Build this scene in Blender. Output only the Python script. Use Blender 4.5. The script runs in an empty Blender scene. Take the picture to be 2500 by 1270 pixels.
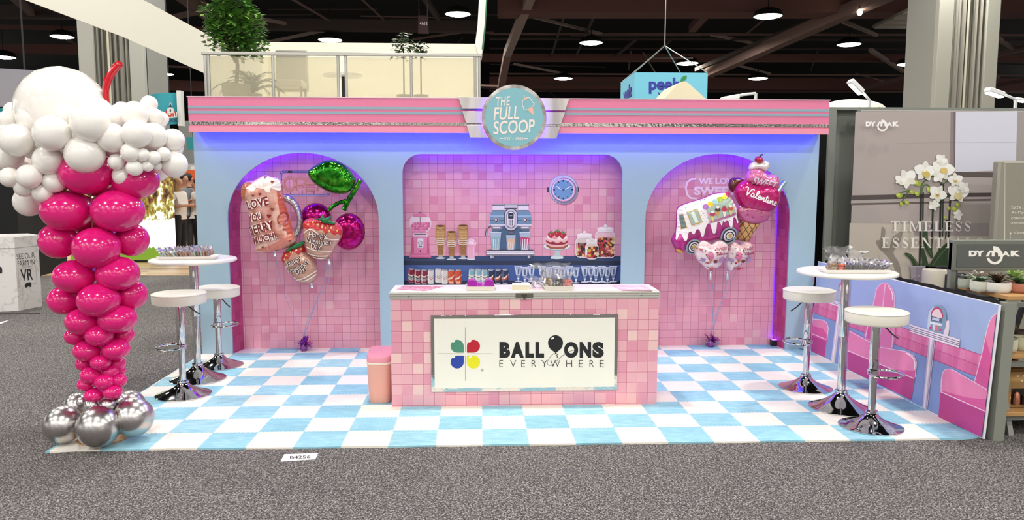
import bpy, bmesh, math, random
import numpy as np
from mathutils import Vector, Matrix
from mathutils.geometry import tessellate_polygon, delaunay_2d_cdt
random.seed(7)
SC = bpy.context.scene
COL = SC.collection
PI = math.pi

# ------------------------------------------------------------------ camera
FPX = 1907.27
CAM = np.array([2.7198, -4.9403, 1.7262])
YAW, PITCH, ROLL = 0.0432028, 0.1046954, -0.0013532
def _axes():
    cy, sy, cp, sp, cr, sr = math.cos(YAW), math.sin(YAW), math.cos(PITCH), math.sin(PITCH), math.cos(ROLL), math.sin(ROLL)
    f = np.array([sy*cp, cy*cp, -sp]); r = np.array([cy, -sy, 0]); d = np.cross(f, r)
    return cr*r+sr*d, -sr*r+cr*d, f
RX, DN, FW = _axes()
cd = bpy.data.cameras.new('camera'); cam = bpy.data.objects.new('camera', cd); COL.objects.link(cam)
cd.sensor_width = 36; cd.lens = 36*FPX/2500; cd.clip_end = 300
cam.matrix_world = Matrix(((RX[0], -DN[0], -FW[0], CAM[0]), (RX[1], -DN[1], -FW[1], CAM[1]), (RX[2], -DN[2], -FW[2], CAM[2]), (0, 0, 0, 1)))
SC.camera = cam

# ------------------------------------------------------------------ world, hall lights, exposure
W = bpy.data.worlds.new('hall'); SC.world = W; W.use_nodes = True
_n = W.node_tree.nodes; _l = W.node_tree.links                       # the rest of the hall, open on all sides: dark gaps and lit stands
_tc = _n.new('ShaderNodeTexCoord'); _nz = _n.new('ShaderNodeTexNoise'); _nz.inputs['Scale'].default_value = 4.5; _nz.inputs['Detail'].default_value = 3
_rp = _n.new('ShaderNodeValToRGB'); _e = _rp.color_ramp.elements; _e[0].position = .44; _e[0].color = (.04, .04, .045, 1); _e[1].position = .58; _e[1].color = (1.45, 1.4, 1.32, 1)
_l.new(_tc.outputs['Generated'], _nz.inputs['Vector']); _l.new(_nz.outputs['Fac'], _rp.inputs[0]); _l.new(_rp.outputs[0], _n['Background'].inputs[0])
_n['Background'].inputs[1].default_value = 0.85
SC.view_settings.view_transform = 'Standard'; SC.view_settings.look = 'None'
SC.view_settings.gamma = 1; SC.view_settings.use_curve_mapping = False
SC.view_settings.exposure = 0.28
LAMP_W = 215
LAMP_X = [-10.5, -4.3, 1.9, 8.1, 14.3]
for ly in (-17.6, -11.3, -4.9, 1.5, 7.9, 14.3, 20.7, 33.4, 46.2):       # the hall's own high-bay lamps, on the grid the visible ones stand on
    for lx in LAMP_X:
        ld = bpy.data.lights.new('high_bay', 'AREA'); ld.shape = 'DISK'; ld.size = .55
        ld.energy = LAMP_W; ld.color = (1, .975, .93)
        lo = bpy.data.objects.new('high_bay', ld); COL.objects.link(lo); lo.location = (lx, ly, 8.2)

# ------------------------------------------------------------------ pixel of the photo -> point on a real plane
def ray(u, v):
    return RX*((u-1250)/FPX) + DN*((v-635)/FPX) + FW
def onplane(u, v, pl):
    d = ray(u, v); n = pl[1]
    return CAM + d*(np.dot(pl[0]-CAM, n)/np.dot(d, n))
def yplane(y): return (np.array([0., y, 0.]), np.array([0., -1., 0.]))
def Y(u, v, y): return onplane(u, v, yplane(y))
def Z(u, v, z): return onplane(u, v, (np.array([0., 0., z]), np.array([0., 0., 1.])))

# ------------------------------------------------------------------ materials
def lin(h):
    h = h.lstrip('#'); c = [int(h[i:i+2], 16)/255 for i in (0, 2, 4)]
    return tuple((x/12.92 if x <= .04045 else ((x+.055)/1.055)**2.4) for x in c)+(1,)
_mc = {}
def M(h, rough=.5, metal=0, coat=0, emit=0, noise=0, scale=30, bump=0, trans=0, sss=0):
    k = (h, rough, metal, coat, emit, noise, scale, bump, trans)
    if k in _mc: return _mc[k]
    m = bpy.data.materials.new('m_'+h.strip('#')); m.use_nodes = True; nt = m.node_tree; b = nt.nodes['Principled BSDF']
    b.inputs['Base Color'].default_value = lin(h); b.inputs['Roughness'].default_value = rough
    b.inputs['Metallic'].default_value = metal; b.inputs['Coat Weight'].default_value = coat
    b.inputs['Coat Roughness'].default_value = .06
    if trans: b.inputs['Transmission Weight'].default_value = trans
    if emit:
        b.inputs['Emission Color'].default_value = lin(h); b.inputs['Emission Strength'].default_value = emit
    if noise or bump:
        tc = nt.nodes.new('ShaderNodeTexCoord'); nz = nt.nodes.new('ShaderNodeTexNoise'); nz.inputs['Scale'].default_value = scale
        nz.inputs['Detail'].default_value = 5; nt.links.new(tc.outputs['Object'], nz.inputs['Vector'])
        if noise:
            mx = nt.nodes.new('ShaderNodeMix'); mx.data_type = 'RGBA'
            c = lin(h); mx.inputs[6].default_value = tuple(x*(1-noise) for x in c[:3])+(1,); mx.inputs[7].default_value = tuple(min(1, x*(1+noise)) for x in c[:3])+(1,)
            nt.links.new(nz.outputs['Fac'], mx.inputs[0]); nt.links.new(mx.outputs[2], b.inputs['Base Color'])
        if bump:
            bp = nt.nodes.new('ShaderNodeBump'); bp.inputs['Strength'].default_value = bump; bp.inputs['Distance'].default_value = .01
            nt.links.new(nz.outputs['Fac'], bp.inputs['Height']); nt.links.new(bp.outputs[0], b.inputs['Normal'])
    _mc[k] = m; return m
class G:                                                          # tiny node-graph writer
    def __init__(s, name):
        s.m = bpy.data.materials.new(name); s.m.use_nodes = True; s.nt = s.m.node_tree; s.b = s.nt.nodes['Principled BSDF']
    def put(s, sock, v):
        if isinstance(v, (int, float)): sock.default_value = v
        elif isinstance(v, tuple): sock.default_value = v
        else: s.nt.links.new(v, sock)
    def op(s, o, a, b=0.0, c=None):
        n = s.nt.nodes.new('ShaderNodeMath'); n.operation = o; s.put(n.inputs[0], a); s.put(n.inputs[1], b)
        if c is not None: s.put(n.inputs[2], c)
        return n.outputs[0]
    def pos(s):
        g = s.nt.nodes.new('ShaderNodeNewGeometry'); x = s.nt.nodes.new('ShaderNodeSeparateXYZ'); s.nt.links.new(g.outputs['Position'], x.inputs[0])
        return x.outputs[0], x.outputs[1], x.outputs[2], g.outputs['Position']
    def xyz(s, a, b, c=0.0):
        n = s.nt.nodes.new('ShaderNodeCombineXYZ'); s.put(n.inputs[0], a); s.put(n.inputs[1], b); s.put(n.inputs[2], c); return n.outputs[0]
    def white(s, v):
        n = s.nt.nodes.new('ShaderNodeTexWhiteNoise'); s.nt.links.new(v, n.inputs['Vector']); return n.outputs['Value']
    def noise(s, v, sc, det=4, rough=.5):
        n = s.nt.nodes.new('ShaderNodeTexNoise'); s.nt.links.new(v, n.inputs['Vector']); n.inputs['Scale'].default_value = sc
        n.inputs['Detail'].default_value = det; n.inputs['Roughness'].default_value = rough; return n.outputs['Fac']
    def ramp(s, f, stops, mode='LINEAR'):
        n = s.nt.nodes.new('ShaderNodeValToRGB'); n.color_ramp.interpolation = mode; s.put(n.inputs[0], f); e = n.color_ramp.elements
        while len(e) < len(stops): e.new(.5)
        for q, (p, c) in zip(e, stops): q.position = p; q.color = lin(c)
        return n.outputs[0]
    def mix(s, f, a, b):
        n = s.nt.nodes.new('ShaderNodeMix'); n.data_type = 'RGBA'; s.put(n.inputs[0], f); s.put(n.inputs[6], a); s.put(n.inputs[7], b); return n.outputs[2]
    def bump(s, h, st=.3, d=.01):
        n = s.nt.nodes.new('ShaderNodeBump'); n.inputs['Strength'].default_value = st; n.inputs['Distance'].default_value = d
        s.put(n.inputs['Height'], h); s.nt.links.new(n.outputs[0], s.b.inputs['Normal'])
    def out(s, col, rough=.5, metal=0.0):
        s.put(s.b.inputs['Base Color'], col); s.put(s.b.inputs['Roughness'], rough); s.b.inputs['Metallic'].default_value = metal; return s.m
def tile_mat(name, stops, grout, hi, axis='x', ox=0.0, oz=0.0, size=.0813, w=.035):
    g = G(name); x, y, z, p = g.pos()
    a = x if axis == 'x' else y
    u = g.op('DIVIDE', g.op('SUBTRACT', a, ox), size); v = g.op('DIVIDE', g.op('SUBTRACT', z, oz), size)
    r = g.white(g.xyz(g.op('FLOOR', u), g.op('FLOOR', v)))
    c = g.ramp(r, stops)
    fu, fv = g.op('FRACT', u), g.op('FRACT', v)
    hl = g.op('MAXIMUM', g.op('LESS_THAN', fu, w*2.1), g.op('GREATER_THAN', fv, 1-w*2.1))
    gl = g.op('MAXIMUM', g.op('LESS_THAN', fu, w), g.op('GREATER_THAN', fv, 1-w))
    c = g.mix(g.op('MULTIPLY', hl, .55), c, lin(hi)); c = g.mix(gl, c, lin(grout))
    return g.out(c, .42)

# ------------------------------------------------------------------ objects
def tag(o, label=None, cat=None, group=None, kind=None):
    if label: o['label'] = label
    if cat: o['category'] = cat
    if group: o['group'] = group
    if kind: o['kind'] = kind
    return o
def empty(name, loc, label, cat, group=None, rz=0):
    o = bpy.data.objects.new(name, None); COL.objects.link(o); o.location = tuple(float(v) for v in loc); o.rotation_euler.z = rz
    o.empty_display_size = .1
    return tag(o, label, cat, group)
def copy_tree(o, parent=None):
    c = o.copy(); COL.objects.link(c)
    if parent: c.parent = parent
    for ch in list(o.children): copy_tree(ch, c)
    return c
def wloc(o):
    v = np.zeros(3)
    while o is not None: v += np.array(o.location); o = o.parent
    return v
class MB:
    def __init__(s): s.v = []; s.f = []; s.mi = []; s.mats = []; s.cur = 0
    def mat(s, m):
        if m not in s.mats: s.mats.append(m)
        s.cur = s.mats.index(m); return s
    def add(s, vs, fs):
        n = len(s.v); s.v += [tuple(float(c) for c in v) for v in vs]; s.f += [tuple(i+n for i in f) for f in fs]; s.mi += [s.cur]*len(fs); return s
    def box(s, c, d, R=None):
        vs = [Vector((sx*d[0]/2, sy*d[1]/2, sz*d[2]/2)) for sx in (-1, 1) for sy in (-1, 1) for sz in (-1, 1)]
        if R is not None: vs = [R @ v for v in vs]
        vs = [v+Vector(c) for v in vs]
        return s.add(vs, [(0, 1, 3, 2), (4, 6, 7, 5), (0, 4, 5, 1), (2, 3, 7, 6), (0, 2, 6, 4), (1, 5, 7, 3)])
    def lohi(s, a, b): return s.box([(a[i]+b[i])/2 for i in range(3)], [abs(b[i]-a[i]) for i in range(3)])
    def lathe(s, prof, c=(0, 0, 0), n=32, cap=True, R=None):
        vs = []; fs = []
        for r, z in prof:
            for k in range(n):
                v = Vector((r*math.cos(2*PI*k/n), r*math.sin(2*PI*k/n), z))
                if R is not None: v = R @ v
                vs.append(v+Vector(c))
        for i in range(len(prof)-1):
            for k in range(n): fs.append((i*n+k, i*n+(k+1) % n, (i+1)*n+(k+1) % n, (i+1)*n+k))
        if cap: fs.append(tuple(range(n-1, -1, -1))); fs.append(tuple((len(prof)-1)*n+k for k in range(n)))
        return s.add(vs, fs)
    def bar(s, a, b, w, h=None):
        a = Vector(a); b = Vector(b); d = b-a; q = d.to_track_quat('Y', 'Z').to_matrix()
        return s.box((a+b)/2, (w, d.length, h or w), q)
    def tube(s, pts, r, n=8, closed=False):
        P = [Vector(p) for p in pts]; m = len(P); rs = r if isinstance(r, (list, tuple)) else [r]*m; vs = []; fs = []
        up = None
        for i in range(m):
            if closed: t = P[(i+1) % m]-P[i-1]
            else: t = P[min(i+1, m-1)]-P[max(i-1, 0)]
            t.normalize()
            if up is None: up = Vector((0, 0, 1)) if abs(t.z) < .9 else Vector((1, 0, 0))
            a = t.cross(up)
            if a.length < 1e-5: a = t.cross(Vector((0, 1, 0)))
            a.normalize(); b = a.cross(t).normalized(); up = b
            for k in range(n): vs.append(P[i]+(a*math.cos(2*PI*k/n)+b*math.sin(2*PI*k/n))*rs[i])
        for i in range(m if closed else m-1):
            j = (i+1) % m
            for k in range(n): fs.append((i*n+k, i*n+(k+1) % n, j*n+(k+1) % n, j*n+k))
        if not closed: fs.append(tuple(range(n-1, -1, -1))); fs.append(tuple((m-1)*n+k for k in range(n)))
        return s.add(vs, fs)
    def ball(s, c, r, n=20, R=None, pear=0, knot=0):
        r = r if isinstance(r, (tuple, list)) else (r, r, r); vs = [Vector((0, 0, 1))]; fs = []; m = n//2
        for i in range(1, m):
            th = PI*i/m
            for k in range(n): vs.append(Vector((math.sin(th)*math.cos(2*PI*k/n), math.sin(th)*math.sin(2*PI*k/n), math.cos(th))))
        vs.append(Vector((0, 0, -1)))
        out = []
        for v in vs:
            if pear and v.z < 0: v = Vector((v.x*(1-pear*v.z*v.z), v.y*(1-pear*v.z*v.z), v.z*(1+pear*.9)))
            v = Vector((v.x*r[0], v.y*r[1], v.z*r[2]))
            if R is not None: v = R @ v
            out.append(v+Vector(c))
        for k in range(n): fs.append((0, 1+k, 1+(k+1) % n))
        for i in range(m-2):
            for k in range(n): fs.append((1+i*n+k, 1+(i+1)*n+k, 1+(i+1)*n+(k+1) % n, 1+i*n+(k+1) % n))
        L = len(vs)-1
        for k in range(n): fs.append((L, 1+(m-2)*n+(k+1) % n, 1+(m-2)*n+k))
        return s.add(out, fs)
    def prism(s, loop, off):                                       # loop of 3-D points, extruded by vector off
        L = [Vector(p) for p in loop]; o = Vector(off); n = len(L)
        nrm = Vector((0, 0, 0))
        for i in range(n): nrm += L[i].cross(L[(i+1) % n])
        t = tessellate_polygon([L]); fs = [tuple(f) for f in t]+[tuple(i+n for i in reversed(f)) for f in t]
        fs += [(i, (i+1) % n, (i+1) % n+n, i+n) for i in range(n)]
        return s.add(L+[p+o for p in L], fs)
    def build(s, name, parent=None, m=None, bev=0, sharp=35, origin=None, fix=True, local=False):
        if m is not None: s.mats = [m]; s.mi = [0]*len(s.f)
        V = np.array(s.v)
        if parent is not None: V = V if local else V-wloc(parent); loc = (0, 0, 0)
        else:
            lo, hi = V.min(0), V.max(0); loc = origin if origin is not None else ((lo[0]+hi[0])/2, (lo[1]+hi[1])/2, lo[2]); V = V-np.array(loc)
        me = bpy.data.meshes.new(name); me.from_pydata(V.tolist(), [], s.f)
        for q in s.mats: me.materials.append(q)
        me.polygons.foreach_set('material_index', s.mi)
        if fix:
            bm = bmesh.new(); bm.from_mesh(me); bmesh.ops.recalc_face_normals(bm, faces=bm.faces); bm.to_mesh(me); bm.free()
        me.shade_smooth()
        if sharp: me.set_sharp_from_angle(angle=math.radians(sharp))
        me.update()
        o = bpy.data.objects.new(name, me); COL.objects.link(o); o.location = tuple(float(x) for x in loc)
        if parent is not None: o.parent = parent
        if bev:
            b = o.modifiers.new('bevel', 'BEVEL'); b.width = bev; b.segments = 2; b.limit_method = 'ANGLE'; b.angle_limit = math.radians(40)
        return o
def struct(o): o['kind'] = 'structure'; return o
_tc = {}
def glyphs(t, bold=0, shear=0, spacing=1.0):                        # lettering outline, normalised to its own box
    k = (t, bold, shear, spacing)
    if k in _tc: return _tc[k]
    c = bpy.data.curves.new('lettering', 'FONT'); c.body = t; c.offset = bold; c.shear = shear; c.space_character = spacing; c.resolution_u = 6; c.fill_mode = 'FRONT'
    o = bpy.data.objects.new('lettering', c); COL.objects.link(o); bpy.context.view_layer.update()
    e = o.evaluated_get(bpy.context.evaluated_depsgraph_get()); me = bpy.data.meshes.new_from_object(e)
    V = np.array([v.co[:2] for v in me.vertices]); F = [tuple(p.vertices) for p in me.polygons]
    bpy.data.objects.remove(o); bpy.data.curves.remove(c); bpy.data.meshes.remove(me)
    lo, hi = V.min(0), V.max(0); V = (V-lo)/(hi-lo); _tc[k] = (V, F); return _tc[k]
def crom(pts, n=6, closed=True):
    P = [np.array(p, float) for p in pts]; m = len(P); out = []
    for i in range(m if closed else m-1):
        g = (lambda j: P[j % m]) if closed else (lambda j: P[min(max(j, 0), m-1)])
        a, b, c, d = g(i-1), g(i), g(i+1), g(i+2)
        for k in range(n):
            t = k/n; out.append(.5*((2*b)+(c-a)*t+(2*a-5*b+4*c-d)*t*t+(3*b-a-3*c+d)*t**3))
    if not closed: out.append(P[-1])
    return [tuple(p) for p in out]
def ellpts(cx, cy, rx, ry, rot=0, n=28, a0=0, a1=2*PI):
    full = abs(a1-a0-2*PI) < 1e-6; c, s = math.cos(rot), math.sin(rot); out = []
    for k in range(n if full else n+1):
        a = a0+(a1-a0)*k/n; x, y = rx*math.cos(a), ry*math.sin(a); out.append((cx+x*c-y*s, cy+x*s+y*c))
    return out
class Print:                                                        # flat graphics printed on a real surface; (x, y) read in photo pixels
    def __init__(s, pl, mp=(0, 0, 1), off=.0008, step=.00012, surf=None, rough=.5, coat=0, metal=0):
        s.pl = pl; s.mp = mp; s.off = off; s.step = step; s.surf = surf; s.mb = MB(); s.k = 0; s.rg = (rough, metal, coat); s.seg = .015; s.same = False
    def W(s, x, y): return onplane(s.mp[0]+x/s.mp[2], s.mp[1]+y/s.mp[2], s.pl)
    def tri(s, pts, tris, col):
        m = col if not isinstance(col, str) else M(col, s.rg[0], s.rg[1], s.rg[2])
        s.mb.mat(m); P = [s.W(*p) for p in pts]; T = [tuple(t) for t in tris]
        if s.surf:
            L = max(np.linalg.norm(P[a]-P[b]) for t in T for a, b in ((t[0], t[1]), (t[1], t[2]), (t[2], t[0])))
            for _ in range(min(5, max(0, math.ceil(math.log2(max(L/s.seg, 1e-6)))))):
                N = []; cache = {}
                def mid(a, b):
                    k = (min(a, b), max(a, b))
                    if k not in cache: cache[k] = len(P); P.append((P[a]+P[b])/2)
                    return cache[k]
                for a, b, c in T:
                    ab, bc, ca = mid(a, b), mid(b, c), mid(c, a); N += [(a, ab, ca), (ab, b, bc), (ca, bc, c), (ab, bc, ca)]
                T = N
            P = s.surf(np.array(P), s.off+s.step*s.k)
        else:
            P = [p+s.pl[1]*(s.off+s.step*s.k) for p in P]
        s.mb.add(P, T); s.k += 0 if s.same else 1; return s
    def poly(s, pts, col):
        t = tessellate_polygon([[Vector((x, y, 0)) for x, y in pts]]); return s.tri(pts, [f if len(f) == 3 else f[:3] for f in t], col)
    def rect(s, x0, y0, x1, y1, col): return s.poly([(x0, y0), (x1, y0), (x1, y1), (x0, y1)], col)
    def rr(s, x0, y0, x1, y1, r, col, n=5):
        p = []
        for cx, cy, a in ((x1-r, y0+r, -PI/2), (x1-r, y1-r, 0), (x0+r, y1-r, PI/2), (x0+r, y0+r, PI)):
            p += [(cx+r*math.cos(a+PI/2*k/n), cy+r*math.sin(a+PI/2*k/n)) for k in range(n+1)]
        return s.poly(p, col)
    def ell(s, cx, cy, rx, ry, col, rot=0, n=24): return s.poly(ellpts(cx, cy, rx, ry, rot, n), col)
    def sm(s, pts, col, n=4): return s.poly(crom(pts, n), col)
    def line(s, pts, w, col, closed=False):
        P = [np.array(p, float) for p in pts]; m = len(P); vs = []; fs = []
        for i in range(m):
            t = (P[(i+1) % m]-P[i-1]) if closed else P[min(i+1, m-1)]-P[max(i-1, 0)]
            t = t/(np.linalg.norm(t)+1e-9); nn = np.array([-t[1], t[0]])*w/2; vs += [tuple(P[i]+nn), tuple(P[i]-nn)]
        for i in range(m if closed else m-1):
            a, b, c, d = 2*i, 2*i+1, 2*((i+1) % m)+1, 2*((i+1) % m); fs += [(a, b, c), (a, c, d)]
        return s.tri(vs, fs, col)
    def text(s, t, x, y, w, h, col, ang=0, bold=0, shear=0, spacing=1.0):   # (x, y) bottom-left of the lettering's box
        V, F = glyphs(t, bold, shear, spacing); a = math.radians(ang); c, q = math.cos(a), math.sin(a)
        pts = [(x+p[0]*w*c+p[1]*h*q, y-p[1]*h*c+p[0]*w*q) for p in V]
        T = []
        for f in F:
            for k in range(1, len(f)-1): T.append((f[0], f[k], f[k+1]))
        return s.tri(pts, T, col)
    def build(s, name, parent=None, label=None):
        o = s.mb.build(name, parent, sharp=0, fix=False)
        if label: o['label'] = label
        return o

# ================================================================== floor, mat, ceiling
g = G('carpet'); x, y, z, p = g.pos()
n1 = g.noise(p, 100, 3, .75); n2 = g.noise(p, 1.1, 3)
n3 = g.noise(p, 230, 2, .6)
f = g.op('ADD', g.op('MULTIPLY', n1, .72), g.op('MULTIPLY', n3, .28))
c = g.ramp(f, [(.4, '0a0909'), (.47, '34302f'), (.53, '6a6563'), (.6, 'b8b2ae')])
c = g.mix(g.op('MULTIPLY', n2, .25), c, lin('5a5552'))
g.bump(f, .6, .006)
carpet = g.out(c, .95)
b = MB(); b.lohi((-45, -14, -.06), (60, 75, -.012)); struct(b.build('floor', m=carpet))

g = G('mat'); x, y, z, p = g.pos(); T = .3048
def zig(g, a, amp=.03, fr=34.0):
    return g.op('MULTIPLY', g.op('SUBTRACT', g.op('PINGPONG', g.op('MULTIPLY', a, fr), .5), .25), amp*2)
u = g.op('ADD', g.op('DIVIDE', x, T), zig(g, y)); v = g.op('MAXIMUM', g.op('ADD', g.op('DIVIDE', y, T), zig(g, x)), .001)
par = g.op('FLOORED_MODULO', g.op('ADD', g.op('FLOOR', u), g.op('FLOOR', v)), 2.0)
r = g.white(g.xyz(g.op('FLOOR', u), g.op('FLOOR', v)))
st = g.noise(g.xyz(g.op('MULTIPLY', x, 2.0), g.op('MULTIPLY', y, 5.0), r), 5, 5, .6)
blue = g.ramp(g.op('ADD', g.op('MULTIPLY', st, .8), g.op('MULTIPLY', r, .2)), [(.35, '86bccf'), (.5, '93c6d6'), (.68, 'aad4de')])
whit = g.ramp(g.op('ADD', g.op('MULTIPLY', st, .5), g.op('MULTIPLY', r, .4)), [(.2, 'ebe2d6'), (.6, 'f0ece0')])
matm = g.out(g.mix(g.op('SUBTRACT', 1.0, par), blue, whit), .75)
b = MB(); L = []
for k in range(41): L.append((k*.1524, -.006+.006*math.sin(k*1.7)*(k % 3)/2, 0.0))
L[-1] = (6.09, .02, 0)
L += [(6.1, .1, 0), (6.1, 3.0, 0), (0, 3.0, 0)]
L[0] = (-.02, -.03, 0)
b.prism(L, (0, 0, -.012)); o = b.build('foam_mat', m=matm, sharp=30)
tag(o, 'blue and white chequered foam floor mat covering the whole ice cream booth', 'floor mat')

g = G('planks'); x, y, z, p = g.pos()
r = g.white(g.xyz(g.op('FLOOR', g.op('MULTIPLY', g.op('ADD', x, g.op('MULTIPLY', y, .35)), .9)), g.op('FLOOR', g.op('MULTIPLY', y, 7.0))))
st = g.noise(g.xyz(g.op('MULTIPLY', x, 1.0), g.op('MULTIPLY', y, 9.0), r), 3, 5)
wood = g.out(g.ramp(g.op('ADD', g.op('MULTIPLY', st, .6), g.op('MULTIPLY', r, .4)), [(.25, 'a07c56'), (.5, 'c9a67c'), (.75, 'e0c49c')]), .45)
b = MB(); b.lohi((-12, 9.1, -.012), (-.6, 13.4, .0)); struct(b.build('floor', m=wood))
b = MB(); b.lohi((-9, 5.15, -.012), (-2.9, 5.2, .002)); struct(b.build('trim_1', m=M('4b4846', .6)))
b = MB(); b.lohi((-45, -16, 12), (60, 85, 12.3)); struct(b.build('ceiling', m=M('08080a', .95)))
b = MB(); b.lohi((-45, 75, -.01), (60, 75.4, 12)); struct(b.build('wall_rear', m=M('141315', .95)))

# ================================================================== roof steel seen from the photo
BR = [M('4a3e3a', .9), M('6a4640', .9), M('7c625a', .9), M('97847a', .9)]
TN = [0]
def beam(x0, y0, x1, y1, d0, d1, th, m, hh=None):
    b = MB(); b.bar(Y(x0, y0, d0), Y(x1, y1, d1), th, hh or th); TN[0] += 1
    struct(b.build('trim_%d' % (TN[0]+1), m=BR[m] if isinstance(m, int) else m))
for a in [(1215, -2, 2600, 0, 28, 28, 1.3, 1), (800, 74, 1205, 80, 36, 36, .1, 2), (1195, 83, 2600, 86, 35, 35, .1, 2), (1195, 95, 2600, 98, 36, 36, .1, 0), (-60, 64, 205, 70, 34, 34, .18, 1), (350, 66, 505, 70, 34, 34, .16, 1),
          (620, 140, 2600, 143, 42, 42, .42, 1), (1195, 180, 2600, 185, 48, 48, .1, 2), (-60, 118, 205, 122, 42, 42, .5, 1), (350, 160, 505, 166, 46, 46, .12, 2), (350, 207, 505, 212, 52, 52, .7, 1),
          (1195, 203, 2600, 208, 56, 56, .9, 1), (-60, 28, 205, 32, 30, 30, .5, 0), (1195, 222, 2600, 226, 62, 62, .14, 2), (1195, 118, 2300, 121, 40, 40, .08, 0), (600, 60, 1175, 66, 33, 33, .5, 0),
          (1300, -20, 1239, 130, 26, 33, .34, 3), (1239, 130, 1200, 330, 33, 44, .34, 2), (1288, 38, 1470, 83, 30, 35, .12, 3), (1255, 156, 1390, 182, 42, 48, .12, 3), (2200, -30, 1730, 178, 24, 40, .5, 2), (2195, -40, 1700, 170, 25, 40, .2, 0),
          (2040, 45, 2140, 86, 30, 35, .15, 3), (2125, 122, 2205, 174, 38, 46, .2, 3), (2300, 165, 2090, 222, 44, 56, .25, 2), (1735, 84, 1870, 112, 35, 38, .13, 3), (1795, 158, 1880, 180, 44, 48, .12, 3),
          (2430, 90, 2475, 118, 35, 38, .2, 3), (2600, 95, 2400, 140, 34, 42, .3, 2), (2600, 180, 2400, 215, 46, 54, .3, 2), (2090, 180, 2160, 200, 48, 54, .1, 2), (600, 40, 792, 74, 30, 36, .14, 3), (792, 74, 650, 104, 36, 40, .14, 3), (1175, 72, 1010, 96, 36, 40, .1, 2),
          (440, -20, 520, 42, 26, 32, .5, 2), (350, 60, 510, 22, 34, 28, .2, 2), (30, -10, 80, 34, 26, 30, .25, 2), (160, 95, 210, 120, 40, 44, .1, 2), (1020, -30, 1080, 60, 26, 34, .2, 0),
          (700, -10, 820, 60, 26, 34, .07, 2), (880, -5, 950, 60, 28, 34, .06, 2), (1560, 90, 1500, 140, 36, 42, .12, 0), (1640, 95, 1590, 140, 36, 42, .12, 0), (1720, 35, 1690, 70, 30, 34, .35, 1), (1380, 30, 1345, 140, 30, 42, .1, 0), (1450, 40, 1405, 140, 30, 42, .1, 0)]:
    beam(*a)
for k in range(46):                                                    # purlins, conduits and sprinkler pipes above the trusses
    px = random.uniform(-40, 2540); py = random.uniform(20, 230); d = random.uniform(34, 60)
    if random.random() < .6: beam(px, py, px+random.uniform(90, 380), py+random.uniform(-3, 8), d, d, random.uniform(.04, .1), random.choice((0, 0, 2)))
    else: beam(px, py, px+random.uniform(-60, 60), py+random.uniform(25, 60), d, d+random.uniform(2, 7), random.uniform(.04, .1), random.choice((0, 0, 2)))

# ------------------------------------------------------------------ high-bay lamps in view
def high_bay(u, v, d, w, label, rod=90, white=True, lens=60):
    c = Y(u, v, d); t = empty('ceiling_light', c, label, 'ceiling light', 'high bay lamps of the hall')
    b = MB(); b.lathe([(w*.2, .3*w), (w*.45, .2*w), (w*.55, .02), (w*.55, 0)], c, 20); b.build('lamp_housing', t, M('2b2b2b', .5, .6))
    b = MB(); b.lathe([(.01, -.06*w), (w*.36, -.04*w), (w*.5, .001)], c, 20, cap=False); b.build('lens', t, M('fff8e4' if white else 'fff0c0', .5, emit=lens))
    b = MB(); b.tube([c+np.array([0, 0, .3*w]), np.array([c[0], c[1], 12])], .02, 6); b.build('hanging_rod', t, M('151515', .8))
for u, v, d, w, l in [(152, 90, 33, 1.0, 'ceiling light hanging left of the grey draped column on the left'),
        (8, 140, 39.5, 1.2, 'ceiling light cut by the left picture edge above the grey screen'), (403, 181, 46, 1.0, 'ceiling light right of the red balloon straw'),
        (806, 98, 33.2, 1.1, 'ceiling light right of the tall green tree over the white balcony'), (1118, 35, 27, 1.0, 'ceiling light over the right end of the white balcony'),
        (1443, 105, 33.4, 1.1, 'ceiling light up and right of the round booth sign'), (1375, 192, 47, 1.2, 'ceiling light just right of the round booth sign'),
        (1678, 155, 39.8, 1.2, 'ceiling light directly over the turquoise hanging box'), (1875, 40, 26.8, 1.1, 'large ceiling light right of the hanging box, up at the top'),
        (2073, 109, 33.2, 1.1, 'ceiling light left of the right column, under the duct'), (2218, 157, 39.5, 1.2, 'ceiling light touching the left side of the right column'),
        (1851, 192, 46.3, 1.2, 'ceiling light right of the turquoise hanging box, low down')]:
    high_bay(u, v, d, w, l)
c = Y(2099, 30, 26); t = empty('light_bulb', c, 'bare round lamp hanging between ceiling trusses near the top right', 'light bulb')
b = MB(); b.ball(c, (.1, .1, .13), 14); b.build('bulb', t, M('fff4dc', .4, emit=25))
b = MB(); b.lathe([(.05, .1), (.05, .24)], c, 10); b.build('socket', t, M('202020', .5))
b = MB(); b.tube([c+np.array([0, 0, .2]), np.array([c[0], c[1], 12])], .012, 5); b.build('wire', t, M('151515', .8))
def arm_lamp(u, v, u2, v2, d, label, r=.09):
    a = Y(u, v, d); e = Y(u2, v2, d); t = empty('arm_spotlight', e, label, 'spotlight')
    b = MB(); b.tube([e, (e[0], e[1], -.012)], .03, 8); b.build('mast', t, M('c8c8c8', .4))
    b = MB(); b.tube([e, (a+e)/2+np.array([0, 0, .02]), a], .025, 8); b.build('arm', t, M('d8d8d8', .4))
    q = Vector((a-e)); q.normalize(); R = q.to_track_quat('X', 'Z').to_matrix()
    b = MB(); b.box(a, (r*3.4, r*2, r*1.0), R); b.build('lamp_head', t, M('e8e8e8', .4), bev=.02)
    b = MB(); b.box(a-np.array([0, 0, r*.55]), (r*3, r*1.6, .02), R); b.build('lens', t, M('f4fff4', .5, emit=30))
arm_lamp(2089, 211, 2122, 244, 9, 'lit arm spotlight over the pale curved roof at the right'); arm_lamp(2428, 225, 2480, 243, 9, 'lit arm spotlight right of the right column')
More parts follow.
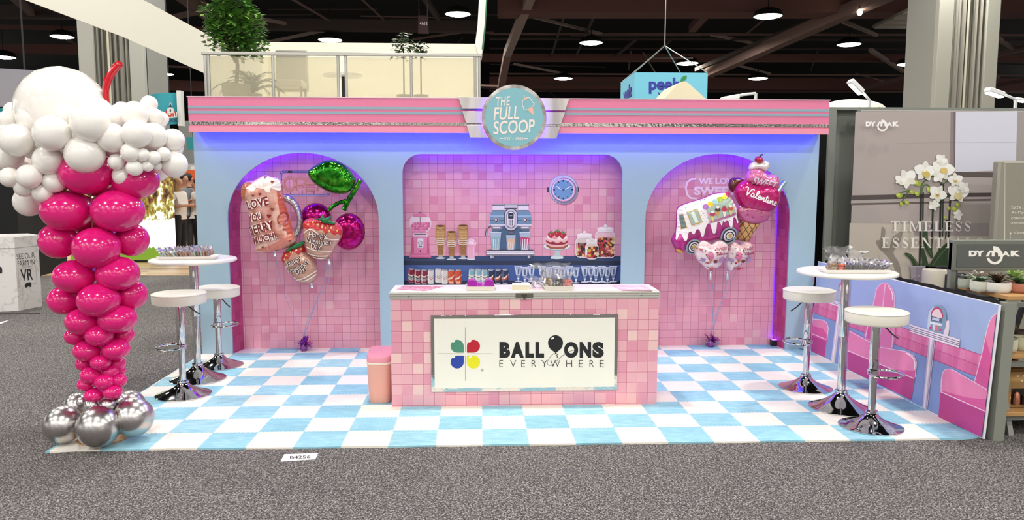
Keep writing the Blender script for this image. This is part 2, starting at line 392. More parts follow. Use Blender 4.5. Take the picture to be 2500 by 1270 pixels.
arm_lamp(1782, 240, 1845, 228, 9, 'white arm spotlight just behind the pink cornice, right of the cream peak'); arm_lamp(2490, 243, 2530, 250, 10, 'lit arm spotlight cut by the right picture edge', .06)
b = MB(); c = Y(2200, 60, 27)
b.prism([Y(2225, 22, 25.5), Y(2335, 22, 25.5), Y(2280, 68, 31), Y(2130, 68, 31)], (0, 0, .12)); o = b.build('roof_hatch', m=M('8d867e', .6)); tag(o, 'pale slatted ceiling panel left of the right column', 'ceiling panel')
for k in range(4):
    q = MB(); s0 = k/4+.02; s1 = s0+.17
    A, B2, C2, D2 = [Y(*p) for p in ((2225, 22, 25.5), (2335, 22, 25.5), (2280, 68, 31), (2130, 68, 31))]
    q.prism([A+(D2-A)*s0, B2+(C2-B2)*s0, B2+(C2-B2)*s1, A+(D2-A)*s1], (0, 0, -.08)); q.build('slat', o, M('b9b2a6', .5))
c = Y(1033, 60, 24); t = empty('hall_sign', c, 'dark red hall marker with white number hanging over the balcony', 'sign')
b = MB(); b.lohi((c[0]-.18, 24, c[2]-.32), (c[0]+.18, 24.06, c[2]+.32)); b.build('board', t, M('2e1014', .8))
b = MB(); b.tube([(c[0]-.15, 24.03, c[2]+.3), (c[0]-.15, 24.03, 12)], .012, 5); b.tube([(c[0]+.15, 24.03, c[2]+.3), (c[0]+.15, 24.03, 12)], .012, 5); b.build('hanging_wire', t, M('202020', .6))
pr = Print(yplane(24), off=.01); pr.text('41-13', 1025, 62, 18, 9, 'd8d0cc'); pr.build('lettering', t)

# ================================================================== booth wall
WY = 2.72; BY = 2.95; ZT = 2.465
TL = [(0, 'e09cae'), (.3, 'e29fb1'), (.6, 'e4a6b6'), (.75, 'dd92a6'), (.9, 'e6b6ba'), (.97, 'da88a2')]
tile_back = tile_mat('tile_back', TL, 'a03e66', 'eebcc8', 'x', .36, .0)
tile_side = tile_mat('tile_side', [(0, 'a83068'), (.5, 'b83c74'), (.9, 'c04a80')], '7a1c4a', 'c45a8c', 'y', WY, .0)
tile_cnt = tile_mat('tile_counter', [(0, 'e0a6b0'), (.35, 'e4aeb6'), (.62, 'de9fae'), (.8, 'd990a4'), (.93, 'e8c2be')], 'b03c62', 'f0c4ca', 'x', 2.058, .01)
def arch(x0, x1, zs, zt, n=14):
    return [(x0, 0)]+[((x0+x1)/2-(x1-x0)/2*math.cos(PI*k/(2*n)), zs+(zt-zs)*math.sin(PI*k/(2*n))) for k in range(0, 2*n+1)]+[(x1, 0)]
def rounded(x0, x1, zt, r, n=6):
    return [(x0, 0)]+[(x0+r-r*math.cos(PI/2*k/n), zt-r+r*math.sin(PI/2*k/n)) for k in range(n+1)]+[(x1-r+r*math.sin(PI/2*k/n), zt-r+r*math.cos(PI/2*k/n)) for k in range(n+1)]+[(x1, 0)]
OP = [arch(.30, 1.75, 1.33, 1.965), rounded(1.985, 4.135, 1.955, .18), arch(4.37, 5.825, 1.33, 1.965)]
loop = [(0.005, 0), ]
for op in OP: loop += op
loop = [(0.005, ZT), (0.005, 0)]+[p for op in OP for p in op]+[(6.09, 0), (6.09, ZT)]
b = MB(); b.prism([(x, WY, z) for x, z in loop], (0, .025, 0))
wall = struct(b.build('wall_back', m=M('a0bccb', .6, noise=.03, scale=300)))
b = MB(); b.lohi((.005, WY+.03, 0), (.03, 3.1, ZT)); b.lohi((6.065, WY+.03, 0), (6.09, 3.1, ZT)); b.lohi((.03, WY+.03, 2.44), (6.065, 3.1, ZT))
b.build('return_panel', wall, M('a0bccb', .6))
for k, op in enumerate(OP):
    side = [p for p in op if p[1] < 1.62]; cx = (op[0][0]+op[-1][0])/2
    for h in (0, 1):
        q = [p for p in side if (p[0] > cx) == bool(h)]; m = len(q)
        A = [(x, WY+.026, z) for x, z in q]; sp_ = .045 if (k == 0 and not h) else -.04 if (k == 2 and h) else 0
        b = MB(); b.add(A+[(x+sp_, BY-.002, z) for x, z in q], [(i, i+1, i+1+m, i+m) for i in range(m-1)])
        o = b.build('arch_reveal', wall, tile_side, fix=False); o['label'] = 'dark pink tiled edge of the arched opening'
# LED strips behind the openings (they light the tiles purple)
def led(pts, r, col, e, name='led_strip', par=wall):
    b = MB(); b.tube(pts, r, 6); o = b.build(name, par, M(col, .5, emit=e)); o['label'] = 'glowing purple light strip'; return o
PU = '5a1cff'
def outset(op, d, zmin):
    cx = (op[0][0]+op[-1][0])/2; out = []
    for x, z in op:
        if z < zmin: continue
        dx, dz = x-cx, z-1.33
        n = math.hypot(dx, dz) or 1
        out.append((x+dx/n*d, WY+.155, z+max(dz, 0)/n*d+.01))
    return out
led(outset(OP[0], .045, 1.62), .006, PU, 30)
led([(x, WY+.155, 2.0) for x in np.linspace(2.1, 4.02, 8)], .006, PU, 36)
led(outset(OP[2], .045, 1.5), .006, PU, 30)
led([(5.775, BY-.012, 1.5), (5.775, BY-.012, .1)], .004, PU, 1.6)
led([(.1, WY-.065, 2.158), (2.7, WY-.065, 2.158)], .006, '0a10ff', 50); led([(3.4, WY-.065, 2.158), (6.0, WY-.065, 2.158)], .006, '0a10ff', 50)

def backdrop(x0, x1, label):
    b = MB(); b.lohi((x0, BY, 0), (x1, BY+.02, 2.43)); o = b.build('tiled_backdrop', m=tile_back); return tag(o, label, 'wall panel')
bd1 = backdrop(.2, 1.95, 'pink tiled back panel of the left arch, printed with an open neon sign')
bd2 = backdrop(1.96, 4.3, 'pink tiled back panel printed with a coffee machine, cake and drink cans')
bd3 = backdrop(4.31, 5.9, 'pink tiled back panel of the right arch, printed with sweets lettering')
PB = yplane(BY)
# OPEN sign print (left arch)
pr = Print(PB, (540, 360, 3.529))
def rrl(x0, y0, x1, y1, r):
    p = []
    for cx, cy, a in ((x1-r, y0+r, -PI/2), (x1-r, y1-r, 0), (x0+r, y1-r, PI/2), (x0+r, y0+r, PI)):
        p += [(cx+r*math.cos(a+PI/2*k/5), cy+r*math.sin(a+PI/2*k/5)) for k in range(6)]
    return p
for w, cc in ((20, '4a3a78'), (11, '8a86c8'), (4, 'c8c4ea')): pr.line(rrl(514, 210, 930, 412, 26), w, cc, True)
pr.rect(574, 200, 612, 220, '2a2340')
for xx in (600, 700, 800): pr.rect(xx-4, 370, xx+2, 410, '7a5a88')
LET = {'O': [ellpts(590, 316, 46, 58)], 'P': [[(652, 372), (652, 262), (700, 262), (722, 285), (722, 312), (700, 330), (664, 330)]], 'E': [[(810, 264), (738, 264), (738, 372), (810, 372)], [(742, 318), (800, 318)]],
       'N': [[(832, 374), (832, 264), (900, 374), (900, 264)]]}
for w, cc in ((20, 'b05a5c'), (13, 'f0b8a8'), (5, 'b05a5c')):
    for L in LET:
        for q in LET[L]: pr.line(q, w, cc, L == 'O')
o = pr.build('neon_sign_print', bd1, 'printed neon open sign in a blue rounded frame')
# WE LOVE SWEETS print (right arch)
pr = Print(PB, (1560, 360, 3.529)); WH = 'f2dcec'
pr.text('WE LOVE', 512, 316, 330, 52, WH, bold=.045); pr.text('SWEETS', 474, 412, 420, 76, WH, bold=.045)
pr.line([(490, 272), (450, 274), (415, 300), (404, 350), (415, 405), (445, 436), (500, 442)], 16, WH)
pr.line([(880, 272), (920, 274), (950, 310), (955, 350), (945, 400), (920, 436), (870, 442)], 16, WH)
pr.build('lettering', bd3, 'white printed words about loving sweets')

# ================================================================== cornice and round sign
FY = 2.52
t = empty('cornice_board', (3.06, FY+.1, 2.165), 'pink striped cornice board across the top of the ice cream booth', 'cornice')
b = MB(); b.lohi((.04, FY, 2.165), (6.085, WY-.003, ZT)); b.build('board', t, M('e07c9e', .55))
b = MB(); b.lohi((.03, FY-.004, 2.467), (6.095, WY, 2.475)); b.build('top_edge', t, M('efc8d4', .5))
for z0 in (2.362, 2.317): b = MB(); b.lohi((.04, FY-.003, z0), (6.085, FY, z0+.024)); o = b.build('stripe', t, M('8ea6b4', .5)); o['label'] = 'grey blue stripe'
g = G('foil_band'); x, y, z, p = g.pos(); g.bump(g.noise(p, 35, 3), .25, .01); foilm = g.out(lin('cfcac4'), .07, 1.0)
b = MB(); b.lohi((.04, FY-.004, 2.213), (6.085, FY, 2.243)); o = b.build('chrome_band', t, foilm)
b = MB(); b.lohi((.04, FY-.008, 2.146), (6.085, FY, 2.2)); o = b.build('bottom_moulding', t, M('ea94ac', .55))
PS = yplane(2.46)
t = empty('round_sign', Y(1255, 287, 2.46), 'round turquoise ice cream shop sign with brushed steel wings, centred on the cornice', 'sign')
g = G('brushed'); x, y, z, p = g.pos(); br = g.noise(g.xyz(g.op('MULTIPLY', x, 7.0), g.op('MULTIPLY', z, .6)), 1.3, 3)
brushed = g.out(g.ramp(br, [(.3, 'a8a29e'), (.6, 'd4cec8')]), .38, .75)
S6 = 6.35
def sp(x, y, d=2.46): return Y(1090+x/S6, 190+y/S6, d)
for q in ([(180, 295), (660, 300), (660, 480), (240, 480)], [(245, 518), (660, 520), (660, 705), (300, 705)], [(312, 735), (660, 735), (700, 930), (362, 925)],
          [(1440, 318), (1908, 318), (1845, 505), (1440, 505)], [(1440, 535), (1838, 535), (1778, 722), (1440, 722)], [(1440, 755), (1765, 755), (1710, 942), (1400, 942)]):
    b = MB(); b.prism([sp(a, c, 2.475) for a, c in q], (0, .03, 0)); b.build('wing', t, brushed, bev=.003)
cc = sp(1045, 618); R90 = Matrix.Rotation(PI/2, 3, 'X')
rs = np.linalg.norm(sp(1535, 618)-cc); rz = np.linalg.norm(sp(1045, 97)-cc); r0 = (rs+rz)/2
b = MB(); b.lathe([(r0*.98, 0), (r0, .004), (r0, .03), (r0*.99, .034), (r0*.885, .036)], (cc[0], 2.462, cc[2]), 64, True, R90)
g = G('chrome_ring'); x, y, z, p = g.pos(); ang = g.op('ARCTAN2', g.op('SUBTRACT', z, cc[2]), g.op('SUBTRACT', x, cc[0]))
ringm = g.out(g.ramp(g.noise(g.xyz(ang, 0.0), 1.6, 2), [(.35, '8d8784'), (.6, 'd8d4d0')]), .22, .9)
b.build('rim', t, ringm)
b = MB(); b.lathe([(r0*.888, 0), (r0*.888, .006)], (cc[0], 2.425, cc[2]), 64, True, R90); b.build('face_disc', t, M('80b8c0', .55))
b = MB(); b.tube([(cc[0]+.295*math.cos(a), 2.47, cc[2]+.295*math.sin(a)) for a in np.linspace(0, 2*PI, 49)[:-1]], .008, 6, True); o = b.build('led_ring', t, M('5a28ff', .5, emit=60)); o['label'] = 'glowing violet light ring behind the disc'
PL = yplane(2.4185); CR = 'efe2d8'
pr = Print(PL, (1090, 190, S6))
pr.text('THE', 776, 436, 218, 140, CR, -3, .012, .22, 1.05); pr.text('FULL', 730, 660, 400, 200, CR, -3, .012, .22); pr.text('SCOOP', 728, 880, 650, 205, CR, -3, .016, .15)
pr.text('EST · 1981' if False else 'EST - 1981', 900, 968, 285, 46, CR, 0, .006)
pr.rect(820, 934, 882, 946, CR); pr.rect(1196, 938, 1262, 950, CR); pr.build('lettering', t)
pr = Print(PL, (1090, 190, S6))
pr.poly([(1252, 492), (1332, 440), (1362, 592)], 'e8b8a4')
pr.line(crom([(1252, 492), (1225, 500), (1200, 490), (1195, 460), (1182, 440), (1174, 400), (1185, 355), (1220, 325), (1270, 305), (1310, 330), (1330, 370), (1358, 400), (1355, 425), (1330, 440)], 4, False), 11, CR)
pr.poly([(1205, 290), (1258, 318), (1230, 345), (1200, 340)], 'e8b8a4'); pr.line([(1205, 295), (1203, 262)], 10, CR)
pr.build('ice_cream_emblem', t, 'pale outlined ice cream cone emblem')

# ================================================================== printed counter scene in the middle niche (flat graphics on the back panel)
MP = (960, 380, 3.735)
def PM(): return Print(PB, MP, off=.002)
pr = Print(PB, MP); pr.rect(60, 996, 2120, 1240, '3f5c94'); pr.rect(60, 915, 2120, 962, '33486c'); pr.rect(60, 960, 2120, 998, '263449'); pr.rect(60, 1140, 2120, 1300, '1f2c46')
pr.poly([(180, 1000), (700, 1000), (1000, 1060), (300, 1040)], '4a689e'); pr.rect(700, 1060, 1050, 1140, '4a6aa2'); pr.build('printed_counter', bd2, 'navy blue printed counter with a lower shelf')
pr = PM()   # gumball machine
pr.ell(246, 935, 100, 10, '222c44'); pr.ell(246, 620, 103, 100, 'e6c8d2'); pr.ell(246, 620, 97, 94, 'efd8de')
for row, (yy, xs) in enumerate([(620, range(190, 330, 26)), (642, range(172, 330, 25)), (666, range(176, 326, 26)), (690, range(190, 310, 24))]):
    for x in xs: pr.ell(x, yy, 15, 15, ['d86a96', 'e287aa', 'cf5f8e'][(x+row) % 3], n=12); pr.ell(x-4, yy-5, 5, 4, 'f2b6cc', n=8)
pr.poly([(180, 555), (192, 535), (230, 525), (265, 525), (300, 535), (315, 555)], 'dc7c9e'); pr.rect(238, 514, 254, 526, '7a4a60'); pr.rect(244, 555, 249, 610, '7a5a66')
pr.poly([(185, 705), (310, 705), (320, 740), (175, 740)], 'e9c9d4'); pr.rect(192, 712, 302, 722, '55424c'); pr.poly([(172, 742), (322, 742), (330, 890), (165, 890)], 'c8567f'); pr.poly([(186, 742), (310, 742), (308, 890), (190, 890)], 'e083a6')
pr.rr(220, 752, 277, 842, 8, 'd4ccd0'); pr.rr(226, 758, 271, 836, 6, 'ece6e6'); pr.ell(247, 796, 20, 22, '9a8f94'); pr.ell(247, 796, 14, 16, 'd8d2d4'); pr.rect(230, 822, 264, 830, '6a5c64'); pr.ell(248, 870, 7, 8, '5a2038')
pr.poly([(165, 890), (330, 890), (348, 915), (345, 930), (148, 930), (147, 915)], 'd66c94'); pr.rect(148, 912, 346, 918, 'efb0c6'); pr.build('gumball_machine_print', bd2, 'printed pink gumball machine')
pr = PM()   # cones
for cx, top, bot in ((432, 640, 935), (533, 695, 945), (638, 636, 935)):
    pr.ell(cx, bot, 44, 8, 'd8dcdc'); pr.poly([(cx-16, bot-32), (cx+16, bot-32), (cx+20, bot), (cx-20, bot)], 'b9bcbc')
    h = 785-635 if top < 660 else 95
    pr.poly([(cx-34, 770 if top < 660 else 790), (cx+34, 770 if top < 660 else 790), (cx+20, bot-26), (cx-20, bot-26)], 'a87a44')
    for k in range(4): pr.line([(cx-29+k*2, 800+k*24), (cx+27-k*2, 820+k*24)], 3, '7a5428'); pr.line([(cx+29-k*2, 800+k*24), (cx-27+k*2, 820+k*24)], 3, '7a5428')
    nn = 5 if top < 660 else 3
    for k in range(nn-1, -1, -1):
        y0 = top+k*26; pr.poly([(cx-42, y0), (cx+42, y0), (cx+38, y0+62), (cx-38, y0+62)], 'cda468'); pr.ell(cx, y0+62, 38, 7, 'cda468')
        for q in range(-3, 4): pr.line([(cx+q*12.5, y0+4), (cx+min(36, q*12.5+14), y0+58)], 2.5, 'a87c42'); pr.line([(cx+q*12.5, y0+4), (cx+max(-36, q*12.5-14), y0+58)], 2.5, 'a87c42')
        pr.line([(cx-40, y0+30), (cx, y0+36), (cx+40, y0+30)], 3, '8a5e2c')
    pr.ell(cx, top, 42, 9, '7c5028'); pr.ell(cx, top+2, 34, 6, '5c3818')
    yb = 765 if top < 660 else 782
    for k in range(3): pr.line(ellpts(cx, yb+k*18, 46-k*4, 9, 0, 18), 4, 'efe6da', True)
pr.build('cone_stack_print', bd2, 'three printed stacks of waffle cones')
pr = PM()   # milkshake
pr.poly([(664, 805), (754, 805), (742, 930), (745, 945), (674, 945), (678, 930)], 'e4b4c4'); pr.poly([(672, 812), (746, 812), (736, 920), (684, 920)], 'eca6bc')
for k in range(4): pr.line([(684+k*17, 830), (688+k*15, 925)], 4, 'f6d6e0')
pr.sm([(664, 812), (660, 785), (680, 772), (690, 760), (715, 755), (735, 765), (752, 785), (752, 812)], 'f2c8d6'); pr.sm([(676, 800), (700, 782), (730, 790), (735, 806)], 'f9e2ea'); pr.line([(740, 800), (755, 760)], 6, 'e07c9e'); pr.ell(710, 945, 37, 7, 'e6dfe4')
pr.build('milkshake_print', bd2, 'printed pink milkshake with whipped cream')
pr = PM()   # coffee machine
ST, DK, BL, LB = 'c8c6ca', '4a464e', '6f93ac', '9cb8cc'
pr.rect(900, 640, 1240, 862, '54748e'); pr.rect(960, 660, 1180, 862, '47647e'); pr.rect(1030, 740, 1120, 862, '5f819c')
for x0, x1 in ((905, 1015), (1137, 1235)):
    pr.poly([(x0, 500), (x0+4, 450), (x1-4, 450), (x1, 500)], 'e2dfe2'); pr.rect(x0-4, 446, x1+4, 458, '6c6870'); pr.rr(x0, 438, x1, 450, 6, 'a8a5aa'); pr.rect(x0, 498, x1, 508, '5c5860')
pr.poly([(884, 540), (905, 505), (1018, 505), (1018, 630), (880, 630)], BL); pr.poly([(1125, 505), (1240, 505), (1258, 540), (1260, 630), (1125, 630)], BL)
pr.poly([(884, 545), (1018, 545), (1018, 560), (882, 560)], LB); pr.poly([(1125, 545), (1258, 545), (1258, 560), (1125, 560)], LB); pr.rect(882, 588, 1018, 594, '3f5a72'); pr.rect(1125, 588, 1258, 594, '3f5a72')
pr.rr(1014, 448, 1130, 500, 10, ST); pr.rect(1016, 478, 1128, 490, DK); pr.rr(1018, 437, 1126, 452, 7, 'a8a5aa')
pr.rr(1012, 480, 1134, 690, 55, '2e2b34'); pr.rr(1018, 488, 1128, 682, 50, 'c6c4ca'); pr.rr(1032, 505, 1114, 665, 40, '77747e'); pr.rr(1040, 512, 1106, 655, 33, 'e4e2e6')
pr.rr(1048, 525, 1098, 575, 6, '1f2230'); pr.rect(1062, 545, 1086, 552, '8fb0c4')
for i in range(3):
    for j in range(6): pr.rect(1052+i*15, 585+j*11, 1062+i*15, 592+j*11, '3a3842')
for x in (940, 1205): pr.ell(x, 588, 25, 25, '9c98a0'); pr.ell(x, 588, 17, 17, DK); pr.ell(x-3, 585, 9, 9, 'd8d6da')
pr.rect(872, 626, 1018, 640, 'd6d4d8'); pr.rect(1122, 626, 1262, 640, 'd6d4d8'); pr.poly([(885, 640), (995, 640), (985, 672), (900, 672)], '8c8892'); pr.poly([(1150, 640), (1255, 640), (1240, 672), (1165, 672)], '8c8892'); pr.rect(910, 650, 975, 660, 'e0dee2'); pr.rect(1170, 650, 1235, 660, 'e0dee2')
pr.line([(890, 634), (860, 660), (850, 690), (844, 730)], 16, DK); pr.line([(886, 632), (858, 656), (848, 726)], 6, ST); pr.poly([(1050, 690), (1100, 690), (1088, 715), (1060, 715)], '6c6872')
for cx, w, t0, lq in ((935, 50, 700, '8fb4b8'), (1072, 44, 728, 'dfb78f'), (1200, 50, 700, 'c2446a')):
    pr.poly([(cx-w, t0), (cx+w, t0), (cx+w*.66, 858), (cx-w*.66, 858)], 'a9bcc6'); pr.poly([(cx-w*.86, t0+(40 if t0 < 710 else 30)), (cx+w*.86, t0+(50 if t0 < 710 else 30)), (cx+w*.6, 846), (cx-w*.6, 846)], lq)
    for q in (-.45, 0, .45): pr.line([(cx+w*q, t0+60), (cx+w*q*.8, 846)], 7, 'e8eef0')
    pr.line([(cx-w, t0), (cx+w, t0)], 4, 'eef2f4'); pr.rect(cx-w*.62, 848, cx+w*.62, 858, 'e4eaec')
pr.poly([(860, 858), (1275, 858), (1290, 880), (1285, 908), (850, 908), (848, 880)], '3a3740'); pr.rect(855, 866, 1282, 878, 'd8d6da'); pr.rect(850, 884, 1287, 896, 'f0eef0'); pr.rect(850, 900, 1287, 912, '8a8790')
for x in (878, 1218): pr.poly([(x, 910), (x+46, 910), (x+42, 938), (x+2, 938)], '55525c'); pr.rect(x+8, 910, x+20, 938, 'c8c6cc')
for x in (905, 1236): pr.rect(x, 912, x+12, 936, 'b6b3ba')
pr.build('coffee_machine_print', bd2, 'printed blue and chrome coffee machine with three tall glasses')
pr = PM()   # cake
pr.ell(1495, 940, 62, 12, '1c2840'); pr.poly([(1435, 925), (1450, 915), (1470, 905), (1478, 870), (1515, 870), (1522, 905), (1540, 915), (1552, 925), (1548, 942), (1437, 942)], 'b9cfc8'); pr.ell(1493, 930, 58, 14, 'cfe0da')
pr.ell(1493, 832, 122, 34, '9fb8b2'); pr.ell(1493, 826, 122, 32, 'dfe9e2'); pr.poly([(1395, 740), (1592, 740), (1592, 830), (1560, 848), (1495, 855), (1430, 848), (1395, 830)], 'e8b9b4'); pr.poly([(1395, 808), (1440, 830), (1495, 836), (1550, 830), (1592, 808), (1592, 830), (1560, 848), (1495, 855), (1430, 848), (1395, 830)], 'a4583c')
pr.sm([(1395, 770), (1430, 790), (1460, 784), (1495, 800), (1530, 786), (1560, 795), (1592, 772), (1592, 790), (1560, 810), (1495, 815), (1430, 808), (1395, 788)], '9a2838'); pr.ell(1493, 745, 98, 30, 'f2d2cc'); pr.ell(1493, 742, 90, 25, 'f6ded8')
for cx, cy, r in ((1440, 725, 30), (1545, 728, 32), (1497, 712, 34)):
    pr.sm([(cx-r, cy-12), (cx, cy-r*.8), (cx+r, cy-10), (cx+r*.5, cy+r*.6), (cx, cy+r), (cx-r*.6, cy+r*.6)], 'b02434'); pr.ell(cx-8, cy-4, 6, 8, 'e06a6c', n=10)
    pr.poly([(cx-26, cy-22), (cx-12, cy-30), (cx, cy-42), (cx+10, cy-30), (cx+28, cy-24), (cx+8, cy-16), (cx-8, cy-16)], '5f8a4c')
pr.sm([(1455, 740), (1480, 735), (1498, 755), (1478, 765), (1456, 758)], 'e79a94'); pr.build('cake_print', bd2, 'printed strawberry cake on a pale cake stand')
pr = PM()   # candy jars
rnd = random.Random(3); CC = ['8c1c28', 'd8b440', '6a1824', 'c83c3c', 'e8d088', '48202a', 'a83a30', '7c7460', 'd27a78', '2c1c24']
for x0, x1, t0, b0, lt, mx in ((1840, 2022, 690, 935, 632, 1934), (1660, 1825, 745, 930, 690, 1742), (1748, 1868, 795, 945, 770, 1808)):
    pr.rr(x0, t0, x1, b0, 40, 'e2d2ce'); pr.rr(x0+8, t0+8, x1-8, b0-6, 34, 'e8c4c8' if t0 < 740 else 'dccac0')
    pr.rr(mx-(x1-x0)*.4, t0-28, mx+(x1-x0)*.4, t0+10, 8, 'eadfdc'); pr.ell(mx, t0-26, (x1-x0)*.42, 14, 'f1eae6'); pr.ell(mx, lt+8, 14, 13, 'e8e2de')
    pr.poly([(mx-12, lt+16), (mx+12, lt+16), (mx+30, t0-30), (mx-30, t0-30)], 'ded6d2')
    yy = b0-22
    while yy > t0+(62 if t0 < 740 else 50 if t0 < 790 else 40):
        x = x0+20+rnd.uniform(0, 8)
        while x < x1-14: pr.ell(x, yy+rnd.uniform(-4, 4), 13, 13, rnd.choice(CC), n=10); x += rnd.uniform(18, 23)
        yy -= 17
    pr.line([(x0+16, t0+40), (x0+14, b0-40)], 7, 'f8f4f0')
    pr.line(rrl(x0+3, t0+3, x1-3, b0-3, 38), 5, 'f4eeea', True)
pr.build('candy_jar_print', bd2, 'three printed glass jars of coloured candy balls')
pr = PM()   # clock
pr.ell(1560, 325, 128, 128, 'b85a80'); pr.ell(1553, 310, 135, 135, '8f8ea2'); pr.ell(1550, 306, 128, 128, 'c6c8d6'); pr.ell(1556, 318, 118, 116, '77768c'); pr.ell(1552, 312, 108, 106, 'e3a0bc'); pr.ell(1550, 311, 96, 94, '7fa8c8')
pr.ell(1550, 311, 100, 98, 'f0d8e4'); pr.ell(1550, 311, 94, 92, '6f9cc0'); pr.rect(1404, 290, 1424, 335, '3a3846'); pr.rect(1682, 288, 1692, 330, '3a3846')
for k in range(12):
    a = k*PI/6; pr.line([(1550+74*math.sin(a), 311-72*math.cos(a)), (1550+92*math.sin(a)*.98, 311-90*math.cos(a)*.98)], 12 if k % 3 == 0 else 8, '1e2434')
pr.poly([(1546, 318), (1500, 282), (1474, 268), (1512, 300)], 'f4f6f8'); pr.poly([(1554, 318), (1600, 285), (1634, 270), (1590, 300)], 'f4f6f8'); pr.poly([(1536, 312), (1550, 300), (1566, 312), (1550, 326)], '44607c')
pr.build('wall_clock_print', bd2, 'printed round blue wall clock with white hands')
pr = PM()   # cans
cans = [(165, 0, '8c1c34'), (222, 10, '8c1c34'), (282, 10, '8c1c34'), (345, 10, 'ddd8c8'), (412, 0, 'e0dccc'), (470, 10, 'ddd8c8'), (530, 10, 'cf5220'), (594, 10, 'cf4a20'),
        (716, 4, '7fb0b4'), (776, 4, '7fb0b4'), (832, 8, '84b4b8'), (890, 6, '28324a'), (955, 6, '28324a'), (1020, 4, '2c3650')]
for cx, dy, cc in cans:
    t0, b0 = 1030+dy, 1158+dy; w = 29
    pr.ell(cx+2, b0+4, w, 6, '151e30'); pr.poly([(cx-w+5, b0-8), (cx+w-5, b0-8), (cx+w-9, b0+4), (cx-w+9, b0+4)], 'b8bcbc')
    pr.rr(cx-w, t0+6, cx+w, b0-2, 9, cc); pr.ell(cx, t0+4, w-5, 9, 'c4c8c8'); pr.ell(cx+3, t0+2, w-10, 6, '8d9094')
    m = (t0+b0)/2
    if cc in ('8c1c34', '7fb0b4', '84b4b8'):
        for q, c2, ww in ((0, 'eadfc8', 13), (10, '5a3a2c', 4), (24, '93b0ac' if cc == '8c1c34' else 'e6dcc4', 14), (38, 'eadfd0', 6)): pr.line(crom([(cx-w, m-12+q), (cx-8, m+q), (cx+8, m+q+2), (cx+w, m-14+q)], 4, False), ww, c2)
    elif cc[0] in 'de':
        for q, c2 in ((-6, '9aa4a0'), (4, 'c8c2b4'), (14, 'c05a58')): pr.line([(cx-w, m-10+q), (cx, m+14+q), (cx+w, m-10+q)], 5, c2)
    else:
        pr.poly([(cx-w, m+14), (cx, m+6), (cx+w, m-24), (cx+w, m-8), (cx, m+22), (cx-w, m+28)], 'ecdcc8')
        if cc[0] == '2': pr.poly([(cx-w, m+28), (cx, m+22), (cx+w, m-8), (cx+w, m+24), (cx, m+36), (cx-w, m+36)], 'b8541e')
        else: pr.sm([(cx-w, m+34), (cx, m+46), (cx+w, m+30), (cx, m+58)], 'f0c8a4')
    pr.rect(cx-w+6, t0+16, cx-w+12, b0-12, 'f2ece6' if cc[0] in '7d8e' else 'd8848c' if cc[0] == '8' else 'e09a7c' if cc[0] == 'c' else '6a7a98')
    pr.rect(cx+w-9, t0+14, cx+w-3, b0-10, '6a1428' if cc == '8c1c34' else '5f8a90' if cc[0] in '78' else 'b4ae9c' if cc[0] in 'de' else '9c3414' if cc[0] == 'c' else '161e30')
pr.build('drink_can_print', bd2, 'printed row of red, white, orange, teal and navy drink cans')
pr = PM()   # glasses
for cx, dy in ((1140, 0), (1200, 10), (1260, 0), (1355, 0), (1420, 12), (1490, 4), (1545, 12), (1605, 4), (1665, 12), (1745, 5), (1800, 0), (1845, 8), (1900, 2), (1950, 10), (2003, 0)):
    t0, b0 = 1006+dy, 1146+dy; w = 36
    pr.ell(cx, b0, 34, 7, 'b4c0d0'); pr.poly([(cx-w, t0), (cx+w, t0), (cx+w*.55, t0+84), (cx-w*.55, t0+84)], '8fa0bc'); pr.poly([(cx-w*.5, t0+84), (cx+w*.5, t0+84), (cx+6, b0-22), (cx-6, b0-22)], '7c8eac')
    pr.rect(cx-5, b0-28, cx+5, b0, 'c9d3e0'); pr.ell(cx, b0-26, 11, 7, 'dfe6ee')
    for q in (-.7, -.3, .1, .55): pr.line([(cx+w*q, t0+10), (cx+w*q*.6, t0+82)], 6, 'd9e2ec')
    pr.rect(cx-6, t0+24, cx+10, t0+76, '5a6a88'); pr.line([(cx-w, t0+2), (cx+w, t0+2)], 6, 'e9eef4'); pr.line([(cx-34, b0), (cx+34, b0)], 4, 'eef2f6')
pr.build('stemmed_glass_print', bd2, 'printed row of stemmed sundae glasses')

# ================================================================== counter
CX0, CX1, CY0, CY1 = 2.062, 4.083, .86, 1.23
ct = empty('tiled_counter', ((CX0+CX1)/2, (CY0+CY1)/2, 0), 'pink tiled counter with a white logo board and metal trimmed white top', 'counter')
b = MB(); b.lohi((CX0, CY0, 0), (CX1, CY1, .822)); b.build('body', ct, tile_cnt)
alu = M('cfcdc6', .3, .75)
b = MB(); b.lohi((CX0-.004, CY0-.006, .822), (CX1+.004, CY1+.006, .874)); b.build('metal_edge', ct, alu, bev=.004)
for z in (.835, .852, .868):
    b = MB(); b.lohi((CX0-.01, CY0-.013, z-.004), (CX1+.01, CY1+.012, z+.003)); o = b.build('edge_rib', ct, M('dcdad2', .3, .6))
b = MB(); b.lohi((CX0, CY0, .874), (CX1, CY1, .88)); b.build('top', ct, M('e6e0da', .35))
for x in (2.2, 2.55, 3.45, 3.62, 3.95):
    b = MB(); b.lathe([(.005, 0), (.004, .004), (0.001, .005)], (x, CY0-.012, .846), 8, True, Matrix.Rotation(PI/2, 3, 'X')); b.build('rivet', ct, M('8a8880', .3, .9))
cx = Y(1280, 720, CY0)[0]
b = MB(); b.lohi((cx-.066, CY0-.016, .831), (cx+.066, CY0-.012, .867)); o = b.build('latch', ct, M('8c887e', .3, .9))
